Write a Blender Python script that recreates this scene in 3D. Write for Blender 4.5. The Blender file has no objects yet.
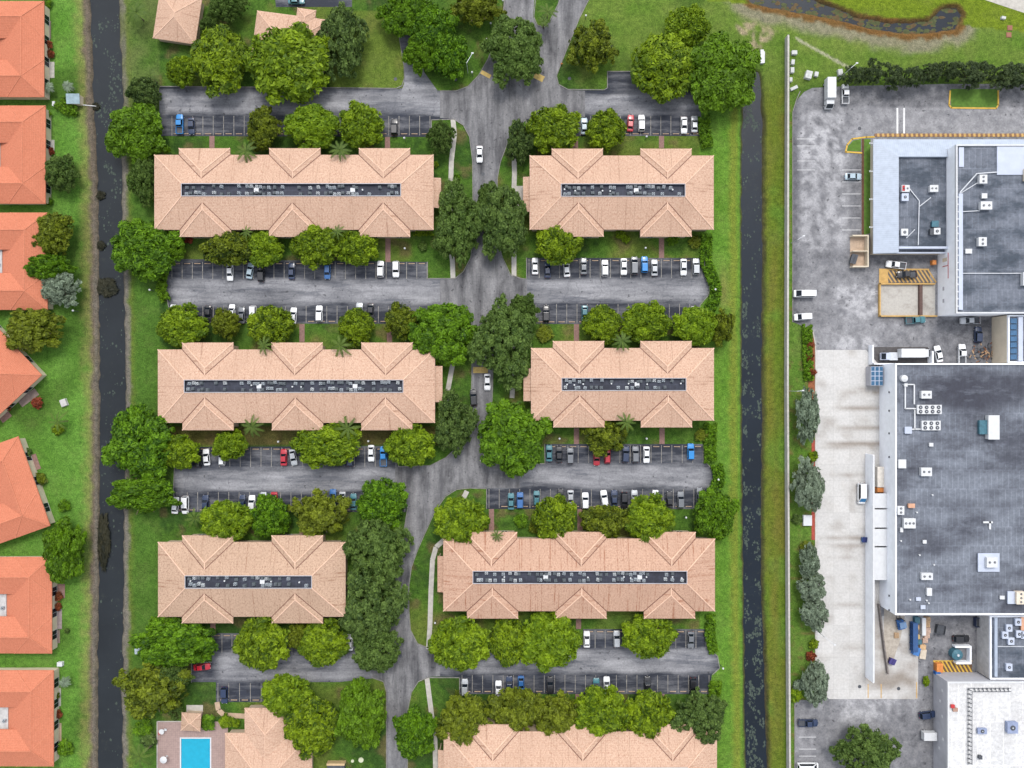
import bpy, bmesh, math, random
from mathutils import Vector, Matrix, noise
R = math.radians
sc = bpy.context.scene
COL = sc.collection
# ---------------------------------------------------------------- map scale
S = 0.28          # metres of ground per picture unit of the survey map
HC = 205.0        # height of the camera above the ground


def W(px, py, h=0.0):
    k = S * (1 - h / HC)
    return Vector(((px - 512) * k, (384 - py) * k, h))


def nz(x, y, s, seed=0.0):
    return noise.noise(Vector((x / s, y / s, seed)))


def sstep(a, b, x):
    t = min(1.0, max(0.0, (x - a) / (b - a)))
    return t * t * (3 - 2 * t)


def mixc(a, b, t):
    t = min(1.0, max(0.0, t))
    return tuple(a[i] + (b[i] - a[i]) * t for i in range(3))


def tag(o, label=None, cat=None, group=None, kind=None):
    if label: o['label'] = label
    if cat: o['category'] = cat
    if group: o['group'] = group
    if kind: o['kind'] = kind
    return o


def empty(name, loc, rz=0.0, label=None, cat=None, group=None):
    o = bpy.data.objects.new(name, None)
    COL.objects.link(o)
    o.location = loc
    o.rotation_euler = (0, 0, rz)
    o.empty_display_size = 0.5
    return tag(o, label, cat, group)


def dup(root):
    r = root.copy()
    COL.objects.link(r)
    for ch in root.children:
        c = ch.copy(); COL.objects.link(c); c.parent = r
        for g in ch.children:
            d = g.copy(); COL.objects.link(d); d.parent = c
    return r


# ---------------------------------------------------------------- mesh builder
class MB:
    def __init__(s):
        s.v = []; s.f = []; s.m = []

    def face(s, pts, m=0):
        i = len(s.v)
        s.v += [tuple(p) for p in pts]
        s.f.append(tuple(range(i, i + len(pts)))); s.m.append(m)

    def box(s, x0, x1, y0, y1, z0, z1, m=0, M=None):
        if x0 > x1: x0, x1 = x1, x0
        if y0 > y1: y0, y1 = y1, y0
        p = [Vector(c) for c in ((x0, y0, z0), (x1, y0, z0), (x1, y1, z0), (x0, y1, z0), (x0, y0, z1), (x1, y0, z1), (x1, y1, z1), (x0, y1, z1))]
        if M: p = [M @ q for q in p]
        i = len(s.v)
        s.v += [tuple(q) for q in p]
        for f in ((3, 2, 1, 0), (4, 5, 6, 7), (0, 1, 5, 4), (1, 2, 6, 5), (2, 3, 7, 6), (3, 0, 4, 7)):
            s.f.append(tuple(i + k for k in f)); s.m.append(m)

    def bar(s, a, b, w, t, m=0):
        """a flat bar of width w and thickness t from a to b, lying as level as it can"""
        a = Vector(a); b = Vector(b); d = (b - a)
        L = d.length
        if L < 1e-6: return
        d /= L
        sd = Vector((0, 0, 1)).cross(d)
        if sd.length < 1e-4: sd = Vector((1, 0, 0))
        sd.normalize(); up = d.cross(sd)
        i = len(s.v)
        for q in (a, b):
            for sx, sz in ((-1, -1), (1, -1), (1, 1), (-1, 1)):
                s.v.append(tuple(q + sd * (sx * w / 2) + up * (sz * t / 2)))
        for f in ((0, 1, 2, 3), (7, 6, 5, 4), (0, 4, 5, 1), (1, 5, 6, 2), (2, 6, 7, 3), (3, 7, 4, 0)):
            s.f.append(tuple(i + k for k in f)); s.m.append(m)

    def cyl(s, a, b, r0, r1, n=8, m=0, cap=True):
        a = Vector(a); b = Vector(b); d = (b - a).normalized()
        u = d.orthogonal().normalized(); w = d.cross(u)
        i = len(s.v)
        for q, r in ((a, r0), (b, r1)):
            for k in range(n):
                t = 2 * math.pi * k / n
                s.v.append(tuple(q + u * (r * math.cos(t)) + w * (r * math.sin(t))))
        for k in range(n):
            s.f.append((i + k, i + (k + 1) % n, i + n + (k + 1) % n, i + n + k)); s.m.append(m)
        if cap:
            s.f.append(tuple(i + n + k for k in range(n))); s.m.append(m)
            s.f.append(tuple(i + n - 1 - k for k in range(n))); s.m.append(m)

    def loft(s, secs, m=0, cap=True):
        n = len(secs[0]); i = len(s.v)
        for sec in secs: s.v += [tuple(p) for p in sec]
        for a in range(len(secs) - 1):
            for k in range(n):
                s.f.append((i + a * n + k, i + a * n + (k + 1) % n, i + (a + 1) * n + (k + 1) % n, i + (a + 1) * n + k)); s.m.append(m)
        if cap:
            s.f.append(tuple(i + n - 1 - k for k in range(n))); s.m.append(m)
            s.f.append(tuple(i + (len(secs) - 1) * n + k for k in range(n))); s.m.append(m)

    def data(s, name, mats, org=None, uv=True, smooth=False, bevel=0.0):
        me = bpy.data.meshes.new(name)
        vs = s.v
        if org is not None:
            vs = [(p[0] - org[0], p[1] - org[1], p[2] - org[2]) for p in vs]
        me.from_pydata(vs, [], s.f)
        for m in mats: me.materials.append(m)
        me.polygons.foreach_set('material_index', s.m)
        if bevel:
            bm = bmesh.new(); bm.from_mesh(me)
            bmesh.ops.remove_doubles(bm, verts=bm.verts[:], dist=1e-4)
            es = [e for e in bm.edges if len(e.link_faces) == 2 and e.calc_face_angle(0) > 0.3]
            bmesh.ops.bevel(bm, geom=es, offset=bevel, segments=2, affect='EDGES', profile=0.6)
            bm.to_mesh(me); bm.free()
        me.update()
        if uv:
            l = me.uv_layers.new(name='UVMap')
            for p in me.polygons:
                n = p.normal
                t = Vector((0, 0, 1)).cross(n)
                t = Vector((1, 0, 0)) if t.length < 1e-3 else t.normalized()
                b = n.cross(t)
                for li in p.loop_indices:
                    co = Vector(me.vertices[me.loops[li].vertex_index].co)
                    l.data[li].uv = (co.dot(t), co.dot(b))
        if smooth: me.polygons.foreach_set('use_smooth', [True] * len(me.polygons))
        return me

    def build(s, name, mats, parent=None, org=None, **kw):
        if not isinstance(mats, (list, tuple)): mats = [mats]
        if parent is not None and org is None: org = parent.location
        me = s.data(name, mats, org, **kw)
        return link(name, me, parent)


def link(name, me, parent=None):
    o = bpy.data.objects.new(name, me)
    COL.objects.link(o)
    if parent is not None: o.parent = parent
    return o


# ---------------------------------------------------------------- materials
def newmat(name):
    m = bpy.data.materials.new(name); m.use_nodes = True
    nt = m.node_tree
    b = nt.nodes['Principled BSDF']
    return m, nt, b


def N(nt, t, **kw):
    n = nt.nodes.new(t)
    for k, v in kw.items():
        if k.startswith('i_'): n.inputs[k[2:].replace('_', ' ')].default_value = v
        else: setattr(n, k, v)
    return n


def mixnode(nt, fac, a, b, blend='MIX'):
    n = nt.nodes.new('ShaderNodeMix'); n.data_type = 'RGBA'; n.blend_type = blend
    for sock, val in ((n.inputs['Factor'], fac), (n.inputs[6], a), (n.inputs[7], b)):
        if hasattr(val, 'is_output'): nt.links.new(val, sock)
        elif isinstance(val, (int, float)): sock.default_value = val
        else: sock.default_value = (*val[:3], 1)
    return n.outputs[2]


def ramp(nt, src, p0, p1, c0=(0, 0, 0), c1=(1, 1, 1)):
    r = nt.nodes.new('ShaderNodeValToRGB')
    r.color_ramp.elements[0].position = p0; r.color_ramp.elements[0].color = (*c0, 1)
    r.color_ramp.elements[1].position = p1; r.color_ramp.elements[1].color = (*c1, 1)
    nt.links.new(src, r.inputs[0])
    return r.outputs[0]


def coord(nt, kind='Object', scale=(1, 1, 1), rot=(0, 0, 0)):
    tc = nt.nodes.new('ShaderNodeTexCoord'); mp = nt.nodes.new('ShaderNodeMapping')
    mp.inputs['Scale'].default_value = scale; mp.inputs['Rotation'].default_value = rot
    nt.links.new(tc.outputs[kind], mp.inputs[0])
    return mp.outputs[0]


def noi(nt, vec, scale, detail=3, rough=0.6):
    n = N(nt, 'ShaderNodeTexNoise'); n.inputs['Scale'].default_value = scale
    n.inputs['Detail'].default_value = detail; n.inputs['Roughness'].default_value = rough
    nt.links.new(vec, n.inputs['Vector'])
    return n.outputs['Fac']


_mc = {}


def plain(name, rgb, rough=0.7, var=0.18, scale=1.2, metal=0.0, spec=0.4):
    if name in _mc: return _mc[name]
    m, nt, b = newmat(name)
    v = coord(nt)
    f = noi(nt, v, scale, 4)
    f = ramp(nt, f, 0.25, 0.75)
    c = mixnode(nt, f, tuple(x * (1 - var) for x in rgb), tuple(min(1, x * (1 + var)) for x in rgb))
    nt.links.new(c, b.inputs['Base Color'])
    b.inputs['Roughness'].default_value = rough; b.inputs['Metallic'].default_value = metal
    b.inputs['Specular IOR Level'].default_value = spec
    _mc[name] = m
    return m


def paint(name, rgb, flake=0.0):
    if 'p_' + name in _mc: return _mc['p_' + name]
    m, nt, b = newmat(name + '_car_paint')
    f = noi(nt, coord(nt), 0.9, 3)
    c = mixnode(nt, ramp(nt, f, 0.3, 0.7), tuple(x * 0.86 for x in rgb), rgb)
    nt.links.new(c, b.inputs['Base Color'])
    b.inputs['Roughness'].default_value = 0.32; b.inputs['Metallic'].default_value = flake
    b.inputs['Coat Weight'].default_value = 0.5; b.inputs['Coat Roughness'].default_value = 0.1
    _mc['p_' + name] = m
    return m


def tile_mat(name, ca, cb, cdark, streak=(0.2, 0.09, 0.05), streak_amt=0.6, speck=1.0, sth=0.575):
    m, nt, b = newmat(name)
    uv = coord(nt, 'UV')
    n1 = noi(nt, coord(nt, 'UV', (1.6, 1.2, 1)), 1.6, 3, 0.9)        # patches of single tiles
    c = mixnode(nt, ramp(nt, n1, 0.36, 0.64), ca, cb)
    n2 = noi(nt, coord(nt, 'UV', (1.8, 1.1, 1)), 1.5, 2, 0.9)
    c = mixnode(nt, ramp(nt, n2, 0.5, 0.66, (0, 0, 0), (speck * 0.8,) * 3), c, cdark)
    big = noi(nt, uv, 0.09, 3)
    c = mixnode(nt, ramp(nt, big, 0.35, 0.7, (0, 0, 0), (0.35,) * 3), c, tuple(x * 0.78 for x in ca))
    br = N(nt, 'ShaderNodeTexBrick'); nt.links.new(uv, br.inputs['Vector'])
    br.inputs['Scale'].default_value = 1.0; br.inputs['Brick Width'].default_value = 0.33; br.inputs['Row Height'].default_value = 0.42
    br.inputs['Mortar Size'].default_value = 0.05; br.inputs['Color1'].default_value = (1, 1, 1, 1); br.inputs['Color2'].default_value = (0.86, 0.86, 0.86, 1)
    br.inputs['Mortar'].default_value = (0.62, 0.58, 0.55, 1)
    c = mixnode(nt, 0.55, c, br.outputs['Color'], 'MULTIPLY')
    st = noi(nt, coord(nt, 'UV', (1.0, 0.01, 1)), 1.7, 2, 0.6)      # rusty run-off streaks down the slope
    brk = ramp(nt, noi(nt, coord(nt, 'UV', (0.5, 0.25, 1)), 0.7, 4, 0.75), 0.4, 0.62)
    msk = mixnode(nt, 1.0, ramp(nt, st, sth, sth + 0.06, (0, 0, 0), (streak_amt,) * 3), brk, 'MULTIPLY')
    c = mixnode(nt, msk, c, streak)
    nt.links.new(c, b.inputs['Base Color'])
    b.inputs['Roughness'].default_value = 0.85; b.inputs['Specular IOR Level'].default_value = 0.2
    bp = N(nt, 'ShaderNodeBump'); bp.inputs['Strength'].default_value = 0.5; bp.inputs['Distance'].default_value = 0.06
    nt.links.new(br.outputs['Fac'], bp.inputs['Height']); bp.invert = True
    nt.links.new(bp.outputs[0], b.inputs['Normal'])
    return m


def ground_mat():
    m, nt, b = newmat('lawn_and_soil')
    at = N(nt, 'ShaderNodeAttribute'); at.attribute_name = 'gc'
    v = coord(nt)
    n1 = noi(nt, v, 0.75, 7, 0.82)
    c = mixnode(nt, 1.0, at.outputs['Color'], ramp(nt, n1, 0.3, 0.7, (0.42, 0.47, 0.42), (1.5, 1.42, 1.3)), 'MULTIPLY')
    n2 = noi(nt, v, 0.16, 5, 0.65)
    c = mixnode(nt, ramp(nt, n2, 0.5, 0.75, (0, 0, 0), (0.17,) * 3), c, (0.16, 0.15, 0.06))
    n3 = noi(nt, v, 3.0, 3, 0.8)
    c = mixnode(nt, 1.0, c, ramp(nt, n3, 0.32, 0.68, (0.72, 0.72, 0.72), (1.28, 1.28, 1.24)), 'MULTIPLY')
    nt.links.new(c, b.inputs['Base Color'])
    b.inputs['Roughness'].default_value = 0.95; b.inputs['Specular IOR Level'].default_value = 0.1
    bp = N(nt, 'ShaderNodeBump'); bp.inputs['Strength'].default_value = 0.6; bp.inputs['Distance'].default_value = 0.25
    nt.links.new(n1, bp.inputs['Height']); nt.links.new(bp.outputs[0], b.inputs['Normal'])
    return m


def asphalt_mat(name, dark, light, stretch=(0.16, 1, 1), patchy=0.30):
    m, nt, b = newmat(name)
    at = N(nt, 'ShaderNodeAttribute'); at.attribute_name = 'wear'
    v = coord(nt, 'Object', stretch)
    n1 = noi(nt, v, 0.42, 7, 0.68)
    ad = N(nt, 'ShaderNodeMath', operation='MULTIPLY_ADD'); nt.links.new(n1, ad.inputs[0])
    ad.inputs[1].default_value = patchy * 6; ad.inputs[2].default_value = -patchy * 3
    s2 = N(nt, 'ShaderNodeMath', operation='ADD'); nt.links.new(ad.outputs[0], s2.inputs[0]); nt.links.new(at.outputs['Fac'], s2.inputs[1])
    s2.use_clamp = True
    c = mixnode(nt, s2.outputs[0], dark, light)
    n2 = noi(nt, coord(nt), 1.9, 5, 0.8)
    c = mixnode(nt, 1.0, c, ramp(nt, n2, 0.3, 0.7, (0.72, 0.72, 0.74), (1.22, 1.22, 1.2)), 'MULTIPLY')
    n3 = noi(nt, coord(nt, 'Object', tuple(x * .6 for x in stretch)), 0.4, 5, 0.7)     # dark seal coat worn through in flakes
    c = mixnode(nt, ramp(nt, n3, 0.55, 0.6, (0, 0, 0), (0.42,) * 3), c, tuple(x * 1.6 for x in dark))
    n4 = noi(nt, coord(nt), 0.75, 2, 0.5)                                              # oil drips
    c = mixnode(nt, ramp(nt, n4, 0.66, 0.72, (0, 0, 0), (0.6,) * 3), c, (0.02, 0.02, 0.024))
    wp = N(nt, 'ShaderNodeVectorMath', operation='ADD')
    nv = N(nt, 'ShaderNodeTexNoise'); nv.inputs['Scale'].default_value = 0.25; nt.links.new(coord(nt), nv.inputs['Vector'])
    sv = N(nt, 'ShaderNodeVectorMath', operation='SCALE'); sv.inputs['Scale'].default_value = 6.0; nt.links.new(nv.outputs['Color'], sv.inputs[0])
    nt.links.new(coord(nt), wp.inputs[0]); nt.links.new(sv.outputs[0], wp.inputs[1])
    vo = N(nt, 'ShaderNodeTexVoronoi', feature='DISTANCE_TO_EDGE'); vo.inputs['Scale'].default_value = 0.11; nt.links.new(wp.outputs[0], vo.inputs['Vector'])
    c = mixnode(nt, ramp(nt, vo.outputs['Distance'], 0.008, 0.018, (0.2,) * 3, (0, 0, 0)), c, tuple(x * 1.1 for x in dark))     # tarred cracks
    nt.links.new(c, b.inputs['Base Color'])
    b.inputs['Roughness'].default_value = 0.8; b.inputs['Specular IOR Level'].default_value = 0.3
    return m


def slab_mat(name, rgb, bw=4.5, rh=4.5, joint=0.03, stain=(0.36, 0.33, 0.29), amt=0.35, wear=None):
    m, nt, b = newmat(name)
    v = coord(nt)
    br = N(nt, 'ShaderNodeTexBrick'); nt.links.new(v, br.inputs['Vector']); br.offset = 0
    br.inputs['Scale'].default_value = 1.0; br.inputs['Brick Width'].default_value = bw; br.inputs['Row Height'].default_value = rh
    br.inputs['Mortar Size'].default_value = joint
    br.inputs['Color1'].default_value = (*rgb, 1); br.inputs['Color2'].default_value = (*[x * 0.9 for x in rgb], 1)
    br.inputs['Mortar'].default_value = (*[x * 0.74 for x in rgb], 1)
    c = br.outputs['Color']
    n1 = noi(nt, v, 0.22, 6, 0.68)
    c = mixnode(nt, ramp(nt, n1, 0.52, 0.78, (0, 0, 0), (amt,) * 3), c, stain)
    if wear:
        at = N(nt, 'ShaderNodeAttribute'); at.attribute_name = 'wear'
        c = mixnode(nt, at.outputs['Fac'], c, wear)
    n2 = noi(nt, v, 1.6, 4, 0.7)
    c = mixnode(nt, 1.0, c, ramp(nt, n2, 0.3, 0.7, (0.86,) * 3, (1.1,) * 3), 'MULTIPLY')
    nt.links.new(c, b.inputs['Base Color']); b.inputs['Roughness'].default_value = 0.85
    return m


def membrane_mat(name, rgb, dirt, amt=0.75, seam=2.6, sc1=0.07):
    """flat roofing felt: welded seams, ponding stains"""
    m, nt, b = newmat(name)
    v = coord(nt)
    br = N(nt, 'ShaderNodeTexBrick'); nt.links.new(v, br.inputs['Vector'])
    br.inputs['Scale'].default_value = 1.0; br.inputs['Brick Width'].default_value = seam; br.inputs['Row Height'].default_value = seam * 3.4
    br.inputs['Mortar Size'].default_value = 0.09
    br.inputs['Color1'].default_value = (*rgb, 1); br.inputs['Color2'].default_value = (*[x * 0.88 for x in rgb], 1)
    br.inputs['Mortar'].default_value = (*[min(1, x * 1.28) for x in rgb], 1)
    n1 = noi(nt, coord(nt, 'Object', (0.8, 1.5, 1)), sc1, 6, 0.62)
    c = mixnode(nt, ramp(nt, n1, 0.43, 0.62, (0, 0, 0), (amt,) * 3), br.outputs['Color'], dirt)
    at = N(nt, 'ShaderNodeAttribute'); at.attribute_name = 'wear'
    c = mixnode(nt, at.outputs['Fac'], c, dirt)
    n3 = noi(nt, coord(nt, 'Object', (0.5, 1.5, 1)), 0.3, 6, 0.7)
    c = mixnode(nt, ramp(nt, n3, 0.54, 0.75, (0, 0, 0), (0.3,) * 3), c, tuple(min(1, x * 1.7) for x in rgb))
    n2 = noi(nt, v, 1.3, 5, 0.75)
    c = mixnode(nt, 1.0, c, ramp(nt, n2, 0.3, 0.7, (0.74,) * 3, (1.22,) * 3), 'MULTIPLY')
    nt.links.new(c, b.inputs['Base Color']); b.inputs['Roughness'].default_value = 0.75
    return m


def metal_roof_mat(name, rgb, across=(1, 0, 0)):
    m, nt, b = newmat(name)
    w = N(nt, 'ShaderNodeTexWave', wave_type='BANDS', bands_direction='X', wave_profile='SAW')
    w.inputs['Scale'].default_value = 0.55
    nt.links.new(coord(nt, 'UV'), w.inputs['Vector'])
    c = mixnode(nt, ramp(nt, w.outputs['Fac'], 0.0, 0.12), tuple(x * 0.7 for x in rgb), rgb)
    n2 = noi(nt, coord(nt, 'UV'), 0.6, 4, 0.6)
    c = mixnode(nt, 1.0, c, ramp(nt, n2, 0.3, 0.7, (0.86,) * 3, (1.06,) * 3), 'MULTIPLY')
    nt.links.new(c, b.inputs['Base Color']); b.inputs['Roughness'].default_value = 0.45
    return m


def leaf_mat(name, lo, hi, tint):
    m, nt, b = newmat(name)
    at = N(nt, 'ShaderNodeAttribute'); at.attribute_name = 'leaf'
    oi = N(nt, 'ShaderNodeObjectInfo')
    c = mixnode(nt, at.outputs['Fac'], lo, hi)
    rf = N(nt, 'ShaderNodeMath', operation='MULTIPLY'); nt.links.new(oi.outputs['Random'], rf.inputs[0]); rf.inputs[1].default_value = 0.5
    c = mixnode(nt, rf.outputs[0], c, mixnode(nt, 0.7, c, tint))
    nt.links.new(c, b.inputs['Base Color'])
    b.inputs['Roughness'].default_value = 0.6; b.inputs['Specular IOR Level'].default_value = 0.25
    tr = N(nt, 'ShaderNodeBsdfTranslucent'); nt.links.new(c, tr.inputs['Color'])
    mx = N(nt, 'ShaderNodeMixShader'); mx.inputs[0].default_value = 0.28
    nt.links.new(b.outputs[0], mx.inputs[1]); nt.links.new(tr.outputs[0], mx.inputs[2])
    nt.links.new(mx.outputs[0], nt.nodes['Material Output'].inputs['Surface'])
    return m


def water_mat(name, rgb, rough=0.08):
    m, nt, b = newmat(name)
    v = coord(nt)
    n = noi(nt, v, 0.05, 5, 0.6)
    c = mixnode(nt, ramp(nt, n, 0.35, 0.7), rgb, tuple(x * 1.5 for x in rgb))
    n4 = noi(nt, v, 0.55, 6, 0.8)
    c = mixnode(nt, ramp(nt, n4, 0.58, 0.7, (0, 0, 0), (0.4,) * 3), c, (0.055, 0.062, 0.045))
    nt.links.new(c, b.inputs['Base Color'])
    b.inputs['Roughness'].default_value = rough; b.inputs['Specular IOR Level'].default_value = 0.28
    bp = N(nt, 'ShaderNodeBump'); bp.inputs['Strength'].default_value = 0.08; bp.inputs['Distance'].default_value = 0.1
    nt.links.new(noi(nt, v, 1.8, 3), bp.inputs['Height']); nt.links.new(bp.outputs[0], b.inputs['Normal'])
    return m


M_TILE = tile_mat('salmon_clay_tile', (0.52, 0.335, 0.237), (0.66, 0.475, 0.36), (0.38, 0.19, 0.125))
M_TILE_OLD = tile_mat('weathered_clay_tile', (0.47, 0.32, 0.225), (0.58, 0.41, 0.30), (0.27, 0.16, 0.105), streak_amt=0.7, speck=1.1)
M_ORANGE = tile_mat('orange_clay_tile', (0.54, 0.178, 0.100), (0.61, 0.232, 0.14), (0.40, 0.12, 0.06), (0.33, 0.13, 0.08), 0.35, 0.6)
M_RIDGE = plain('pale_ridge_mortar', (0.60, 0.405, 0.295), 0.9)
M_RIDGE_O = plain('orange_ridge_tile', (0.50, 0.185, 0.105), 0.9)
M_VALLEY = plain('rusty_valley_metal', (0.16, 0.075, 0.05), 0.7, 0.35)
M_STUCCO = plain('cream_stucco', (0.55, 0.48, 0.36), 0.9, 0.1, 0.5)
M_TAN = plain('tan_stucco', (0.42, 0.33, 0.24), 0.9, 0.12, 0.5)
M_WHITEWALL = plain('white_painted_wall', (0.80, 0.82, 0.86), 0.8, 0.08, 0.5)
M_GREYWALL = plain('grey_painted_wall', (0.37, 0.37, 0.40), 0.85, 0.14, 0.35)
M_BEIGEWALL = plain('beige_painted_wall', (0.55, 0.48, 0.37), 0.85, 0.1, 0.4)
M_CONC = plain('bare_concrete', (0.42, 0.41, 0.40), 0.9, 0.25, 0.8)
M_KERB = plain('kerb_concrete', (0.20, 0.19, 0.18), 0.9, 0.3, 0.8)
M_WALK = plain('sidewalk_concrete', (0.40, 0.38, 0.34), 0.9, 0.22, 0.9)
M_BRICK = plain('red_brick_paving', (0.22, 0.13, 0.11), 0.9, 0.3, 2.0)
M_STOP = plain('wheel_stop_concrete', (0.42, 0.30, 0.20), 0.9, 0.3, 1.5)
M_LINE = plain('worn_white_paint', (0.25, 0.235, 0.21), 0.85, 0.6, 1.1)
M_LINEW = plain('white_road_paint', (0.62, 0.62, 0.62), 0.8, 0.2, 1.1)
M_YELLOW = plain('yellow_paint', (0.52, 0.33, 0.05), 0.8, 0.25, 0.8)
M_AMBER = plain('faded_amber_paint', (0.46, 0.29, 0.10), 0.85, 0.25, 0.8)
M_BLACK = plain('black_paint', (0.03, 0.03, 0.035), 0.7)
M_GLASS = plain('dark_glass', (0.008, 0.012, 0.018), 0.12, 0.2, 0.8, 0.0, 0.25)
M_RUBBER = plain('black_rubber', (0.015, 0.015, 0.016), 0.85)
M_STEEL = plain('galvanised_steel', (0.50, 0.52, 0.55), 0.45, 0.12, 1.5, 0.3)
M_WHITEM = plain('white_sheet_metal', (0.53, 0.54, 0.55), 0.5, 0.08, 1.0)
M_DARKM = plain('dark_sheet_metal', (0.06, 0.065, 0.075), 0.6, 0.3)
M_BARK = plain('bark', (0.10, 0.075, 0.055), 0.95, 0.35, 2.0)
M_LAMP = plain('clear_headlamp', (0.7, 0.7, 0.68), 0.15, 0.05)
M_TAIL = plain('red_tail_lamp', (0.35, 0.01, 0.01), 0.2, 0.1)
M_ROOFDK = membrane_mat('dark_roof_felt', (0.150, 0.167, 0.200), (0.026, 0.028, 0.042), 0.8, 1.5)
M_ROOFDK2 = membrane_mat('teal_stained_roof_felt', (0.125, 0.14, 0.172), (0.026, 0.038, 0.056), 0.9, 1.6, 0.14)
M_ROOFWH = membrane_mat('white_roof_coating', (0.56, 0.56, 0.56), (0.47, 0.46, 0.45), 0.5, 3.5)
M_COND2 = plain('dark_condenser', (0.10, 0.12, 0.13), 0.6, 0.3)
M_COND3 = plain('pale_condenser', (0.50, 0.53, 0.54), 0.6, 0.2)
M_COND = plain('grey_green_condenser', (0.33, 0.37, 0.40), 0.6, 0.35)
M_WELL = membrane_mat('roof_well_felt', (0.030, 0.034, 0.052), (0.012, 0.013, 0.022), 0.7, 1.8, 0.2)
M_METALROOF = metal_roof_mat('pale_blue_metal_roof', (0.34, 0.39, 0.47))
M_PANEL = plain('pale_roof_panel', (0.42, 0.46, 0.55), 0.6, 0.1, 0.3)
M_TEAL = plain('teal_paint', (0.045, 0.13, 0.17), 0.5, 0.3)
M_BLUE = plain('blue_paint', (0.02, 0.10, 0.30), 0.5, 0.3)
M_ORNG = plain('orange_paint', (0.55, 0.20, 0.05), 0.6, 0.2)
M_RED = plain('red_paint', (0.42, 0.03, 0.03), 0.6, 0.25)
M_WOOD = plain('pallet_wood', (0.40, 0.27, 0.16), 0.9, 0.35, 2.0)
M_MULCH = plain('red_mulch', (0.30, 0.06, 0.04), 0.95, 0.35, 2.0)
M_POOLW = plain('pool_water', (0.012, 0.30, 0.44), 0.05, 0.1, 0.6)
M_DECK = slab_mat('pool_deck_pavers', (0.33, 0.235, 0.21), 0.6, 0.6, 0.03, (0.2, 0.13, 0.12), 0.5)
M_WEED = plain('floating_duckweed', (0.050, 0.068, 0.055), 0.9, 0.35, 1.0)
M_GROUND = ground_mat()
M_ASPH = asphalt_mat('weathered_asphalt', (0.024, 0.028, 0.040), (0.30, 0.30, 0.315))
M_ROADM = asphalt_mat('road_asphalt', (0.046, 0.046, 0.051), (0.24, 0.237, 0.243), (1, 0.16, 1), 0.36)
M_YARD = asphalt_mat('yard_asphalt', (0.085, 0.086, 0.095), (0.37, 0.368, 0.38), (0.9, 0.9, 1), 0.24)
M_SLAB = slab_mat('pale_concrete_slab', (0.50, 0.49, 0.475), wear=(0.24, 0.21, 0.18))
M_WATER = water_mat('dark_canal_water', (0.007, 0.011, 0.017))
M_MURKY = water_mat('murky_canal_water', (0.014, 0.017, 0.020))
LEAF = {
    'bright': leaf_mat('bright_leaf', (0.016, 0.060, 0.002), (0.150, 0.305, 0.008), (0.14, 0.23, 0.008)),
    'lime': leaf_mat('yellow_green_leaf', (0.026, 0.058, 0.002), (0.245, 0.345, 0.008), (0.19, 0.34, 0.01)),
    'olive': leaf_mat('olive_leaf', (0.020, 0.042, 0.003), (0.195, 0.245, 0.012), (0.19, 0.22, 0.014)),
    'dark': leaf_mat('dark_leaf', (0.014, 0.036, 0.008), (0.140, 0.215, 0.048), (0.11, 0.20, 0.02)),
    'pine': leaf_mat('pine_needles', (0.010, 0.024, 0.008), (0.095, 0.135, 0.045), (0.05, 0.08, 0.03)),
    'grey': leaf_mat('silver_leaf', (0.07, 0.10, 0.06), (0.28, 0.36, 0.25), (0.2, 0.24, 0.17)),
    'palm': leaf_mat('palm_leaf', (0.03, 0.07, 0.010), (0.13, 0.21, 0.03), (0.08, 0.10, 0.02)),
    'red': leaf_mat('red_leaf', (0.09, 0.02, 0.01), (0.36, 0.07, 0.03), (0.2, 0.1, 0.03)),
    'weed': leaf_mat('brown_weed_leaf', (0.014, 0.016, 0.009), (0.045, 0.042, 0.022), (0.03, 0.035, 0.02)),
}
# ================================================================ terrain, water
CL = [(-400, 80), (0, 88), (96, 92), (192, 96.5), (384, 98), (480, 98), (576, 97), (660, 96), (768, 96), (1200, 96)]
CR = [(-400, 116), (0, 118), (96, 122), (192, 121), (290, 123), (384, 125), (480, 124), (576, 122), (630, 122.5), (690, 120.5), (768, 122), (1200, 122)]
NL = [(68, 745), (140, 742), (384, 742), (576, 743.5), (768, 746), (1200, 750)]
NR = [(68, 761), (140, 763.5), (384, 763), (576, 762), (690, 766), (768, 768), (1200, 772)]
POND = [(690, -60), (752, 2), (768, 6.5), (818, 15), (858, 25), (900, 33), (928, 33), (956, 28), (963, 14), (958, 7), (943, 7), (930, 20), (893, 23), (855, 15), (830, 5), (800, -8), (760, -60)]


def interp(tab, y):
    if y <= tab[0][0]: return tab[0][1]
    for (a, b), (c, d) in zip(tab, tab[1:]):
        if y <= c: return b + (d - b) * (y - a) / (c - a)
    return tab[-1][1]


def poly_sd(poly, x, y):
    """signed distance to a polygon, positive inside"""
    ins = False; best = 1e9
    for i in range(len(poly)):
        x0, y0 = poly[i - 1]; x1, y1 = poly[i]
        if (y0 > y) != (y1 > y) and x < (x1 - x0) * (y - y0) / (y1 - y0) + x0: ins = not ins
        dx, dy = x1 - x0, y1 - y0
        t = max(0, min(1, ((x - x0) * dx + (y - y0) * dy) / (dx * dx + dy * dy)))
        best = min(best, math.hypot(x0 + t * dx - x, y0 + t * dy - y))
    return best if ins else -best


def canal_d(px, py):
    """distance inside the wide canal, the narrow canal, the pond (map units, negative outside)"""
    wob = 1.6 * nz(px, py, 14, 3) + 1.0 * nz(px, py, 5, 8)
    d1 = min(px - interp(CL, py), interp(CR, py) - px) + wob
    d2 = min(px - interp(NL, py), interp(NR, py) - px, (py - 70)) + wob * 0.8 if py > 40 else -99
    d3 = -99
    if 660 < px < 1000 and py < 75: d3 = poly_sd(POND, px, py) + wob
    return d1, d2, d3


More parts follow.
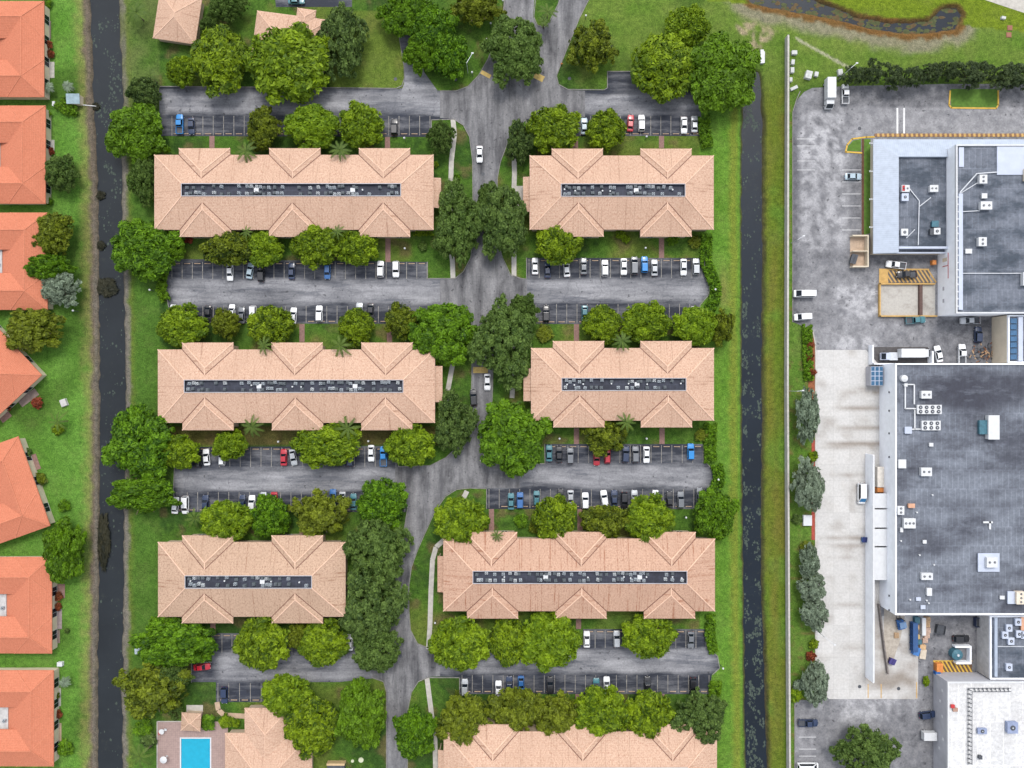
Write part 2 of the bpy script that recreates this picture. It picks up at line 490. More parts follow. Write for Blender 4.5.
def ground_cell(px, py):
    d1, d2, d3 = canal_d(px, py)
    d = max(d1, d2, d3)
    z = -1.7 * sstep(-2.5, 4.0, d)
    if 179.5 < px < 212.5 and 737 < py < 812: z = -2.2
    a = nz(px, py, 60, 1); b = nz(px, py, 18, 2); c = nz(px, py, 6, 5)
    G1 = (0.052, 0.112, 0.018); G2 = (0.085, 0.175, 0.026); G3 = (0.115, 0.135, 0.03); DRY = (0.20, 0.175, 0.075)
    DIRT = (0.115, 0.092, 0.075); GREY = (0.140, 0.130, 0.122); DEEP = (0.03, 0.07, 0.014)
    if px < interp(CL, py) + 5:                                  # strip behind the orange houses
        e = -d1
        col = mixc((0.075, 0.18, 0.026), (0.095, 0.205, 0.036), 0.5 + b)
        col = mixc(col, G1, sstep(0.05, 0.5, a))
        col = mixc(col, DRY, 0.55 * sstep(20, 7, e + 5 * c + 4 * b))
        col = mixc(col, DIRT, sstep(9, 4, e + 2 * c + 2.5 * b))
        col = mixc(col, GREY, 0.8 * sstep(4.5, 1.5, e + 1.2 * c) * (0.4 + 0.6 * sstep(120, 330, py)))
    elif px < 160:
        e = -d1
        col = mixc(G1, (0.062, 0.135, 0.022), 0.5 + b)
        col = mixc(col, G3, 0.6 * sstep(14, 6, e + 3 * c))
        col = mixc(col, GREY, sstep(7.5, 4.5, e + 1.4 * c + 1.5 * b))
        if py < 110: col = mixc(col, (0.10, 0.12, 0.045), 0.45 + 0.6 * b)
    elif px > 785:
        col = mixc((0.072, 0.15, 0.022), (0.09, 0.16, 0.03), 0.5 + b)
        col = mixc(col, (0.12, 0.12, 0.04), sstep(0.15, 0.5, c))
    elif px > 764:
        e = -d2
        col = mixc((0.085, 0.135, 0.016), (0.115, 0.125, 0.022), 0.5 + 1.2 * nz(px, py / 9, 9, 4))
        col = mixc(col, G2, 0.7 * sstep(0.0, 0.5, a + 0.5 * b))
        col = mixc(col, (0.13, 0.11, 0.03), 0.4 * sstep(3, 9, abs(px - 776) * -1 + 8 + 6 * b) * sstep(330, 520, py))
        col = mixc(col, (0.045, 0.05, 0.02), sstep(4, 1, e + c))
    elif px > 700:
        e = -d2
        col = mixc((0.078, 0.175, 0.022), (0.10, 0.205, 0.030), 0.5 + b)
        col = mixc(col, (0.15, 0.18, 0.03), 0.8 * sstep(16, 9, e + 3 * c) * sstep(3, 7, e))
        col = mixc(col, (0.19, 0.15, 0.06), 0.6 * math.exp(-((px - 724) / 5) ** 2 - ((py - 290) / 22) ** 2))
        col = mixc(col, (0.05, 0.06, 0.02), sstep(3, 1, e + c))
    else:                                                         # lawns among the blocks
        col = mixc(G1, (0.06, 0.132, 0.018), 0.5 + b)
        col = mixc(col, (0.11, 0.14, 0.03), sstep(0.0, 0.55, a + 0.5 * b) * 0.75)
        col = mixc(col, DEEP, sstep(0.0, 0.45, -a + 0.5 * c + .3 * b))
        col = mixc(col, (0.115, 0.095, 0.045), sstep(0.18, 0.5, b + 0.3 * c) * 0.7)
        if 150 < px < 440 and 425 < py < 446: col = mixc(col, (0.10, 0.075, 0.03), 0.7)
        if 330 < px < 420 and 10 < py < 90: col = mixc(col, (0.115, 0.16, 0.03), 0.7)
    if py < 112 and px > 560:                                     # rough ground round the pond
        f = sstep(112, 60, py) * sstep(560, 590, px) if px < 785 else sstep(112, 90, py)
        rg = mixc((0.08, 0.15, 0.022), (0.115, 0.17, 0.035), 0.5 + b)
        rg = mixc(rg, (0.055, 0.105, 0.018), sstep(0.1, 0.5, a))
        if px > 700:
            e = -(poly_sd(POND, px, py))
            lower = py > 6 + (px - 768) * 0.1
            if lower:
                rg = mixc(rg, (0.21, 0.185, 0.155), 0.8 * sstep(24, 12, e + 7 * b + 3 * c))
                rg = mixc(rg, (0.13, 0.07, 0.025), sstep(9, 5, e + 4 * c))
            else:
                rg = mixc(rg, (0.12, 0.17, 0.012), 0.85)
                rg = mixc(rg, (0.09, 0.06, 0.02), sstep(5, 2, e + 2 * c))
            s2 = sstep(0.05, 0.45, b + 0.7 * c) * sstep(90, 60, py) * sstep(36, 22, abs(px - 752) + abs(py - 38))
            rg = mixc(rg, (0.27, 0.23, 0.16), s2)
            rg = mixc(rg, (0.33, 0.32, 0.26), 0.8 * sstep(2.2, 0.6, abs((py - 38) - (px - 795) * 0.55) + c) * (795 < px < 850))
        col = mixc(col, rg, f)
    col = mixc(col, (0.07, 0.055, 0.04), sstep(-1.5, 1.5, d))
    return z, col


def make_ground():
    xs = [-11000, -3000, -1200, -500, -250, -120] + [-60 + 2.4 * i for i in range(478)] + [1150, 1300, 1600, 2300, 4000, 12000]
    ys = [-11000, -3000, -1200, -500, -250, -120] + [-60 + 2.4 * i for i in range(371)] + [890, 960, 1100, 1500, 2500, 4000, 12000]
    vs = []; cs = []
    for y in ys:
        for x in xs:
            z, c = ground_cell(x, y)
            vs.append(((x - 512) * S, (384 - y) * S, z)); cs.extend((*c, 1.0))
    nx = len(xs)
    fs = [(j * nx + i, (j + 1) * nx + i, (j + 1) * nx + i + 1, j * nx + i + 1) for j in range(len(ys) - 1) for i in range(nx - 1)]
    me = bpy.data.meshes.new('ground'); me.from_pydata(vs, [], fs)
    at = me.color_attributes.new('gc', 'FLOAT_COLOR', 'POINT'); at.data.foreach_set('color', cs)
    me.materials.append(M_GROUND); me.update()
    me.polygons.foreach_set('use_smooth', [True] * len(me.polygons))
    tag(link('ground', me), kind='structure')


make_ground()


def band(name, L, Rr, y0, y1, z, mat, pad=2):
    mb = MB(); ys = list(range(y0, y1, 12)) + [y1]
    for a, b in zip(ys, ys[1:]):
        mb.face([((interp(L, b) - pad - 512) * S, (384 - b) * S, z), ((interp(Rr, b) + pad - 512) * S, (384 - b) * S, z),
                 ((interp(Rr, a) + pad - 512) * S, (384 - a) * S, z), ((interp(L, a) - pad - 512) * S, (384 - a) * S, z)])
    return tag(mb.build(name, mat), kind='structure')


band('canal_water', CL, CR, -300, 1100, -0.75, M_MURKY)
band('canal_water', NL, NR, 69, 1100, -0.75, M_WATER)
mb = MB(); mb.face([((x - 512) * S, (384 - y) * S, -0.75) for x, y in reversed([(680, -60), (748, 6), (800, 18), (858, 29), (900, 37), (930, 37), (962, 32), (968, 14), (960, 3), (940, 3), (928, 16), (893, 19), (855, 11), (830, 1), (804, -12), (770, -60)])])
tag(mb.build('pond_water', M_WATER), kind='structure')


def floating_weed(name, L, Rr, n, seed, dens):
    rnd = random.Random(seed); mb = MB()
    while n > 0:
        y = rnd.uniform(-5, 775); t = rnd.random()
        if dens(y, t) < rnd.random(): continue
        if nz(t * 30, y, 16, seed) < 0.02: continue
        n -= 1
        xl, xr = interp(L, y) + 1.2, interp(Rr, y) - 1.2
        cx = (xl + (xr - xl) * t - 512) * S; cy = (384 - y) * S; r = rnd.choice((0.1, 0.14, 0.18, 0.24, 0.34))
        zz = -0.74 + 0.03 * rnd.random(); k = rnd.randint(5, 8); a0 = rnd.random() * 6
        mb.face([(cx + r * rnd.uniform(0.5, 1.1) * math.cos(a0 + 6.283 * i / k), cy + r * 1.5 * rnd.uniform(0.5, 1.1) * math.sin(a0 + 6.283 * i / k), zz) for i in range(k)])
    tag(mb.build(name, M_WEED), 'pale duckweed scum drifting on the ' + ('wide' if seed == 1 else 'narrow') + ' canal', 'water weed', kind='stuff')


floating_weed('floating_weed', CL, CR, 420, 1, lambda y, t: 0.9 if y < 190 else (0.25 if y < 430 else 0.12))
floating_weed('floating_weed', NL, NR, 1300, 2, lambda y, t: (0.75 if (t < 0.25 or t > 0.8) else 0.12) if 300 < y < 620 else (0.8 if 85 < y < 130 else (0.15 if y < 300 else 0.65)))


rnd = random.Random(9); mb = MB(); n = 0
while n < 330:
    x, y = rnd.uniform(740, 962), rnd.uniform(-6, 34); d = poly_sd(POND, x, y)
    if d < .5 or (d > 3.2 and rnd.random() < .85) or nz(x, y, 9, 77) < -.05: continue
    n += 1; cx, cy = (x - 512) * S, (384 - y) * S; r = rnd.choice((.2, .3, .45, .7)); k = rnd.randint(6, 9); zz = -.74 + .03 * rnd.random()
    mb.face([(cx + r * 1.6 * rnd.uniform(.5, 1.1) * math.cos(6.283 * i / k), cy + r * rnd.uniform(.5, 1.1) * math.sin(6.283 * i / k), zz) for i in range(k)], rnd.choice((0, 0, 1)))
tag(mb.build('floating_weed', [plain('olive_pond_weed', (.06, .07, .025), .9, .4), plain('brown_pond_weed', (.09, .06, .025), .9, .4)]), 'olive and brown weed mats floating along the pond edges', 'water weed', kind='stuff')


# ================================================================ paving
def sheet(name, poly, z, mat, fn=None, step=1.1, kind='structure'):
    bm = bmesh.new()
    vs = [bm.verts.new(((x - 512) * S, (384 - y) * S, z)) for x, y in poly]
    f = bm.faces.new(vs)
    f.normal_update()
    if f.normal.z < 0: f.normal_flip()
    if fn:
        bmesh.ops.triangulate(bm, faces=bm.faces[:])
        x0 = min(v.co.x for v in vs); x1 = max(v.co.x for v in vs); y0 = min(v.co.y for v in vs); y1 = max(v.co.y for v in vs)
        for ax, a, b in ((0, x0, x1), (1, y0, y1)):
            t = a + step
            while t < b:
                co = [0, 0, 0]; no = [0, 0, 0]; co[ax] = t; no[ax] = 1
                bmesh.ops.bisect_plane(bm, geom=bm.verts[:] + bm.edges[:] + bm.faces[:], plane_co=co, plane_no=no)
                t += step
    me = bpy.data.meshes.new(name); bm.to_mesh(me); bm.free()
    if fn:
        at = me.attributes.new('wear', 'FLOAT', 'POINT')
        at.data.foreach_set('value', [fn(512 + v.co.x / S, 384 - v.co.y / S) for v in me.vertices])
    me.materials.append(mat); me.update()
    return tag(link(name, me), kind=kind)


def lane(yt, yb, xa=None, xb=None, base=0.11, top=0.66):
    def fn(px, py):
        w = sstep(yt - 4, yt + 3, py) * sstep(yb + 4, yb - 3, py)
        if xa is not None: w *= sstep(xa - 4, xa + 10, px) * sstep(xb + 4, xb - 12, px)
        n = nz(px / 3, py, 12, 7) * 0.35 + nz(px, py, 4, 9) * 0.12
        return max(0, min(1, base + (top - base) * w + n * (0.8 + 0.3 * w)))
    return fn


def roadwear(px, py):
    n = nz(px, py / 3, 9, 11) * 0.5 + nz(px, py, 4, 12) * 0.2
    return max(0, min(1, 0.52 + n))


def jlane(yt, yb):
    f1 = lane(yt, yb)
    return f1


def arc(cx, cy, r, a0, a1, n=6):
    return [(cx + r * math.cos(R(a0 + (a1 - a0) * i / n)), cy + r * math.sin(R(a0 + (a1 - a0) * i / n))) for i in range(n + 1)]


LOTS = [
    ([(159, 88), (165, 86), (300, 88), (396, 89), (402, 88), (460, 92), (480, 92), (480, 118), (457, 119), (431, 119.5), (431, 137), (160, 136)], lane(91, 113)),
    ([(172, 259), (427, 262), (427, 279), (455, 279), (475, 279), (475, 304), (440, 305), (431, 306), (431, 324), (172, 323), (168, 300), (166, 285)], lane(280, 303, 168, 620)),
    ([(510, 280), (527, 279), (527, 258), (702, 258), (704, 276), (709, 288), (708, 295), (700, 304), (700, 324), (534, 324), (534, 303), (510, 303)], lane(280, 302, 480, 708)),
    ([(176, 447), (395, 446), (398, 467), (436, 467), (456, 467), (456, 491), (408, 491), (406, 512), (176, 512), (174, 490)], lane(469, 490, 174, 620)),
    ([(480, 466), (545, 464), (545, 444), (703, 444), (706, 463), (713, 471), (714, 480), (707, 487), (704, 509), (487, 509), (487, 488), (470, 488)], lane(465, 486, 430, 712)),
    ([(520, 90), (604, 90.5), (607, 88), (608, 72), (630, 72), (632, 84), (700, 92), (702, 136), (524, 136), (526, 118), (505, 120)], lane(94, 113, 480, 700)),
    ([(212, 633), (344, 634), (346, 646), (392, 648), (392, 676), (340, 682), (273, 682), (273, 702), (216, 702), (216, 682), (192, 682), (192, 663), (212, 662)], lane(655, 680, 215, 450)),
    ([(400, 650), (440, 650), (470, 648), (560, 647), (583, 645), (583, 629), (706, 629), (707, 648), (717, 656), (719, 668), (712, 674), (709, 694), (460, 694), (460, 677), (400, 676)], lane(650, 672, 380, 716)),
]
for i, (poly, fn) in enumerate(LOTS):
    sheet('parking_lot', poly, 0.03 + 0.004 * (i % 2), M_ASPH, fn)
sheet('parking_lot', [(272, -30), (352, -30), (352, 7), (276, 7)], 0.03, M_ASPH, lane(-40, -10))
sheet('driveway', [(396, -30), (434, -30), (430, 8), (421, 45), (424, 72), (437, 90), (437, 100), (398, 100), (404, 84), (404, 66), (398, 30)], 0.045, M_ASPH, lane(60, 130, None, None, 0.2))
TOPROAD = [(506, -40), (536, -40), (534, 4), (533, 17), (537, 26), (544, 28), (549, 24), (558, 6), (561, -40), (602, -40), (588, 0), (579, 18), (571, 38), (562, 60), (556, 76), (558, 85), (568, 90), (585, 91), (585, 117),
           (535, 118), (526, 119), (515, 129), (507, 143), (500, 162), (497, 178), (496, 236), (502, 258), (510, 275), (521, 279), (527, 280), (527, 303), (512, 303), (503, 308), (497, 316), (493, 335), (492, 392), (490, 440), (500, 456), (512, 465), (520, 466), (520, 488),
           (487, 488), (470, 487.5), (456, 489), (445, 496), (435, 510), (424, 534), (417, 550), (411, 567), (408.5, 585), (408.5, 611), (410, 630), (417, 644), (430, 649), (440, 650), (440, 676), (428, 677), (418, 681), (411, 692), (407, 712), (407, 800), (387, 800), (387, 692), (384, 681), (372, 677), (370, 648), (384, 640), (391, 620), (393, 590), (397, 566), (401, 545), (405, 527), (408, 508), (405, 493), (395, 490), (395, 467), (430, 466), (446, 458), (460, 445), (468, 430), (472, 400),
           (473, 330), (470, 312), (462, 305), (440, 304), (440, 280), (455, 279), (464, 272), (471, 258), (474, 240), (473, 160), (470, 137), (464, 125), (454, 119), (440, 118), (440, 91), (456, 91.5), (468, 87), (479, 76), (488, 60), (496, 40), (503, 15)]
sheet('road', TOPROAD, 0.05, M_ROADM, roadwear)


def yardwear(px, py):
    w = 0.36 + 0.18 * nz(px, py, 40, 21) - .3 * sstep(803, 794, px) * (py < 330)
    for x0, x1, y0, y1, a in ((800, 845, 110, 250, 0.36), (835, 882, 285, 318, 0.5), (800, 860, 128, 160, 0.25), (835, 878, 337, 350, 0.55), (840, 900, 700, 722, 0.4), (872, 905, 322, 334, 0.2)):
        w += a * sstep(x0 - 4, x0 + 4, px) * sstep(x1 + 4, x1 - 4, px) * sstep(y0 - 4, y0 + 4, py) * sstep(y1 + 4, y1 - 4, py) * sstep(-.12, .04, nz(px, py, 9, 5) + .7 * nz(px, py, 3.5, 9))
    if 848 < px and 86 < py < 106: w *= 0.55
    if 850 < px < 862 and 150 < py < 235: w *= 0.55
    if 870 < px < 935 and 255 < py < 270: w *= 0.5
    if 930 < px < 992 and 320 < py < 364: w *= 0.45
    if 108 < py < 132 and px > 862: w = 0.5 + 0.1 * nz(px, py, 20, 2)
    if 925 < px < 980 and 616 < py < 700: w *= 0.7
    if py > 712 and 880 < px < 935: w *= 0.75
    return max(0, min(1, w))


sheet('yard_pavement', [(793, 112), (797, 100), (804, 92), (812, 88), (848, 86), (948, 84), (1120, 84), (1120, 800), (795, 800), (795, 700), (815, 700), (815, 345), (812, 330), (793, 322)], 0.03, M_YARD, yardwear, 0.9)
def apronwear(px, py):
    w = 0
    for y, a, x0, x1, t in ((392, .5, 835, 880, 2), (409, .55, 828, 880, 2.2), (430, .5, 826, 880, 2.2), (446, .95, 818, 880, 2.6), (475, .35, 826, 866, 2), (490, .4, 840, 866, 4), (538, .65, 817, 866, 1.8), (547, .4, 820, 866, 3), (557, .5, 820, 866, 1.4), (606, .3, 820, 862, 2), (648, .25, 830, 900, 4), (680, .4, 850, 915, 7)):
        w += a * math.exp(-((py - y + (px - x0) * .04 + 1.5 * nz(px, py, 14, 4)) / t) ** 2) * sstep(x0 - 3, x0 + 25, px) * sstep(x1 + 2, x1 - 2, px)
    w += .35 * sstep(866, 870, px) * sstep(600, 620, py) * (.5 + nz(px, py, 10, 3)) + .25 * sstep(.2, .6, nz(px, py, 13, 31))
    return max(0, min(1, w * 1.7))


sheet('bay_floor', [(870, 347), (928, 347), (928, 363.5), (870, 363.5)], 0.045, plain('oily_bay_floor', (.075, .07, .07), .9, .35))
sheet('concrete_apron', [(816, 350), (866, 350), (880, 366), (880, 616), (918, 616), (918, 699), (829, 699), (820, 690), (816, 660)], 0.06, M_SLAB, apronwear)


# kerbs, painted lines -----------------------------------------------------
def path_bars(name, paths, mat, w, z, t, closed=False):
    mb = MB()
    for p in paths:
        q = [Vector(((x - 512) * S, (384 - y) * S, z)) for x, y in p]
        if closed: q.append(q[0])
        for a, b in zip(q, q[1:]):
            d = (b - a).normalized() * (w * 0.25)
            mb.bar(a - d, b + d, w, t)
    return tag(mb.build(name, mat), kind='structure')


path_bars('kerb', [
    [(160, 86.5), (300, 87.5), (396, 88.5), (402, 86), (404.5, 78), (404, 66), (398, 30), (397, 0)],
    [(440, 91), (456, 91), (468, 86.5), (478.5, 75.5), (488, 59), (496, 39), (503, 15), (506, -10)],
    [(588.5, 0), (579.5, 18), (571.5, 38), (562.5, 60), (556.5, 76), (558.5, 84.5), (568, 89.5), (604, 90), (607.4, 88), (607.4, 71.5), (630, 71.5)],
    [(535.4, 0), (533.8, 17), (537.5, 25.5), (544, 27.3), (548.5, 23.5), (557.3, 6), (560, 0)],
    [(431.4, 136), (431.4, 120), (454, 119.4), (463.5, 125.3), (469.5, 137), (472.5, 160), (473.4, 240), (470.5, 258), (463.5, 271.5), (455, 278.5), (427.5, 278.5), (427.5, 262)],
    [(526, 136), (526, 119.5), (515.4, 129.4), (507.4, 143.3), (500.4, 162), (497.4, 178), (496.4, 236), (502.4, 257.5), (510.5, 274.5), (521, 278.5), (526.6, 279), (526.6, 258)],
    [(431.4, 324), (431.4, 306), (440, 304.6), (462, 305.6), (469.5, 312.4), (472.4, 330), (471.4, 400), (467.4, 430), (459.6, 444.6), (446, 457.5), (430, 465.6), (398.4, 466.6), (398.4, 446)],
    [(533.5, 324), (533.5, 303.6), (512, 303.5), (503.4, 308.4), (497.6, 316.4), (493.5, 335), (492.5, 392), (490.6, 440), (500.6, 455.5), (512.4, 464.4), (545, 463.6), (544.6, 444)],
    [(486.6, 509), (486.6, 488.6), (470, 488), (456.5, 489.5), (445.5, 496.5), (435.5, 510.3), (424.5, 534.3), (417.5, 550.3), (411.5, 567), (409, 585), (409, 611), (410.5, 630), (417.5, 643.5), (430, 648.5), (470, 647.6)],
    [(404.5, 512), (405, 493.5), (407.6, 508), (404.6, 527), (400.6, 545), (396.6, 566), (392.6, 590), (390.5, 620)],
    [(459.6, 694), (459.6, 677.5), (428, 677.5), (418.4, 681.4), (411.4, 692.3), (407.5, 712), (407.5, 790)],
    [(386.5, 790), (386.5, 692), (383.6, 681.5), (372, 677.5)],
    [(704.5, 258), (704.5, 276), (709.5, 288), (708.5, 295), (700.5, 304.5)], [(706.5, 463), (713.5, 471), (714.5, 480), (707.5, 487.5)], [(707.5, 648), (717.5, 656), (719.5, 668), (712.5, 674.5)],
    [(171.5, 259), (165.6, 285), (167.6, 300), (171.5, 323)], [(175.5, 447), (173.6, 490), (175.5, 512)], [(191.6, 682.4), (191.6, 662.6), (211.6, 662)],
    [(800, 91.5), (796.5, 99.5), (792.6, 112), (792.6, 322)], [(794.6, 700), (794.6, 790)],
], M_KERB, 0.2, 0.065, 0.15)
path_bars('yellow_kerb', [[(950, 91), (949, 105), (951, 108), (996, 108.5), (998, 105), (998, 91)], [(874, 137), (866, 137.2), (852, 139), (847, 145), (845.5, 152), (861.5, 153)]], M_YELLOW, 0.4, 0.08, 0.16)
path_bars('kerb', [[(812.5, 330), (815.4, 345), (815.4, 690)]], M_WALK, 0.3, 0.075, 0.15)
# striped kerb along the front of the warehouse
mbA = MB(); mbB = MB(); x = 874.5; k = 0
while x < 1100:
    (mbA if k % 2 else mbB).bar(W(x, 135.5) + Vector((0, 0, .09)), W(x + 2.4, 135.1) + Vector((0, 0, .09)), 0.9, 0.14)
    x += 2.4; k += 1
tag(mbA.build('striped_kerb', M_AMBER), kind='structure'); tag(mbB.build('striped_kerb', plain('dark_amber_kerb', (0.2, 0.11, 0.06), 0.8, 0.3)), kind='structure')

ROWS = [  # x0, x1, y head, y lane, heads at top?
    (172, 430, 135.5, 116, 0), (172, 427, 262, 279, 1), (172, 430, 323, 306, 0), (178, 396, 447.5, 467, 1), (177, 405, 511.5, 492, 0), (212, 342, 634, 653, 1), (218, 272, 701.5, 683, 0),
    (530, 701, 135.5, 116, 0), (529, 702, 259, 278, 1), (536, 700, 323.5, 304, 0), (547, 703, 445, 463, 1), (489, 704, 508, 489, 0), (585, 706, 630, 648, 1), (462, 709, 693, 675, 0)]
PATHS = [(212, 136, 148, 0), (387.5, 137, 148, 0), (388, 237, 262, 1), (302, 324, 342, 2), (389.5, 324, 342, 2), (575.5, 136, 148, 7), (661.5, 136, 148, 7), (661.5, 236, 258, 8), (576.5, 324, 341, 9), (576.5, 428, 444, 10), (662, 428, 444, 10),
         (491.5, 509, 531, 11), (580, 509, 531, 11), (578.5, 619, 629, 12), (578, 694, 724, 13), (662, 694, 724, 13), (470, 619, 629, 12), (213, 623, 634, 5), (302, 512, 535, 4)]
STOPX = []
for ri, (x0, x1, yh, yl, top) in enumerate(ROWS):
    mb = MB(); x = x0; n = int((x1 - x0) / 10)
    st = (x1 - x0) / n
    for i in range(n + 1):
        mb.box((x0 + i * st - 512) * S - 0.07, (x0 + i * st - 512) * S + 0.07, (384 - yh) * S, (384 - yl) * S, 0.046, 0.05)
        if i < n: STOPX.append((ri, x0 + (i + .5) * st, yh + (1.6 if top else -1.6)))
    tag(mb.build('parking_lines', M_LINE), kind='structure')
for x, y0, y1, ri in PATHS:
    tag(sheet('brick_path', [(x - 2.6, y0), (x + 2.6, y0), (x + 2.6, y1), (x - 2.6, y1)], 0.05, M_BRICK), kind='structure')
SW = [[(453, 119.5), (454.5, 135), (451.5, 160), (450.5, 192), (450, 215)], [(450.5, 245), (452.5, 262), (453, 278)], [(514, 150), (514.5, 175), (513.5, 200), (514, 240), (514, 276)], [(452.5, 340), (452.5, 365), (449, 384), (446, 401)],
      [(514, 306), (514.5, 340), (514, 372), (512, 398)], [(467, 491), (462, 501)], [(444, 540), (436, 547), (432.5, 560), (431, 590), (430, 625), (428.5, 649)], [(427, 678), (430, 702), (435, 740), (436, 790)], [(487, 452), (482, 462)]]
mb = MB()
for p in SW:
    for a, b in zip(p, p[1:]): mb.bar(W(*a) + Vector((0, 0, .06)), W(*b) + Vector((0, 0, .06)), 1.35, 0.06)
mb.box(*[(v - 512) * S for v in (441, 450)], *[(384 - v) * S for v in (192, 208)], 0.02, 0.07)
mb.box(*[(v - 512) * S for v in (514, 524)], *[(384 - v) * S for v in (186, 206)], 0.02, 0.07)
tag(mb.build('sidewalk', M_WALK), kind='structure')
# pool path, concrete bits
mb = MB()
for a, b in zip([(217, 702), (218.5, 710), (224, 715), (244, 716)], [(218.5, 710), (224, 715), (244, 716), (246, 716)]): mb.bar(W(*a) + Vector((0, 0, .05)), W(*b) + Vector((0, 0, .05)), 1.4, 0.06)
tag(mb.build('footpath', plain('tan_concrete', (0.40, 0.29, 0.20), 0.9)), kind='structure')
mb = MB(); mb.box(*[(v - 512) * S for v in (186.5, 203)], *[(384 - v) * S for v in (705, 714)], 0.0, 0.07)
tag(mb.build('concrete_pad', M_WALK), kind='structure')
# speed humps / stop bars, crosswalk
mb = MB()
for a, b, w in (((480.5, 71.5), (490.5, 77), 1.1), ((534.5, 75), (543.5, 79.5), 1.7), ((473.2, 370), (488, 370), 1.7)):
    mb.bar(W(*a) + Vector((0, 0, .075)), W(*b) + Vector((0, 0, .075)), w, 0.06)
tag(mb.build('stop_bar', plain('speed_bar_yellow', (0.46, 0.33, 0.11), 0.8, 0.25, 1.5)), kind='structure')
mb = MB()
for x in (897.3, 904): mb.bar(W(x, 108) + Vector((0, 0, .05)), W(x, 133.5) + Vector((0, 0, .05)), 0.5, 0.01)
for y in (139, 146, 161, 170): mb.bar(W(797, y) + Vector((0, 0, .05)), W(815, y) + Vector((0, 0, .05)), 0.1, 0.01)
for y in (170, 182, 194, 206, 218, 230): mb.bar(W(842, y) + Vector((0, 0, .05)), W(860.5, y) + Vector((0, 0, .05)), 0.12, 0.01)
for y in (737, 749, 756): mb.bar(W(799, y) + Vector((0, 0, .05)), W(816, y) + Vector((0, 0, .05)), 0.12, 0.01)
tag(mb.build('road_marking', M_LINEW), kind='structure')
mb = MB()
for x in (868, 881): mb.bar(W(x, 684) + Vector((0, 0, .075)), W(x, 698) + Vector((0, 0, .075)), 0.25, 0.01)
mb.bar(W(916.5, 682) + Vector((0, 0, .075)), W(916.5, 698) + Vector((0, 0, .075)), 0.25, 0.01)
tag(mb.build('yellow_marking', M_AMBER), kind='structure')
# mown islands and verges inside the yard
sheet('lawn_patch', [(950.5, 89), (997.5, 89), (997.5, 107.5), (951, 107)], 0.05, plain('verge_grass', (0.075, 0.15, 0.02), 0.95, 0.3, 1.0))
sheet('lawn_patch', [(848, 146), (853, 140.5), (861, 139), (861, 151.5), (847, 151)], 0.05, _mc['verge_grass'])
sheet('lawn_patch', [(864, 139), (870.5, 139), (870.5, 233), (864, 235)], 0.05, _mc['verge_grass'])
sheet('soil_strip', [(861.5, 139), (864, 139), (864, 235), (861.5, 235)], 0.05, plain('brown_soil', (0.10, 0.05, 0.03), 0.95, 0.3))
sheet('mulch_bed', [(811.5, 440), (815, 440), (815, 540), (811.5, 540)], 0.05, M_MULCH)
sheet('mulch_bed', [(809, 326), (812, 330), (815, 345), (815, 400), (808, 400)], 0.05, plain('dull_mulch', (0.22, 0.08, 0.035), 0.95, 0.4))
sheet('road', [(975, -40), (1120, -40), (1120, 45), (1024, 13), (985, 0)], 0.03, M_WALK)

# wheel stops
GW = 'concrete wheel stops at the heads of the parking bays'
ROWN = ['row above the long top block', 'upper row below the long top block', 'lower row below the long top block', 'upper row below the long middle block', 'lower row below the long middle block', 'upper row below the short bottom block', 'lower row beside the pool house',
        'row above the short top block', 'upper row below the short top block', 'lower row below the short top block', 'upper row below the short middle block', 'lower row below the short middle block', 'upper row below the long bottom block', 'lower row below the long bottom block']
mb = MB(); mb.loft([[(x, -.11, 0), (x, .11, 0), (x, .07, .13), (x, -.07, .13)] for x in (-.85, .85)])
me = mb.data('wheel_stop', [M_STOP])
for ri, x, y in STOPX:
    if any(abs(x - p[0]) < 3.4 and p[3] == ri for p in PATHS): continue
    o = link('wheel_stop', me); o.location = W(x, y) + Vector((0, 0, 0.034))
    tag(o, 'pale wheel stop in the ' + ROWN[ri], 'wheel stop', 'wheel stops in the ' + ROWN[ri])
# ================================================================ buildings
def hip(mb, x0, x1, y0, y1, ze, s, inset=0.0, well=None, ends=(1, 1, 1, 1)):
    """hip roof planes over a rectangle (x0<x1, y0<y1), eaves at ze. well = half width of a long flat well left open in the middle.
    ends: which of south, north, west, east sides are drawn. Returns ridge/hip lines"""
    x0 += inset; x1 -= inset; y0 += inset; y1 -= inset
    d = min(x1 - x0, y1 - y0) / 2
    if well: d -= well
    h = ze + d * s
    A, B, C, D = (x0, y0, ze), (x1, y0, ze), (x1, y1, ze), (x0, y1, ze)
    a, b, c, e = (x0 + d, y0 + d, h), (x1 - d, y0 + d, h), (x1 - d, y1 - d, h), (x0 + d, y1 - d, h)

    def pf(*p):
        q = []
        for v in p:
            if not q or (Vector(v) - Vector(q[-1])).length > 1e-4: q.append(v)
        if (Vector(q[0]) - Vector(q[-1])).length < 1e-4: q.pop()
        if len(q) > 2: mb.face(q)
    if ends[0]: pf(A, B, b, a)
    if ends[1]: pf(C, D, e, c)
    if ends[2]: pf(D, A, a, e)
    if ends[3]: pf(B, C, c, b)
    t = 0.28                                        # fascia
    for p, q in ((A, B), (B, C), (C, D), (D, A)):
        mb.face([(p[0], p[1], ze - t), (q[0], q[1], ze - t), q, p])
    mb.face([(v[0], v[1], ze - t) for v in (D, C, B, A)])
    L = [(A, a), (B, b), (C, c), (D, e)]
    if (Vector(a) - Vector(b)).length > .05 and not well: L.append((a, b))
    if (Vector(a) - Vector(e)).length > .05 and not well: L.append((a, e))
    return L, h, (a, b, c, e)


EQ = None


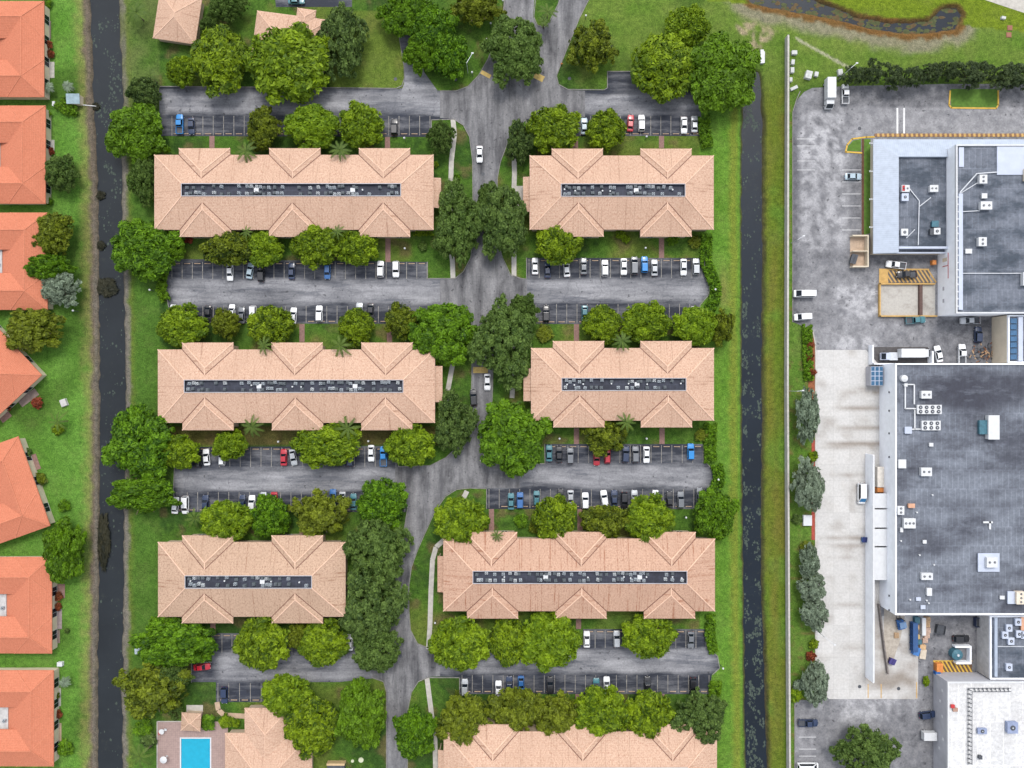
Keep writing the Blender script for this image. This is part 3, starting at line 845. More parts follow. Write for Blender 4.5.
def condenser_mesh(cm, k):
    mb = MB(); mb.box(-.36 * k, .36 * k, -.36, .36, 0.05, .7); mb.box(-.42, .42, -.42, .42, 0, .05)
    mb.cyl((0, 0, .7), (0, 0, .8), .29, .29, 10, 1); mb.cyl((0, 0, .8), (0, 0, .83), .12, .1, 8, 0)
    return mb.data('condenser', [cm, M_DARKM])


ME_COND = condenser_mesh(M_COND, 1); CONDS = [ME_COND, ME_COND, condenser_mesh(M_COND2, 1), condenser_mesh(M_COND2, 1.15), condenser_mesh(M_COND3, .95)]
mb = MB(); mb.cyl((0, 0, 0), (0, 0, .55), .13, .13, 8); mb.cyl((0, 0, .55), (0, 0, .68), .24, .2, 8)
ME_VENT = mb.data('vent_pipe', [M_WHITEM])
mb = MB(); mb.box(-.55, .55, -.5, .5, 0, .5); mb.box(-.62, .62, -.57, .57, .5, .58)
ME_HATCH = mb.data('roof_hatch', [M_WHITEM])


def window_mesh(w, h):
    mb = MB(); mb.box(-w / 2, w / 2, -.04, .0, -h / 2, h / 2, 0)
    f = .07
    for a in ((-w / 2 - f, -w / 2, -h / 2 - f, h / 2 + f), (w / 2, w / 2 + f, -h / 2 - f, h / 2 + f), (-w / 2, w / 2, -h / 2 - f, -h / 2), (-w / 2, w / 2, h / 2, h / 2 + f)):
        mb.box(a[0], a[1], -.07, 0, a[2], a[3], 1)
    mb.box(-.03, .03, -.06, -.04, -h / 2, h / 2, 1)
    return mb.data('window', [M_GLASS, M_WHITEM])


ME_WIN = window_mesh(1.5, 1.25); ME_WIN2 = window_mesh(2.4, 2.0)


def put(name, me, parent, p, rz=0.0):
    o = link(name, me, parent); o.location = Vector(p) - parent.location; o.rotation_euler = (0, 0, rz); return o


def apartment(label, x0, y0, x1, y1, tops, bots, ytop, ybot, porch, seed, mat=M_TILE, hw=25.6, well=None):
    he = 5.7; s = 0.3; rnd = random.Random(seed)
    c = W((x0 + x1) / 2, (y0 + y1) / 2, 0); c.z = 0
    k = 1 - he / HC
    c = Vector((c.x * k, c.y * k, 0))
    root = empty('apartment_block', c, 0, label, 'building', 'tile roofed apartment blocks')
    X = lambda x: W(x, 0, he).x
    Y = lambda y: W(0, y, he).y
    a0, a1, b0, b1 = X(x0), X(x1), Y(y1), Y(y0)
    roof = MB(); ridges = []; valleys = []
    hwell = 1.65
    L, hr, wl = hip(roof, a0, a1, b0, b1, he, s, 0, hwell); ridges += L
    bays = []
    hwm = hw * S * k
    for cx in tops: bays.append((X(cx), b1, Y(ytop), 1))
    for cx in bots: bays.append((X(cx), b0, Y(ybot), -1))
    for bx, ye, yf, sg in bays:
        depth = abs(yf - ye); back = hwm + 0.05
        za = he + hwm * s
        P = lambda dx, dy, z: (bx + dx, yf - sg * dy, z)
        F = [P(-hwm, 0, he), P(hwm, 0, he), P(0, hwm, za), P(0, depth + back, za), P(-hwm, depth + back, he), P(hwm, depth + back, he)]
        fl = lambda q: q if sg < 0 else q[::-1]
        roof.face(fl([F[0], F[1], F[2]])); roof.face(fl([F[4], F[0], F[2], F[3]])); roof.face(fl([F[1], F[5], F[3], F[2]]))
        t = .28
        for p, q in ((F[0], F[1]), (F[1], P(hwm, depth, he)), (P(-hwm, depth, he), F[0])):
            roof.face(fl([(p[0], p[1], he - t), (q[0], q[1], he - t), q, p]))
        roof.face(fl([(v[0], v[1], he - t) for v in (P(-hwm, depth, 0), P(hwm, depth, 0), F[1], F[0])]))
        ridges += [(F[0], F[2]), (F[1], F[2]), (F[2], P(0, depth + hwm, za))]
        valleys += [(P(-hwm, depth, he), P(0, depth + hwm, za)), (P(hwm, depth, he), P(0, depth + hwm, za))]
    ro = roof.build('roof', mat, root)
    rm = MB(); vm = MB()
    for p, q in ridges:
        rm = MB(); rm.bar(Vector(p) + Vector((0, 0, .05)), Vector(q) + Vector((0, 0, .05)), .26, .15); o = rm.build('ridge_tile', M_RIDGE, None, root.location); o.parent = ro
    for p, q in valleys:
        vm = MB(); vm.bar(Vector(p) + Vector((0, 0, .02)), Vector(q) + Vector((0, 0, .02)), .2, .1); o = vm.build('valley_trim', M_VALLEY, None, root.location); o.parent = ro
    # the long sunken plant well
    w = MB(); (wa, wb, wc, wd) = wl; zf = hr - 0.75
    w.face([(wa[0], wa[1], zf), (wb[0], wb[1], zf), (wc[0], wc[1], zf), (wd[0], wd[1], zf)])
    for p, q in ((wa, wb), (wb, wc), (wc, wd), (wd, wa)): w.face([q, p, (p[0], p[1], zf), (q[0], q[1], zf)])
    w.build('plant_well', M_WELL, root)
    e = MB()
    for p, q in ((wa, wb), (wb, wc), (wc, wd), (wd, wa)): e.bar(Vector(p) + Vector((0, 0, .06)), Vector(q) + Vector((0, 0, .06)), .16, .14)
    e.build('well_coping', M_GREYWALL, root)
    # walls
    wm = MB(); ins = 0.75
    wm.box(a0 + ins, a1 - ins, b0 + ins, b1 - ins, 0, he - .285)
    for bx, ye, yf, sg in bays: wm.box(bx - hwm + ins, bx + hwm - ins, ye - sg * ins * 0.9, yf - sg * ins, 0, he - .287)
    wm.build('wall', M_TAN, root)
    for bx, ye, yf, sg in bays:
        for dx in (-hwm * .5, hwm * .5):
            for z in (1.5, 4.2): put('window', ME_WIN, root, (bx + dx, yf - sg * (ins - .01), z), 0 if sg < 0 else math.pi)
    if porch:
        px0, px1, py0, py1 = porch
        h2 = 4.3
        pm = MB(); q0 = W(px0, py1, h2); q1 = W(px1, py0, h2)
        west = px0 < (x0 + x1) / 2
        xi = (a0 + ins - .02) if west else (a1 - ins + .02)
        xo = q0.x if west else q1.x
        zz = lambda x: h2 + abs(x - xo) * 0.25
        tri = [(xo, q0.y, h2), (xo, q1.y, h2), (xi, q1.y, zz(xi)), (xi, q0.y, zz(xi))]
        pm.face(tri if west is False else tri[::-1]); pm.face([(p[0], p[1], p[2] - .25) for p in (tri[::-1] if not west else tri)])
        for p, q in zip(tri, tri[1:] + tri[:1]): pm.face([(p[0], p[1], p[2] - .25), (q[0], q[1], q[2] - .25), q, p])
        pm.build('porch_roof', mat, root)
        pw = MB()
        for y in (q0.y + .4, (q0.y + q1.y) / 2, q1.y - .4): pw.box(xo + (.3 if west else -.6), xo + (.6 if west else -.3), y - .15, y + .15, 0, h2 - .26)
        pw.build('porch_post', M_TAN, root)
    # plant in the well
    Lw = wb[0] - wa[0]; n = int(Lw / 2.3)
    yc = (wa[1] + wd[1]) / 2
    for i in range(n):
        x = wa[0] + (i + .5) * Lw / n
        cl = (i % 9) in (0, 1, 7, 8) or rnd.random() < 0.12
        for sg in (-1, 1):
            if cl or rnd.random() < 0.72:
                put('condenser', rnd.choice(CONDS), root, (x + rnd.uniform(-.4, .4), yc + sg * (.95 + rnd.uniform(-.35, .2)), zf), rnd.choice((0, .1, 1.57, -.2)))
                if (cl and rnd.random() < .8): put('condenser', rnd.choice(CONDS), root, (x + 1.08 + rnd.uniform(-.15, .15), yc + sg * rnd.uniform(.6, 1.1), zf))
        if rnd.random() < .3: put('vent_pipe', ME_VENT, root, (x + rnd.uniform(-.5, .5), yc + rnd.uniform(-.3, .3), zf))
        if i % 11 == 8: put('roof_hatch', ME_HATCH, root, (x, yc, zf))
    return root


apartment('long top block with tan hip roof, on the side of the orange houses', 154.3, 154.8, 433.6, 229.8, (204.5, 294.8, 384.5), (205.5, 294.5, 384.5), 148.2, 236.8, (434, 441, 178, 208), 1)
apartment('long middle block with tan hip roof, on the side of the orange houses', 157.8, 349.5, 435, 422.8, (207.8, 297, 387), (208, 297.5, 386.8), 342.5, 430.2, (435, 442.5, 366, 402), 2)
apartment('short weathered bottom block with brownish hip roof, beside the tall dark trees', 158, 542, 345.6, 616.8, (207.8, 297.3), (207.5, 297.3), 535.4, 623.2, None, 3, M_TILE_OLD)
apartment('short top block with tan hip roof, on the warehouse side', 529.6, 155.5, 713.8, 229.6, (577.3, 666), (578, 666), 148.6, 236.6, (523, 529.6, 177, 212), 4)
apartment('short middle block with tan hip roof, on the warehouse side', 531, 348, 714, 420.6, (578.5, 666), (579, 666.5), 341, 427.4, (523.5, 531, 368.5, 401), 5)
apartment('long bottom block with rust streaks down its tan roof, warehouse side', 443.2, 538.6, 715, 611.2, (491.5, 580.5, 670), (492.5, 581, 669.5), 532, 618.6, (437.5, 443.2, 556, 592), 6, tile_mat('streaked_clay_tile', (0.50, 0.315, 0.222), (0.60, 0.405, 0.30), (0.30, 0.15, 0.10), streak=(0.24, 0.09, 0.045), streak_amt=0.8, sth=0.54))
apartment('tan roofed block cut off by the bottom edge of the picture', 443.6, 731.5, 717, 806, (493, 582, 671), (493, 582, 671), 724.5, 813, (438, 443.6, 750, 786), 7)


def hip_house(name, label, cat, rects, he, s, mat, rmat, wmat, org, rz=0.0, group=None, ins=0.6, flat=None):
    """rects in local metres (x0,x1,y0,y1); the roof is the union of their hip roofs"""
    root = empty(name, org, rz, label, cat, group)
    Z = Vector((0, 0, 0))
    roof = MB(); lines = []; wm = MB()
    for i, r in enumerate(rects):
        inset = 0.02 * i
        L, h, w = hip(roof, *r, he, s, inset); lines.append(L)
        wm.box(r[0] + ins + inset, r[1] - ins - inset, r[2] + ins + inset, r[3] - ins - inset, 0, he - .285 - .003 * i)
    ro = roof.build('roof', mat, None, Z); ro.parent = root

    def zat(r, x, y):
        d = min(x - r[0], r[1] - x, y - r[2], r[3] - y)
        return he + d * s if d >= 0 else -99
    rm = MB()
    for i, L in enumerate(lines):
        for p, q in L:
            P, Q = Vector(p), Vector(q); n = 24; run = None
            for k in range(n + 1):                         # keep only the stretch that shows above the other wings
                t = P.lerp(Q, k / n)
                ok = all(zat(r, t.x, t.y) <= t.z + 0.06 for j, r in enumerate(rects) if j != i)
                if ok and run is None: run = t
                if (not ok or k == n) and run is not None:
                    e = t if ok else P.lerp(Q, (k - 1) / n)
                    if (e - run).length > .4: rm = MB(); rm.bar(run + Vector((0, 0, .04)), e + Vector((0, 0, .04)), .17, .11); o = rm.build('ridge_tile', rmat, None, Z); o.parent = ro
                    run = None
    o = wm.build('wall', wmat, None, Z); o.parent = root
    return root


def orange_house(label, pr, py0, py1, depth=118):
    he = 3.4; k = S * (1 - he / HC)
    cx, cy = (pr - 48), (py0 + py1) / 2
    org = W(cx, cy, he); org.z = 0
    w = 48 * k; hh = (py1 - py0) / 2 * k; run = 18.6 * k
    root = hip_house('villa', label, 'house', [(w - 2 * run, w, -hh, hh), (-w - 6, w, hh - 2 * run, hh), (-w - 6, w, -hh, -hh + 2 * run)], he, 0.36, M_ORANGE, M_RIDGE_O, M_STUCCO, org, 0, 'orange roofed villas', 0.55)
    zf = he + 0.5
    lo = he - 10.5 * k * .36; xi = w - 2 * run
    m = MB(); m.face([(xi, -hh + 2 * run - .5, he - .01), (xi, hh - 2 * run + .5, he - .01), (xi - 10.5 * k, hh - 2 * run + .5, lo), (xi - 10.5 * k, -hh + 2 * run - .5, lo)]); o = m.build('inner_roof', M_ORANGE, None, Vector()); o.parent = root
    m = MB(); m.box(-w - 5, xi - 10.5 * k - .05, -hh + 2 * run - .5, hh - 2 * run + .5, lo - .4, lo + .1)
    o = m.build('flat_roof', M_CONC, None, Vector()); o.parent = root
    put('condenser', ME_COND, root, root.location + Vector((xi - 10.5 * k - .8, -.9, lo + .1)))
    for y in (-hh * .66, -hh * .2, hh * .25, hh * .68): put('window', ME_WIN2, root, root.location + Vector((w - .545, y, 1.35)), math.pi / 2)
    return root


orange_house('orange roofed villa nearest the top, beside two red shrubs', 44, 1, 97)
orange_house('orange roofed villa second from the top, dark bushy tree at its wall', 45.5, 105.5, 203.7)
orange_house('orange roofed villa third from the top, bare grey tree over its corner', 47.5, 212.5, 310)
k = S * (1 - 3.4 / HC)
for lab, E, ang, side in (('orange roofed villa turned with one corner pointing at the canal, above a round orange shrub', (45.3, 371.5), 41, 97), ('orange roofed villa tilted slightly, with a cream wall along its canal side', (34.2, 481), 0, 0)):
    if side:
        a = R(-ang); ex = W(*E, 3.4)
        d1 = Vector((-math.cos(R(41)), math.sin(R(41)), 0)); d2 = Vector((-math.cos(R(43)), -math.sin(R(43)), 0))
        h = 48 * k; org = ex + d1 * h + d2 * h; org.z = 0
        rz = math.atan2(-d2.y, -d2.x) * 1.0
        rt = hip_house('villa', lab, 'house', [(-h, h, -h, h), (h - 37 * k, h, -h + .02, h - .02)], 3.4, 0.36, M_ORANGE, M_RIDGE_O, M_STUCCO, org, rz, 'orange roofed villas', .55)
        for y in (-h * .5, 0, h * .5): 
            o = link('window', ME_WIN2, rt); o.location = (h - .545, y, 1.35); o.rotation_euler = (0, 0, math.pi / 2)
            o = link('window', ME_WIN2, rt); o.location = (y, -h + .545, 1.35)
    else:
        rz = math.atan2(31.5, 88)
        h = 47.5 * k; ex = W(*E, 3.4); org = ex - Vector((math.cos(rz), math.sin(rz), 0)) * h; org.z = 0
        rt = hip_house('villa', lab, 'house', [(h - 37 * k, h, -h, h), (-h - 8, h, h - 37 * k, h), (-h - 8, h, -h, -h + 37 * k)], 3.4, 0.36, M_ORANGE, M_RIDGE_O, M_STUCCO, org, rz, 'orange roofed villas', .55)
        lo = 3.4 - 10.5 * k * .36; xi = h - 37 * k
        m = MB(); m.face([(xi, -h + 37 * k - .5, 3.39), (xi, h - 37 * k + .5, 3.39), (xi - 10.5 * k, h - 37 * k + .5, lo), (xi - 10.5 * k, -h + 37 * k - .5, lo)]); o = m.build('inner_roof', M_ORANGE, None, Vector()); o.parent = rt
        m = MB(); m.box(-h - 7, xi - 10.5 * k - .05, -h + 37 * k - .5, h - 37 * k + .5, lo - .4, lo + .1); o = m.build('flat_roof', M_CONC, None, Vector()); o.parent = rt
        for y in (-h * .6, 0, h * .55): 
            o = link('window', ME_WIN2, rt); o.location = (h - .545, y, 1.35); o.rotation_euler = (0, 0, math.pi / 2)
orange_house('orange roofed villa under the edge of a tall yellow-green tree', 51.8, 557, 653.6)
orange_house('orange roofed villa nearest the bottom, with a grey roof deck', 53.6, 670.3, 766.5)


def px_house(label, cx, cy, w, h, rz, extra=(), he=3.0, s=0.33, mat=M_TILE, name='clubhouse', cat='building'):
    k = S * (1 - he / HC); org = W(cx, cy, he); org.z = 0
    rects = [(-w / 2 * k, w / 2 * k, -h / 2 * k, h / 2 * k)] + [tuple(v * k for v in e) for e in extra]
    return hip_house(name, label, cat, rects, he, s, mat, M_RIDGE, M_TAN, org, rz)


px_house('small tan roofed building at the top beside the canal', 177.5, 18, 43, 47, R(-8.5), name='bungalow')
px_house('tan roofed building half hidden by the biggest yellow-green tree at the top', 290, 41, 73, 52, R(-7.5), [(3, 22, -10, 34)], name='bungalow')
px_house('tan roofed pool house beside the blue swimming pool', 268.5, 770, 87, 74, 0, [(-24, 22, -20, 62)], he=3.4, name='pool_house')
px_house('little tan roofed pavilion at the end of the swimming pool', 191, 722, 19.5, 18, R(-3), he=2.8, s=.35, mat=M_TILE_OLD, name='pavilion')

# ---------------------------------------------------------------- warehouses
def quad_strip(mb, outer, inner, zo, zi, m=0):
    n = len(outer)
    for i in range(n):
        j = (i + 1) % n
        mb.face([(*outer[i], zo), (*outer[j], zo), (*inner[j], zi), (*inner[i], zi)], m)


def rooftop(parent, name, x, y, w, d, h, zr, mat=M_WHITEM, fans=(0, 0), fr=0.3, parts=True):
    """plant box on a flat roof: roof-level map centre, metres; fans = columns, rows"""
    p = W(x, y, zr)
    m = MB(); m.box(p.x - w / 2, p.x + w / 2, p.y - d / 2, p.y + d / 2, zr + .12, zr + h)
    m.box(p.x - w / 2 - .08, p.x + w / 2 + .08, p.y - d / 2 - .08, p.y + d / 2 + .08, zr + h, zr + h + .06)
    m.box(p.x - w / 2 + .1, p.x + w / 2 - .1, p.y - d / 2 + .1, p.y + d / 2 - .1, zr, zr + .12)
    o = m.build(name, mat, parent)
    nx, ny = fans
    for i in range(nx):
        for j in range(ny):
            fx = p.x - w / 2 + (i + .5) * w / nx; fy = p.y - d / 2 + (j + .5) * d / ny
            f = MB(); f.cyl((fx, fy, zr + h + .06), (fx, fy, zr + h + .16), fr, fr, 12, 0); f.cyl((fx, fy, zr + h + .16), (fx, fy, zr + h + .2), fr * .3, fr * .3, 8, 1)
            q = f.build('fan', [M_DARKM, M_STEEL], None, parent.location); q.parent = o
    return o


def pipe(parent, pts, zr, mat=M_WHITEM, r=.16, name='pipe'):
    m = MB()
    q = [W(x, y, zr) + Vector((0, 0, .3)) for x, y in pts]
    for a, b in zip(q, q[1:]): m.bar(a, b, r * 2, r * 2)
    for a in q: m.box(a.x - .12, a.x + .12, a.y - .12, a.y + .12, zr, zr + .3)
    return m.build(name, mat, parent)


def shell(label, x0, y0, x1, y1, h, wmat, rmat, name='warehouse', par=.45, parw=.35, pmat=M_WHITEWALL, fn=None):
    """flat roofed block; map rectangle of the ROOF edge"""
    p = W(x0, y1, h); q = W(x1, y0, h)
    root = empty(name, ((p.x + q.x) / 2, (p.y + q.y) / 2, 0), 0, label, 'warehouse')
    m = MB(); m.box(p.x, q.x, p.y, q.y, 0, h - .02); m.build('wall', wmat, root)
    m = MB()
    if fn:
        kk = S * (1 - h / HC); X0, X1, Y0, Y1 = p.x + parw, q.x - parw, p.y + parw, q.y - parw; nx, ny = int((X1 - X0) / 1.2), int((Y1 - Y0) / 1.2)
        P = [(X0 + (X1 - X0) * i / nx, Y0 + (Y1 - Y0) * j / ny, h) for j in range(ny + 1) for i in range(nx + 1)]
        m.v = P; m.f = [(j * (nx + 1) + i, j * (nx + 1) + i + 1, (j + 1) * (nx + 1) + i + 1, (j + 1) * (nx + 1) + i) for j in range(ny) for i in range(nx)]; m.m = [0] * len(m.f)
        o = m.build('roof', rmat, root); o.data.attributes.new('wear', 'FLOAT', 'POINT').data.foreach_set('value', [fn(512 + v[0] / kk, 384 - v[1] / kk) for v in P])
    else:
        m.face([(p.x + parw, p.y + parw, h), (q.x - parw, p.y + parw, h), (q.x - parw, q.y - parw, h), (p.x + parw, q.y - parw, h)]); m.build('roof', rmat, root)
    m = MB()
    for b in ((p.x - .02, q.x + .02, p.y - .02, p.y + parw), (p.x - .02, q.x + .02, q.y - parw, q.y + .02), (p.x - .02, p.x + parw, p.y + parw + .003, q.y - parw - .003), (q.x - parw, q.x + .02, p.y + parw + .003, q.y - parw - .003)):
        m.box(*b, h - .25, h + par)
    m.build('parapet', pmat, root)
    return root, p, q


def wall_bits(root, wx, ys, zs, mat, w=.9, hgt=.8, name='wall_vent'):
    """vents on a west wall"""
    for y in ys:
        m = MB(); m.box(wx - .06, wx + .02, y - w / 2, y + w / 2, zs, zs + hgt); m.build(name, mat, root)


# big dark roofed warehouse
def bigstain(px, py):
    w = 0.0
    for x, y, a, sx, sy in ((978, 394, 1.3, 44, 17), (1015, 386, .9, 40, 12), (935, 384, .7, 24, 7), (925, 450, .35, 20, 8), (985, 470, .5, 60, 4), (910, 468, .8, 7, 5), (895, 500, .3, 12, 12), (990, 505, .5, 60, 5), (978, 560, .9, 5, 9), (985, 575, .35, 40, 5), (930, 535, .35, 30, 10), (1010, 440, .3, 30, 6), (950, 590, .4, 60, 6), (980, 602, .5, 45, 4)):
        f = 1 + .9 * nz(px, py, 12, 2) + .5 * nz(px, py, 5, 6)
        w += a * math.exp(-(((px - x) / sx) ** 2 + ((py - y) / sy) ** 2)) * f
    w -= .45 * math.exp(-(((px - 915) / 22) ** 2 + ((py - 405) / 30) ** 2))
    w += .28 * nz(px / 3, py, 9, 15)
    return max(0, min(.9, w))


hb = 8.2
big, p, q = shell('big warehouse with dark blue-grey flat roof and a long white canal side wall', 894.6, 363.5, 1150, 614.5, hb, M_WHITEWALL, M_ROOFDK, fn=bigstain)
for y in (392, 410, 432, 455, 590, 604):
    m = MB(); yy = W(0, y).y; m.box(p.x - .25, p.x + .02, yy - .25, yy + .25, 5.4, 5.7); m.build('wall_lamp', M_DARKM, big)
rooftop(big, 'condenser_bank', 927.5, 409.3, 6.4, 2.3, .9, hb, M_WHITEM, (4, 2), .5)
rooftop(big, 'condenser_bank', 929.2, 425.3, 4.9, 2.4, .9, hb, M_WHITEM, (3, 2), .5)
rooftop(big, 'air_handler', 924, 394.6, 2.6, 1.9, 1.2, hb, M_WHITEM, (2, 1), .28)
rooftop(big, 'air_handler', 990, 427, 2.8, 6.3, 1.6, hb, M_WHITEM)
rooftop(big, 'duct_housing', 981, 427, 2.0, 3.6, 1.0, hb, M_TEAL)
rooftop(big, 'air_handler', 924, 471.3, 2.7, 2.1, 1.2, hb, M_WHITEM, (2, 1), .3)
rooftop(big, 'roof_box', 900.5, 463.5, 1.9, 2.2, .9, hb, M_WHITEM)
rooftop(big, 'air_handler', 899, 509.8, 1.6, 2.2, 1.0, hb, M_WHITEM, (1, 2), .3)
rooftop(big, 'air_handler', 907.3, 522.5, 3.0, 2.5, 1.2, hb, M_WHITEM, (3, 1), .3)
rooftop(big, 'roof_box', 910, 505.3, 1.6, 1.0, .8, hb, plain('salmon_box', (.5, .28, .18)))
rooftop(big, 'roof_box', 900.5, 529.5, .6, 1.1, .6, hb, M_WHITEM)
rooftop(big, 'roof_box', 923.5, 541.3, .8, .8, .6, hb, M_WHITEM)
rooftop(big, 'roof_box', 930, 444.5, .9, .8, .6, hb, M_WHITEM)
rooftop(big, 'roof_curb', 987.5, 562, 5.6, 4.8, .5, hb, M_PANEL)
rooftop(big, 'air_handler', 988.5, 561, 2.7, 2.6, 1.5, hb, M_WHITEM, (2, 1), .3)
rooftop(big, 'air_handler', 925, 575.5, 2.9, 1.7, 1.0, hb, M_WHITEM, (2, 1), .3)
rooftop(big, 'roof_box', 927.5, 591, 1.2, 1.9, .9, hb, M_WHITEM)
rooftop(big, 'roof_box', 917.5, 598.5, 1.1, .8, .5, hb, M_PANEL)
rooftop(big, 'roof_box', 922, 606.5, 1.1, .9, .5, hb, M_PANEL)
rooftop(big, 'roof_curb', 1010.5, 597, 2.2, 3.2, .6, hb, M_PANEL)
rooftop(big, 'air_handler', 1017.5, 596.5, 2.3, 3.2, 1.4, hb, plain('cream_box', (.6, .52, .42)), (1, 3), .26)
rooftop(big, 'roof_box', 1001, 597, 1.1, .8, .5, hb, M_WHITEM)
rooftop(big, 'roof_box', 907, 430, 1.7, 1.7, .7, hb, M_PANEL)
rooftop(big, 'roof_box', 904.5, 385, .7, .7, .7, hb, M_WHITEM)
rooftop(big, 'roof_box', 987, 522, 2.4, .35, .4, hb, M_WHITEM)
rooftop(big, 'roof_box', 989, 525, .35, 2.0, .4, hb, M_WHITEM)
m = MB(); c = W(902.5, 378.5, hb); m.cyl((c.x, c.y, hb), (c.x, c.y, hb + 1.1), .9, .9, 16); m.cyl((c.x, c.y, hb + 1.1), (c.x, c.y, hb + 1.35), .9, .2, 16); m.build('ventilator', M_WHITEM, big)
pipe(big, [(903, 384.5), (913.5, 384.5), (913.5, 404)], hb); pipe(big, [(904.5, 386), (904.5, 408.5), (917, 408.5)], hb); pipe(big, [(914, 410), (914, 429), (909, 429.5)], hb); pipe(big, [(914, 429), (921, 429)], hb)
for a in ((950, 447, 560), (905, 432, 965), (930, 478, 1020), (900, 446, 446)):
    pass
rnd = random.Random(5)
for _ in range(10): put('vent_pipe', ME_VENT, big, W(rnd.uniform(899, 935), rnd.uniform(480, 610), hb))

# upper dark roofed warehouse
h2 = 8.2
up, p, q = shell('upper warehouse with dark flat roof and a pale equipment strip, above the fenced truck bay', 955.3, 145, 1150, 313.5, h2, M_WHITEWALL, M_ROOFDK2, pmat=M_WHITEM)
m = MB(); s0 = W(959.6, 310, h2); s1 = W(959.6, 194, h2); m.box(s0.x - .55, s0.x + .55, s0.y, s1.y, h2 + .02, h2 + .55); m.build('roof_curb', M_PANEL, up)
for i in range(16):
    yy = s0.y + (i + .5) * (s1.y - s0.y) / 16; m = MB(); m.box(s0.x - .85, s0.x - .552, yy - .17, yy + .17, h2 + .1, h2 + .5); m.build('bracket', M_WHITEM, up)
m = MB(); a = W(996.5, 175, h2); b = W(1060, 146.8, h2); m.box(a.x, b.x, a.y, b.y, h2 + .01, h2 + .25); m.build('roof_panel', M_PANEL, up)
m = MB(); a = W(958.5, 167, h2); b = W(963.5, 147.5, h2); m.box(a.x, b.x, a.y, b.y, h2 + .01, h2 + .2); m.build('roof_panel', M_PANEL, up)
rooftop(up, 'air_handler', 980.5, 180.3, 1.9, 2.2, 1.2, h2, M_WHITEM, (1, 2), .3)
rooftop(up, 'roof_box', 982.8, 196.5, 1.3, 1.2, .7, h2, M_WHITEM)
rooftop(up, 'air_handler', 983.5, 206.5, 2.9, 2.0, 1.2, h2, M_WHITEM, (2, 1), .3)
rooftop(up, 'air_handler', 979.8, 242.5, 2.0, 2.2, 1.2, h2, M_WHITEM, (1, 2), .3)
rooftop(up, 'roof_box', 967.5, 251.5, 1.6, 1.1, .5, h2, M_WHITEM)
rooftop(up, 'air_handler', 1026, 279.5, 3.2, 3.4, 1.3, h2, M_WHITEM, (2, 2), .4)
rooftop(up, 'roof_box', 1025, 175.5, 1.4, 3.2, .8, h2, plain('cream_box', (.6, .52, .42)))
rooftop(up, 'roof_box', 982.5, 239.5, .6, .6, 1, h2, M_WHITEM)
pipe(up, [(959, 193), (976, 174), (996, 172.5)], h2, M_STEEL, .13); pipe(up, [(960, 193.5), (977, 183)], h2, M_STEEL, .1); pipe(up, [(960, 212), (979, 211)], h2, M_STEEL, .1)
pipe(up, [(960, 273.5), (1024, 273.5)], h2, M_STEEL, .1)
wx = p.x
for y, mt in ((262, M_RED), (290, M_DARKM), (302, M_DARKM)):
    m = MB(); yy = W(0, y).y; m.box(wx - .08, wx + .02, yy - .5, yy + .5, 2.5, 4.5 if mt is M_RED else 3.2); m.build('wall_panel', M_GREYWALL if mt is not M_RED else M_BEIGEWALL, up)
m = MB(); y0 = W(0, 256).y; m.box(wx - .12, wx - .02, y0 - 7.0, y0, 5.0, 5.15); m.box(wx - .12, wx - .02, y0 - 3.5, y0 - 3.35, 2.5, 5.0); m.build('fire_pipe', M_RED, up)

# low front wing with a metal skirt roof
hl = 3.6; hi_ = 5.1
low = empty('showroom', W(905, 200), 0, 'low front wing with a pale metal skirt roof round a sunken dark flat roof', 'building')
o0 = W(873.3, 139.3, hl); o1 = W(948, 253.6, hl)                     # outer NW, SE
i0 = W(898.8, 156.6, hi_); i1 = W(947, 247, hi_)
zfl = 4.2
m = MB()
m.face([(o0.x, o1.y, hl), (i0.x, o1.y, hi_), (i0.x, i0.y, hi_), (o0.x, o0.y, hl)][::-1])
xe = W(948, 0, hi_).x
m.face([(o0.x, o0.y, hl), (i0.x, i0.y, hi_), (xe, i0.y, hi_), (xe, o0.y, hl)][::-1])
xf = W(1100, 0, hl).x; ytall = q.y                                   # strip along the front of the tall block
zs = hl + (hi_ - hl) * (o0.y - ytall - .1) / (o0.y - i0.y)
m.face([(xe, o0.y, hl), (xe, ytall + .1, zs), (xf, ytall + .1, zs), (xf, o0.y, hl)][::-1])
m.face([(o0.x, o1.y, hl - .3), (o0.x, o1.y, hl), (o0.x, o0.y, hl), (o0.x, o0.y, hl - .3)][::-1]); m.face([(o0.x, o0.y, hl - .3), (o0.x, o0.y, hl), (xf, o0.y, hl), (xf, o0.y, hl - .3)][::-1])
m.face([(i0.x, i1.y, hi_), (i0.x, i1.y, zfl), (i0.x, i0.y, zfl), (i0.x, i0.y, hi_)]); m.face([(i0.x, i0.y, zfl), (xe, i0.y, zfl), (xe, i0.y, hi_), (i0.x, i0.y, hi_)])
m.face([(o0.x, o1.y, hl - .3), (i0.x, o1.y, hl - .3), (i0.x, o1.y, hi_), (o0.x, o1.y, hl)]); m.face([(i0.x, o1.y, hl - .3), (i0.x, i1.y, hl - .3), (i0.x, i1.y, hi_), (i0.x, o1.y, hi_)])
m.build('metal_roof', M_METALROOF, low)
m = MB(); m.face([(i0.x, i1.y, zfl), (xe, i1.y, zfl), (xe, i0.y, zfl), (i0.x, i0.y, zfl)]); m.build('flat_roof', M_ROOFDK2, low)
m = MB(); a = W(899, 248.6, 4.9); b = W(945, 246.4, 4.9); m.box(a.x, wx - .02, a.y, b.y, 3.9, 4.9); a = W(873.5, 254, hl); m.box(i0.x + .01, wx - .03, o1.y, o1.y + .35, hl - .3, hl + .35); m.build('parapet', M_PANEL, low)
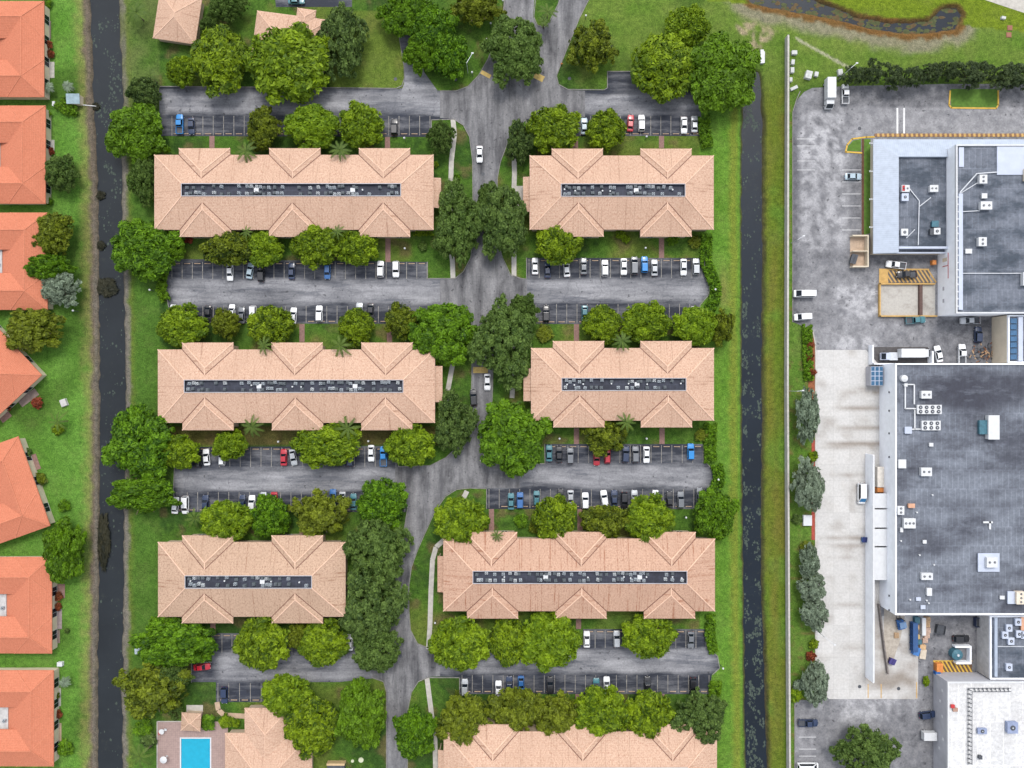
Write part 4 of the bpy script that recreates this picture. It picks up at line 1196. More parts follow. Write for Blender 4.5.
m = MB(); m.face([(i0.x, o1.y + .36, hl - .1), (wx - .02, o1.y + .36, hl - .1), (wx - .02, i1.y - .3, hl - .1), (i0.x, i1.y - .3, hl - .1)]); m.build('gutter_roof', M_ROOFDK, low)
m = MB(); m.box(o0.x + .9, wx - .05, o1.y + .3, o0.y - .9, 0, hl - .31); m.box(wx - .05, xf, ytall + .05, o0.y - .9, 0, hl - .31); m.build('wall', M_BEIGEWALL, low)
for y in (143, 171, 199, 227):
    yy = W(0, y, hl).y; m = MB(); m.box(o0.x - .9, o0.x - .01, yy - .1, yy + .1, hl - .2, hl - .1); m.box(o0.x - 1.0, o0.x - .7, yy - .2, yy + .2, hl - .24, hl - .1); m.build('wall_lamp', M_WHITEM, low)
rooftop(low, 'air_handler', 903.5, 189.5, 2.0, 1.7, 1.1, zfl, M_WHITEM, (2, 1), .25)
rooftop(low, 'roof_box', 901.3, 189.3, .5, 1.3, 1.2, zfl, M_RED)
rooftop(low, 'air_handler', 903.2, 198, 1.7, 1.9, 1.0, zfl, M_PANEL, (1, 1), .4)
rooftop(low, 'air_handler', 931.8, 189.5, 2.1, 1.7, 1.1, zfl, M_WHITEM, (2, 1), .25)
rooftop(low, 'air_handler', 902.5, 233, 1.7, 1.7, 1.1, zfl, M_WHITEM, (1, 1), .4)
rooftop(low, 'air_handler', 934.8, 232, 1.6, 1.6, 1.1, zfl, M_WHITEM, (1, 1), .4)
rooftop(low, 'roof_box', 930.5, 232.5, 1.2, 1.6, 1.0, zfl, M_DARKM); rooftop(low, 'roof_box', 933.5, 224.5, 1.7, 1.5, .9, zfl, M_TEAL)
pipe(low, [(908, 188), (918.5, 201), (917.5, 245)], zfl, M_STEEL, .1); pipe(low, [(919, 206.5), (930, 198)], zfl, M_STEEL, .1); pipe(low, [(906, 238), (914, 230)], zfl, M_STEEL, .08)

# white roofed warehouse at the bottom corner
h3 = 6.6
wh, p, q = shell('white roofed warehouse at the bottom corner, orange striped bay above it', 947.3, 681.6, 1150, 850, h3, M_GREYWALL, M_ROOFWH, par=.25, pmat=M_WHITEM)
for x0, y0, x1, y1 in ((967, 687.5, 967, 764), (971, 691, 971, 764), (967, 687.5, 1010, 687.5), (971, 691, 1010, 691)):
    m = MB(); m.bar(W(x0, y0, h3) + Vector((0, 0, .45)), W(x1, y1, h3) + Vector((0, 0, .45)), .12, .12); m.build('rack_rail', M_DARKM, wh)
for i in range(18):
    y = 689 + i * 4.3; m = MB(); m.bar(W(966.7, y, h3) + Vector((0, 0, .35)), W(971.3, y + 1.2, h3) + Vector((0, 0, .35)), .14, .14); c = W(969, y, h3); m.box(c.x - .06, c.x + .06, c.y - .06, c.y + .06, h3, h3 + .3); m.build('rack_rung', M_DARKM, wh)
for i in range(9):
    x = 973.5 + i * 4.2; m = MB(); m.bar(W(x, 687.2, h3) + Vector((0, 0, .35)), W(x + 1.2, 691.3, h3) + Vector((0, 0, .35)), .14, .14); c = W(x, 689, h3); m.box(c.x - .06, c.x + .06, c.y - .06, c.y + .06, h3, h3 + .3); m.build('rack_rung', M_DARKM, wh)
rooftop(wh, 'roof_fan', 980.5, 729.8, 2.3, 1.4, .8, h3, plain('blue_grey_box', (.22, .26, .38)), (1, 1), .5)
rooftop(wh, 'air_handler', 1009.7, 725.8, 2.7, 2.9, 1.2, h3, _mc['blue_grey_box'], (1, 1), .7)
rooftop(wh, 'roof_fan', 978.7, 756, .8, .9, .8, h3, M_DARKM)
rooftop(wh, 'roof_box', 951.7, 705.5, .9, .8, .5, h3, M_RED); rooftop(wh, 'roof_box', 954.5, 709, 1.2, .9, .4, h3, plain('rust_box', (.32, .2, .15)))
for y, z in ((690, 4), (702, 3), (738, 4.4), (750, 2.5), (716, 4)):
    m = MB(); yy = W(0, y, 4).y; m.box(p.x - .07, p.x + .02, yy - .35, yy + .35, z, z + .6); m.build('wall_vent', M_WHITEM, wh)

# two strips of building at the edge
e1, p, q = shell('beige walled workshop at the picture edge between the two dark roofed warehouses', 1007.6, 315.2, 1150, 362.8, 6.6, M_BEIGEWALL, M_ROOFDK2, 'workshop', .3)
m = MB(); a = W(1017, 361, 6.6); b = W(1021.5, 317, 6.6); m.box(a.x, b.x, a.y, b.y, 6.62, 7.2); m.build('roof_curb', M_PANEL, e1)
for i in range(7): rooftop(e1, 'roof_light', 1012.8, 321 + i * 6, 1.6, 1.2, .3, 6.6, plain('blue_skylight', (.05, .12, .22), .2))
e2, p, q = shell('grey walled workshop with dark roof at the picture edge below the biggest warehouse', 989.6, 615.6, 1150, 679, 5.6, M_CONC, M_ROOFDK2, 'workshop', .3)
m = MB(); a = W(993.5, 676, 5.6); b = W(996.3, 617, 5.6); m.box(a.x, b.x, a.y, b.y, 5.62, 6.1); m.build('roof_curb', M_METALROOF, e2)
for x, y in ((1007, 627), (1016, 621), (1003, 634), (1009, 640), (1017, 633), (1007, 666), (1022, 634)): rooftop(e2, 'air_handler', x, y, 1.5, 1.8, .9, 5.6, M_PANEL, (1, 1), .4)
rooftop(e2, 'duct', 1021, 623, .8, 3.4, .7, 5.6, plain('salmon_box', (.5, .28, .18)))
pipe(e2, [(997, 646), (1030, 646)], 5.6, M_STEEL, .1)


# ---------------------------------------------------------------- yard walls and bays
def wall_thing(name, label, path, h, t, mat, z0=0.0, cat='wall', cap=None):
    """free-standing wall along a ground path"""
    mb = MB(); q = [W(*p) for p in path]
    for a, b in zip(q, q[1:]):
        d = (b - a).normalized() * (t / 2 - .002)
        mb.bar(a + Vector((0, 0, z0 + h / 2)) - d, b + Vector((0, 0, z0 + h / 2)) + d, t, h)
    if cap is None: return tag(mb.build(name, mat), label, cat)
    c = (q[0] + q[-1]) / 2; c.z = 0
    r = empty(name, c, 0, label, cat); mb.build('wall_panel', mat, r)
    m2 = MB()
    for a, b in zip(q, q[1:]): m2.bar(a + Vector((0, 0, z0 + h + .05)), b + Vector((0, 0, z0 + h + .05)), t + .15, .1)
    m2.build('coping', cap, r); return r


wall_thing('boundary_wall', 'long pale concrete boundary wall between the grass verge and the warehouse yard', [(785.4, 39), (784.8, 384), (787, 768), (787.3, 840)], 2.2, .35, M_CONC, cap=M_WALK)
wall_thing('dock_wall', 'long white loading dock wall standing in the pale concrete apron', [(865.8, 454), (865.8, 676)], 4.4, .35, M_WHITEWALL, cap=M_WHITEM)
for i, (y0, y1, what) in enumerate(((493.5, 508, 'topmost of the white dock canopies, beside the small truck with orange cab'), (509.5, 527.5, 'second white dock canopy from the orange truck cab'), (529, 546, 'third white dock canopy from the orange truck cab'), (547.5, 580, 'last and longest of the white dock canopies'))):
    a = W(874.2, y1, 4.3); b = W(889, y0, 4.3); root = empty('dock_canopy', ((a.x + b.x) / 2, (a.y + b.y) / 2, 0), 0, what, 'canopy', 'white dock canopies')
    m = MB(); m.box(a.x, W(881.5, 0, 0).x, a.y, b.y, 4.15, 4.3); m.build('canopy_roof', M_WHITEM, root)
    m = MB(); m.box(a.x + .2, a.x + .35, a.y + .2, a.y + .35, .06, 4.15); m.box(a.x + .2, a.x + .35, b.y - .35, b.y - .2, .06, 4.15); m.build('post', M_STEEL, root)
wall_thing('ramp_wall', 'thin dark retaining wall of the sloping truck ramp', [(877.5, 604), (882, 640), (886.5, 672)], 1.1, .35, plain('dirty_concrete', (.17, .15, .14), .9, .3))
sheet('truck_ramp', [(884, 608), (905, 614), (900, 640), (892, 664), (887, 664), (883.5, 640)], 0.07, plain('tan_concrete2', (.36, .32, .27), .9, .25))
wall_thing('bay_wall', 'white wall round the sunken truck bay of the box truck', [(869, 346), (869, 364), (928, 364.5), (928, 352)], 2.4, .35, M_WHITEWALL)
# yellow striped bay & concrete pit
sheet('striped_bay', [(878.5, 269), (930, 269), (930, 283.5), (878.5, 283.5)], 0.045, plain('dark_bay_floor', (.10, .09, .085), .9, .3))
mb = MB(); q0 = 880
for i in range(13): mb.bar(W(q0 + i * 4, 270) + Vector((0, 0, .06)), W(q0 + i * 4 + 5 + 3, 282.5) + Vector((0, 0, .06)), .42, .01)
mb.bar(W(879, 269.4) + Vector((0, 0, .072)), W(929, 269.4) + Vector((0, 0, .072)), .4, .01); mb.box(*[(v - 512) * S for v in (879, 888)], *[(384 - v) * S for v in (270, 283)], .066, .07)
tag(mb.build('bay_stripes', M_AMBER), kind='structure')
wall_thing('pit_wall', 'low amber edged wall round the square concrete pit', [(933, 284.2), (878.6, 284.2), (878.6, 316.3), (935, 316.3)], .9, .35, M_AMBER)
wall_thing('pit_wall', 'dark double wall closing the square concrete pit toward the warehouse', [(919.5, 285), (919.5, 316)], .8, .9, plain('brown_steel', (.10, .06, .05), .8, .3))
sheet('pit_floor', [(879.3, 285), (935, 285), (935, 315.8), (879.3, 315.8)], 0.05, slab_mat('pit_concrete', (.40, .38, .345), 30, 30, .01, (.14, .12, .1), .75))
# bin enclosure
mb = MB(); c = W(857, 252)
for x0, x1, y0, y1 in ((849.5, 865.5, 236.2, 237.4), (849.5, 865.5, 266.8, 268), (864.3, 865.5, 237.4, 266.8), (850, 864.3, 251.8, 252.6)):
    mb.box((x0 - 512) * S, (x1 - 512) * S, (384 - y0) * S, (384 - y1) * S, 0, 1.9)
tag(mb.build('bin_enclosure', M_BEIGEWALL), 'beige walled two part bin enclosure in the warehouse yard', 'enclosure')
sheet('bin_floor', [(850, 237.5), (864.2, 237.5), (864.2, 266.7), (850, 266.7)], 0.05, plain('tan_floor', (.40, .30, .22), .9, .25))
# walled tank bay, striped bay by the white roofed warehouse
mb = MB()
for x0, x1, y0, y1 in ((952, 968, 644, 645.8), (966.3, 968, 645.8, 660), (953, 968, 660, 662)): mb.box((x0 - 512) * S, (x1 - 512) * S, (384 - y0) * S, (384 - y1) * S, 0, 1.6)
tag(mb.build('tank_enclosure', M_WHITEWALL), 'white three sided wall round the teal tank', 'enclosure')
sheet('striped_bay', [(933, 660.5), (972, 660.5), (972, 672.8), (933, 672.8)], 0.05, plain('dark_red_bay', (.12, .07, .04), .9, .3))
mb = MB()
for i in range(9): mb.bar(W(934 + i * 3.9, 661) + Vector((0, 0, .065)), W(934 + i * 3.9 + 6.5, 672.4) + Vector((0, 0, .065)), .4, .01)
for y in (660.8, 672.6): mb.bar(W(933, y) + Vector((0, 0, .075)), W(972, y) + Vector((0, 0, .075)), .3, .01)
tag(mb.build('bay_stripes', M_YELLOW), kind='structure')
# blue gridded annex roof by the dock
root = empty('lean_to', W(873, 376), 0, 'small lean-to with a blue glazed grid roof beside the big warehouse', 'lean-to')
a = W(871, 385.5, 3); b = W(883.4, 366.5, 3); m = MB(); m.box(a.x, b.x, a.y, b.y, .06, 2.9); m.build('wall', M_GREYWALL, root)
m = MB()
for i in range(3):
    for j in range(4):
        w_ = (b.x - a.x) / 3; d_ = (b.y - a.y) / 4; m.box(a.x + i * w_ + .12, a.x + (i + 1) * w_ - .12, a.y + j * d_ + .1, a.y + (j + 1) * d_ - .1, 2.9, 3.0)
m.build('roof_glazing', plain('blue_glazing', (.04, .11, .2), .2), root)
m = MB(); m.box(a.x, b.x, a.y, b.y, 2.9, 2.93); m.build('roof_frame', M_PANEL, root)

# swimming pool
pool = empty('swimming_pool', W(195, 770), 0, 'bright turquoise rectangular swimming pool in a pink paved deck', 'swimming pool')
m = MB(); X = lambda v: (v - 512) * S; Y = lambda v: (384 - v) * S
m.face([(X(181.2), Y(810), -2), (X(210.2), Y(810), -2), (X(210.2), Y(738.5), -2), (X(181.2), Y(738.5), -2)])
for a, b in (((181.2, 810), (210.2, 810)), ((210.2, 810), (210.2, 738.5)), ((210.2, 738.5), (181.2, 738.5)), ((181.2, 738.5), (181.2, 810))):
    m.face([(X(b[0]), Y(b[1]), -2), (X(a[0]), Y(a[1]), -2), (X(a[0]), Y(a[1]), .05), (X(b[0]), Y(b[1]), .05)])
m.build('basin', plain('pale_pool_tile', (.5, .6, .62), .4), pool)
m = MB(); m.face([(X(181.2), Y(810), -.08), (X(210.2), Y(810), -.08), (X(210.2), Y(738.5), -.08), (X(181.2), Y(738.5), -.08)]); m.build('pool_water', M_POOLW, pool)
m = MB()
for x0, x1, y0, y1 in ((180, 181.2, 737.3, 811), (210.2, 211.4, 737.3, 811), (181.2, 210.2, 737.3, 738.5)): m.box(X(x0), X(x1), Y(y1), Y(y0), 0, .1)
m.build('coping', M_WHITEM, pool)
for i, pl in enumerate(([(157.5, 721.5), (228, 721.5), (228, 737.3), (157.5, 737.3)], [(157.5, 737.3), (180, 737.3), (180, 830), (157.5, 830)], [(211.4, 737.3), (228, 737.3), (228, 830), (211.4, 830)])): sheet('pool_deck', pl, 0.06, M_DECK)
path_bars('deck_edge', [[(157.3, 830), (157.3, 721.3), (182, 721.3)]], M_WALK, .25, .08, .12)
# patios behind the villas
for x0, x1, y0, y1, mt, lab in ((45.5, 51, 21, 39, plain('brown_pavers', (.2, .15, .13), .9, .3), 'brown paved patio of the top villa'), (46, 54.5, 62, 78, M_WALK, 'pale patio with white furniture by the top villa'), (46.5, 54.5, 140, 151, M_WALK, 'pale patio slab by the second villa'),
                               (55, 65, 584, 598, M_BRICK, 'red-brown patio under the yellow-green tree villa, upper one'), (54.5, 62, 609, 629, plain('mauve_pavers', (.25, .2, .2), .9, .3), 'mauve paved patio below a red shrub'), (54.5, 60, 630, 643, _mc['brown_pavers'], 'narrow brown patio at the villa wall'),
                               (54, 61, 688, 706, M_WALK, 'pale patio strip by the bottom villa'), (55, 61.5, 723, 741, plain('tan_pavers', (.38, .28, .2), .9, .3), 'tan paved patio by the bottom villa')):
    mb = MB(); mb.box(X(x0), X(x1), Y(y1), Y(y0), 0, .09); tag(mb.build('patio', mt), lab, 'patio')
for pts, mt, lab in (([(28, 453 - 50), (34, 397), (37, 391), (20, 403)], M_BRICK, ''),):
    pass
for a, b, w, mt, lab in (((20, 404), (37, 391.5), 1.6, _mc['brown_pavers'], 'grey-brown terrace along the corner villa'), ((0, 419), (9, 412), 2.0, M_BRICK, 'dark red terrace of the corner villa'), ((31.5, 455), (37, 470), 1.8, M_BRICK, 'mauve terrace along the tilted villa')):
    mb = MB(); mb.bar(W(*a) + Vector((0, 0, .05)), W(*b) + Vector((0, 0, .05)), w * 1.4, .1); tag(mb.build('terrace', mt), lab, 'terrace')
# ================================================================ vehicles (front toward +Y)
def inset_quad(mb, q, k, off, m=0):
    c = sum((Vector(p) for p in q), Vector()) / 4
    n = (Vector(q[1]) - Vector(q[0])).cross(Vector(q[3]) - Vector(q[0])).normalized()
    mb.face([tuple(c + (Vector(p) - c) * k + n * off) for p in q], m)


def wheel_mesh(r=.32, w=.2):
    mb = MB(); mb.cyl((-w / 2, 0, 0), (w / 2, 0, 0), r, r, 14, 0); mb.cyl((-w / 2 - .01, 0, 0), (w / 2 + .01, 0, 0), r * .6, r * .6, 10, 1)
    return mb.data('wheel', [M_RUBBER, M_STEEL])


ME_WHEEL = wheel_mesh(); ME_WHEELB = wheel_mesh(.42, .28)


def sec(y, w, zb, zt, cr):
    return [(-w * .94, y, zb), (-w, y, zb + .22), (-w, y, zt - .16), (-w * .93, y, zt - .03), (-w * .55, y, zt + cr * .7), (0, y, zt + cr), (w * .55, y, zt + cr * .7), (w * .93, y, zt - .03), (w, y, zt - .16), (w, y, zb + .22), (w * .94, y, zb)]


SPEC = {  # length, half width, deck z, roof z, cabin: rear base, rear roof, front roof, windscreen base
    'sedan': (4.65, .91, .88, 1.43, -1.75, -1.1, .25, 1.05), 'suv': (4.6, .94, 1.0, 1.72, -2.2, -1.9, .3, 1.0), 'hatchback': (4.2, .88, .92, 1.5, -2.0, -1.6, .25, 1.0),
    'pickup': (5.5, .97, 1.05, 1.82, -.75, -.55, .75, 1.4), 'van': (5.9, 1.03, 1.15, 2.3, -2.93, -2.85, 1.2, 2.45), 'minivan': (5.0, .97, .98, 1.75, -2.42, -2.15, .7, 1.65)}


def make_vehicle(kind):
    L, w, zd, zr, ra, rb, fb, fa = SPEC[kind]
    root = empty(kind if kind != 'pickup' else 'pickup_truck', (0, 0, 0))
    h = L / 2; zb = .24
    mb = MB()
    tail = zd if kind in ('sedan', 'hatchback', 'suv', 'van', 'minivan') else zd
    st = [(-h, .80, tail - .22), (-h + .12, .93, tail - .06), (-h + .5, .985, tail), (-.6, 1, zd), (fa, 1, zd), (h - .75, .985, zd - .05), (h - .25, .93, zd - .13), (h - .05, .82, zd - .26), (h, .7, zd - .36)]
    if kind == 'van': st[-4:] = [(h - .5, .99, zd - .02), (h - .2, .95, zd - .08), (h - .05, .88, zd - .2), (h, .8, zd - .3)]
    secs = [sec(y, w * k, zb + (.08 if abs(y) > h - .2 else 0), z, .05) for y, k, z in st]
    if kind == 'pickup': secs = [s_ for s_, q in zip(secs, st) if q[0] >= -.61]; secs.insert(0, sec(-.85, w, zb, zd, .05))
    mb.loft(secs, 0)
    if kind == 'pickup':
        mb.box(-w, w, -h, -.852, zb + .1, .62); mb.box(-w, -w + .1, -h, -.852, .622, zd); mb.box(w - .1, w, -h, -.852, .622, zd); mb.box(-w + .1, w - .1, -h, -h + .1, .622, zd - .02)
    wb = w * .9; wt = w * (.70 if kind not in ('van', 'suv', 'minivan') else .80)
    z0 = zd - .04
    lo = [(-wb, ra, z0), (wb, ra, z0), (wb, fa, z0), (-wb, fa, z0)]; hi = [(-wt, rb, zr), (wt, rb, zr), (wt, fb, zr), (-wt, fb, zr)]
    cm = MB()
    for i in range(4): cm.face([lo[i], lo[(i + 1) % 4], hi[(i + 1) % 4], hi[i]])
    cm.face(hi); cm.face(lo[::-1])
    me = cm.data('cabin', [M_BLACK], uv=False, bevel=.07)
    base = len(mb.v); mb.v += [tuple(v.co) for v in me.vertices]
    for p in me.polygons: mb.f.append(tuple(base + i for i in p.vertices)); mb.m.append(0)
    bpy.data.meshes.remove(me)
    body = mb.build('body', [M_BLACK], root, Vector(), uv=False)
    body.material_slots[0].link = 'OBJECT'
    for nm, i, kk in (('rear_window', 0, .86), ('side_window', 1, .84), ('windshield', 2, .9), ('side_window', 3, .84)):
        g = MB(); inset_quad(g, [lo[i], lo[(i + 1) % 4], hi[(i + 1) % 4], hi[i]], kk, .02); 
        g.build(nm, M_GLASS, root, Vector(), uv=False)
    ax = h - .85
    for sx in (-1, 1):
        for y in (-ax, ax - .02):
            o = link('wheel', ME_WHEEL, root); o.location = (sx * (w - .1), y, .32)
        g = MB(); g.box(sx * w * .42, sx * w * .72, h - .16, h + .005, zd - .42, zd - .27); g.build('headlight', M_LAMP, root, Vector(), uv=False)
        g = MB(); g.box(sx * w * .5, sx * w * .78, -h - .01, -h + .14, tail - .36, tail - .2); g.build('taillight', M_TAIL, root, Vector(), uv=False)
        g = MB(); g.box(sx * (w - .02), sx * (w + .16), fa - .38, fa - .22, zd - .02, zd + .12); o = g.build('mirror', M_BLACK, root, Vector(), uv=False)
    if kind == 'pickup':
        g = MB(); g.box(-w + .1, w - .1, -h + .1, -.86, .622, .66); g.build('cargo_bed', M_DARKM, root, Vector(), uv=False)
    return root


PROTO = {}; USED = set()
COLR = {'white': (.72, .73, .74), 'silver': (.42, .44, .46), 'grey': (.16, .17, .185), 'black': (.014, .014, .017), 'navy': (.015, .03, .075), 'blue': (.03, .12, .32), 'bright blue': (.01, .20, .52), 'red': (.42, .015, .03), 'teal': (.05, .17, .20), 'pale blue': (.34, .44, .50), 'dark green': (.02, .05, .05)}
ROWP = {'L1': 'row above the long top block', 'L2u': 'upper row below the long top block', 'L2l': 'lower row below the long top block', 'L3u': 'upper row below the long middle block', 'L3l': 'lower row below the long middle block', 'L4': 'lot below the short bottom block',
        'R1': 'row above the short top block', 'R2u': 'upper row below the short top block', 'R2l': 'lower row below the short top block', 'R3u': 'upper row below the short middle block', 'R3l': 'lower row below the short middle block', 'R4u': 'upper row below the long bottom block', 'R4l': 'lower row below the long bottom block'}
CARS = [
    ('L1', 181, 125, 0, 'bright blue', 'pickup'), ('L1', 192.5, 127, 178, 'navy', 'sedan'), ('L1', 394.7, 128, 0, 'black', 'suv'),
    ('L2u', 231, 273, 180, 'white', 'sedan'), ('L2u', 251, 271, 8, 'pale blue', 'sedan'), ('L2u', 262, 274, 0, 'black', 'suv'), ('L2u', 292.3, 271.5, 0, 'navy', 'sedan'), ('L2u', 328, 272, 180, 'blue', 'hatchback'), ('L2u', 381, 269.5, 0, 'white', 'suv'), ('L2u', 396.3, 269.5, 180, 'white', 'suv'),
    ('L2l', 174.3, 313, 3, 'white', 'sedan'), ('L2l', 209, 314, 180, 'black', 'sedan'), ('L2l', 233, 312, 0, 'white', 'hatchback'), ('L2l', 242.5, 315.5, 0, 'grey', 'sedan'), ('L2l', 254, 314, 180, 'white', 'suv'), ('L2l', 294, 316, 4, 'white', 'sedan'), ('L2l', 320, 314, 0, 'white', 'suv'), ('L2l', 360, 311, 0, 'silver', 'suv'), ('L2l', 371, 312, 180, 'black', 'sedan'),
    ('L3u', 207.5, 457, 355, 'white', 'sedan'), ('L3u', 199, 459, 0, 'black', 'suv'), ('L3u', 223, 458, 0, 'white', 'hatchback'), ('L3u', 284.6, 457, 0, 'red', 'sedan'), ('L3u', 294, 457, 170, 'silver', 'sedan'), ('L3u', 351, 458, 0, 'navy', 'suv'), ('L3u', 371.6, 453, 180, 'white', 'sedan'), ('L3u', 384, 456, 0, 'bright blue', 'pickup'),
    ('L3l', 176.5, 505, 5, 'white', 'sedan'), ('L3l', 186.5, 504.5, 180, 'white', 'minivan'), ('L3l', 206.5, 503, 0, 'navy', 'sedan'), ('L3l', 243.3, 502, 0, 'navy', 'hatchback'), ('L3l', 253, 503, 0, 'white', 'suv'), ('L3l', 264.3, 500, 0, 'silver', 'sedan'), ('L3l', 275, 500, 180, 'red', 'sedan'), ('L3l', 333.5, 497, 0, 'blue', 'sedan'), ('L3l', 343, 499.5, 180, 'silver', 'sedan'), ('L3l', 354, 501.5, 0, 'teal', 'sedan'),
    ('L4', 203, 666, 85, 'red', 'sedan'), ('L4', 225.5, 694, 180, 'navy', 'suv'), ('L4', 350.3, 641.5, 0, 'white', 'sedan'),
    ('R1', 584, 127, 0, 'pale blue', 'sedan'), ('R1', 630, 124, 4, 'red', 'sedan'), ('R1', 641, 124, 0, 'white', 'suv'), ('R1', 683.5, 126, 180, 'white', 'sedan'), ('R1', 693.8, 125, 0, 'silver', 'sedan'),
    ('R2u', 535, 266.5, 0, 'white', 'sedan'), ('R2u', 547.5, 270, 0, 'navy', 'sedan'), ('R2u', 566.3, 269, 355, 'white', 'sedan'), ('R2u', 583.5, 266.5, 0, 'grey', 'sedan'), ('R2u', 604.5, 268.5, 0, 'white', 'suv'), ('R2u', 623.5, 267, 180, 'white', 'sedan'), ('R2u', 634, 266, 0, 'grey', 'minivan'), ('R2u', 644, 265, 0, 'bright blue', 'suv'), ('R2u', 654, 268, 0, 'silver', 'sedan'), ('R2u', 683, 267.5, 180, 'white', 'sedan'), ('R2u', 695.3, 267, 0, 'silver', 'suv'),
    ('R2l', 546, 314, 0, 'black', 'suv'), ('R2l', 584.5, 314, 180, 'teal', 'sedan'), ('R2l', 693.5, 314, 180, 'white', 'hatchback'),
    ('R3u', 549, 453, 0, 'teal', 'sedan'), ('R3u', 559, 454, 0, 'black', 'sedan'), ('R3u', 570, 455.5, 0, 'grey', 'suv'), ('R3u', 596.3, 457, 180, 'red', 'sedan'), ('R3u', 607, 456, 0, 'red', 'hatchback'), ('R3u', 625.3, 454, 3, 'navy', 'suv'), ('R3u', 635, 454, 0, 'grey', 'suv'), ('R3u', 646, 454.5, 180, 'white', 'sedan'), ('R3u', 690, 451.5, 0, 'bright blue', 'suv'),
    ('R3l', 511, 501, 0, 'teal', 'sedan'), ('R3l', 520, 500, 0, 'blue', 'suv'), ('R3l', 536.5, 498, 0, 'teal', 'hatchback'), ('R3l', 560.5, 497, 0, 'black', 'sedan'), ('R3l', 570.3, 498, 180, 'silver', 'sedan'), ('R3l', 585, 500.3, 0, 'white', 'suv'), ('R3l', 604, 498, 352, 'white', 'suv'), ('R3l', 614, 498, 0, 'navy', 'sedan'), ('R3l', 624, 500, 180, 'black', 'suv'), ('R3l', 634, 498, 0, 'silver', 'sedan'), ('R3l', 655, 498, 0, 'white', 'sedan'), ('R3l', 669, 499.5, 0, 'black', 'sedan'), ('R3l', 680, 499.5, 0, 'grey', 'suv'), ('R3l', 699, 495, 0, 'grey', 'hatchback'),
    ('R4u', 586.5, 638.5, 0, 'white', 'sedan'), ('R4u', 616.3, 638, 0, 'silver', 'suv'), ('R4u', 690.2, 639, 180, 'grey', 'sedan'),
    ('R4l', 465, 686, 0, 'silver', 'suv'), ('R4l', 498.5, 688, 0, 'white', 'sedan'), ('R4l', 509.3, 683.5, 0, 'navy', 'sedan'), ('R4l', 521, 683, 180, 'blue', 'sedan'), ('R4l', 550, 684, 0, 'black', 'suv'), ('R4l', 596, 685.5, 0, 'teal', 'sedan'), ('R4l', 606.3, 684, 0, 'white', 'sedan'), ('R4l', 647, 684, 0, 'black', 'sedan'), ('R4l', 692.3, 685, 180, 'black', 'suv'),
]
OTHER = [  # px, py, ang, colour, kind, label
    (479.7, 155, 180, 'white', 'sedan', 'white sedan driving alone on the central road between the two top blocks'),
    (487.5, 382, 180, 'white', 'sedan', 'white sedan on the central road beside the short middle block'),
    (473.7, 397.5, 356, 'black', 'suv', 'black car on the central road beside the long middle block'),
    (297, 2, 90, 'teal', 'sedan', 'teal car at the very top edge above the half hidden bungalow'),
    (844, 95, 0, 'white', 'pickup', 'white pickup parked next to the white box truck'),
    (852, 177.3, 90, 'pale blue', 'sedan', 'pale blue sedan alone beside the front wing of the upper warehouse'),
    (803, 294, 270, 'white', 'van', 'white van by the boundary wall, upper of two'),
    (802, 317, 266, 'white', 'minivan', 'white minivan by the boundary wall, just above the red flowered bed'),
    (894.5, 265.3, 277, 'white', 'pickup', 'white pickup just above the amber striped bay'),
    (905, 274.8, 268, 'black', 'pickup', 'black pickup standing on the amber striped bay'),
    (914, 320.3, 86, 'teal', 'pickup', 'teal pickup below the square concrete pit'),
    (968.3, 320.8, 268, 'silver', 'pickup', 'silver pickup under the wall of the upper warehouse'),
    (976.3, 335, 2, 'navy', 'suv', 'navy car in front of the beige workshop wall'),
    (937, 354, 348, 'white', 'sedan', 'white sedan slanting beside the box truck in the sunken bay'),
    (960.3, 354, 0, 'white', 'pickup', 'white pickup with a black bonnet near the scrap heap'),
    (860, 492.8, 180, 'white', 'van', 'white van with a blue windscreen on the pale concrete apron'),
    (807, 721.7, 90, 'navy', 'pickup', 'navy pickup near the foot of the boundary wall, bottom of the yard'),
    (806.5, 765, 90, 'white', 'van', 'white van cut off by the bottom edge of the picture'),
    (959.5, 637.6, 90, 'black', 'suv', 'black car beside the teal tank enclosure'),
    (926, 713.5, 84, 'navy', 'suv', 'dark navy car tucked against the white roofed warehouse wall'),
]


def place_vehicle(px, py, ang, colour, kind, label, group):
    if kind not in PROTO: PROTO[kind] = make_vehicle(kind)
    r = PROTO[kind] if kind not in USED else dup(PROTO[kind])
    USED.add(kind)
    z = 0.035 if not (816 < px < 880 and py > 350) else 0.062
    if 468 < px < 500 and 110 < py < 460: z = .052
    r.location = W(px, py) + Vector((0, 0, z)); r.rotation_euler = (0, 0, -R(ang))
    for c in r.children:
        if 'blue windscreen' in label and c.name.split('.')[0] == 'windshield': c.material_slots[0].link = 'OBJECT'; c.material_slots[0].material = plain('blue_tinted_glass', (.02, .16, .34), .1)
        if c.name.split('.')[0] == 'body': c.material_slots[0].material = paint(colour, COLR[colour], .25 if colour in ('silver', 'grey') else 0.0)
    for k_ in ('label', 'category', 'group'):
        if k_ in r: del r[k_]
    tag(r, label, {'pickup': 'pickup truck'}.get(kind, 'van' if 'van' in kind else 'car'), group)


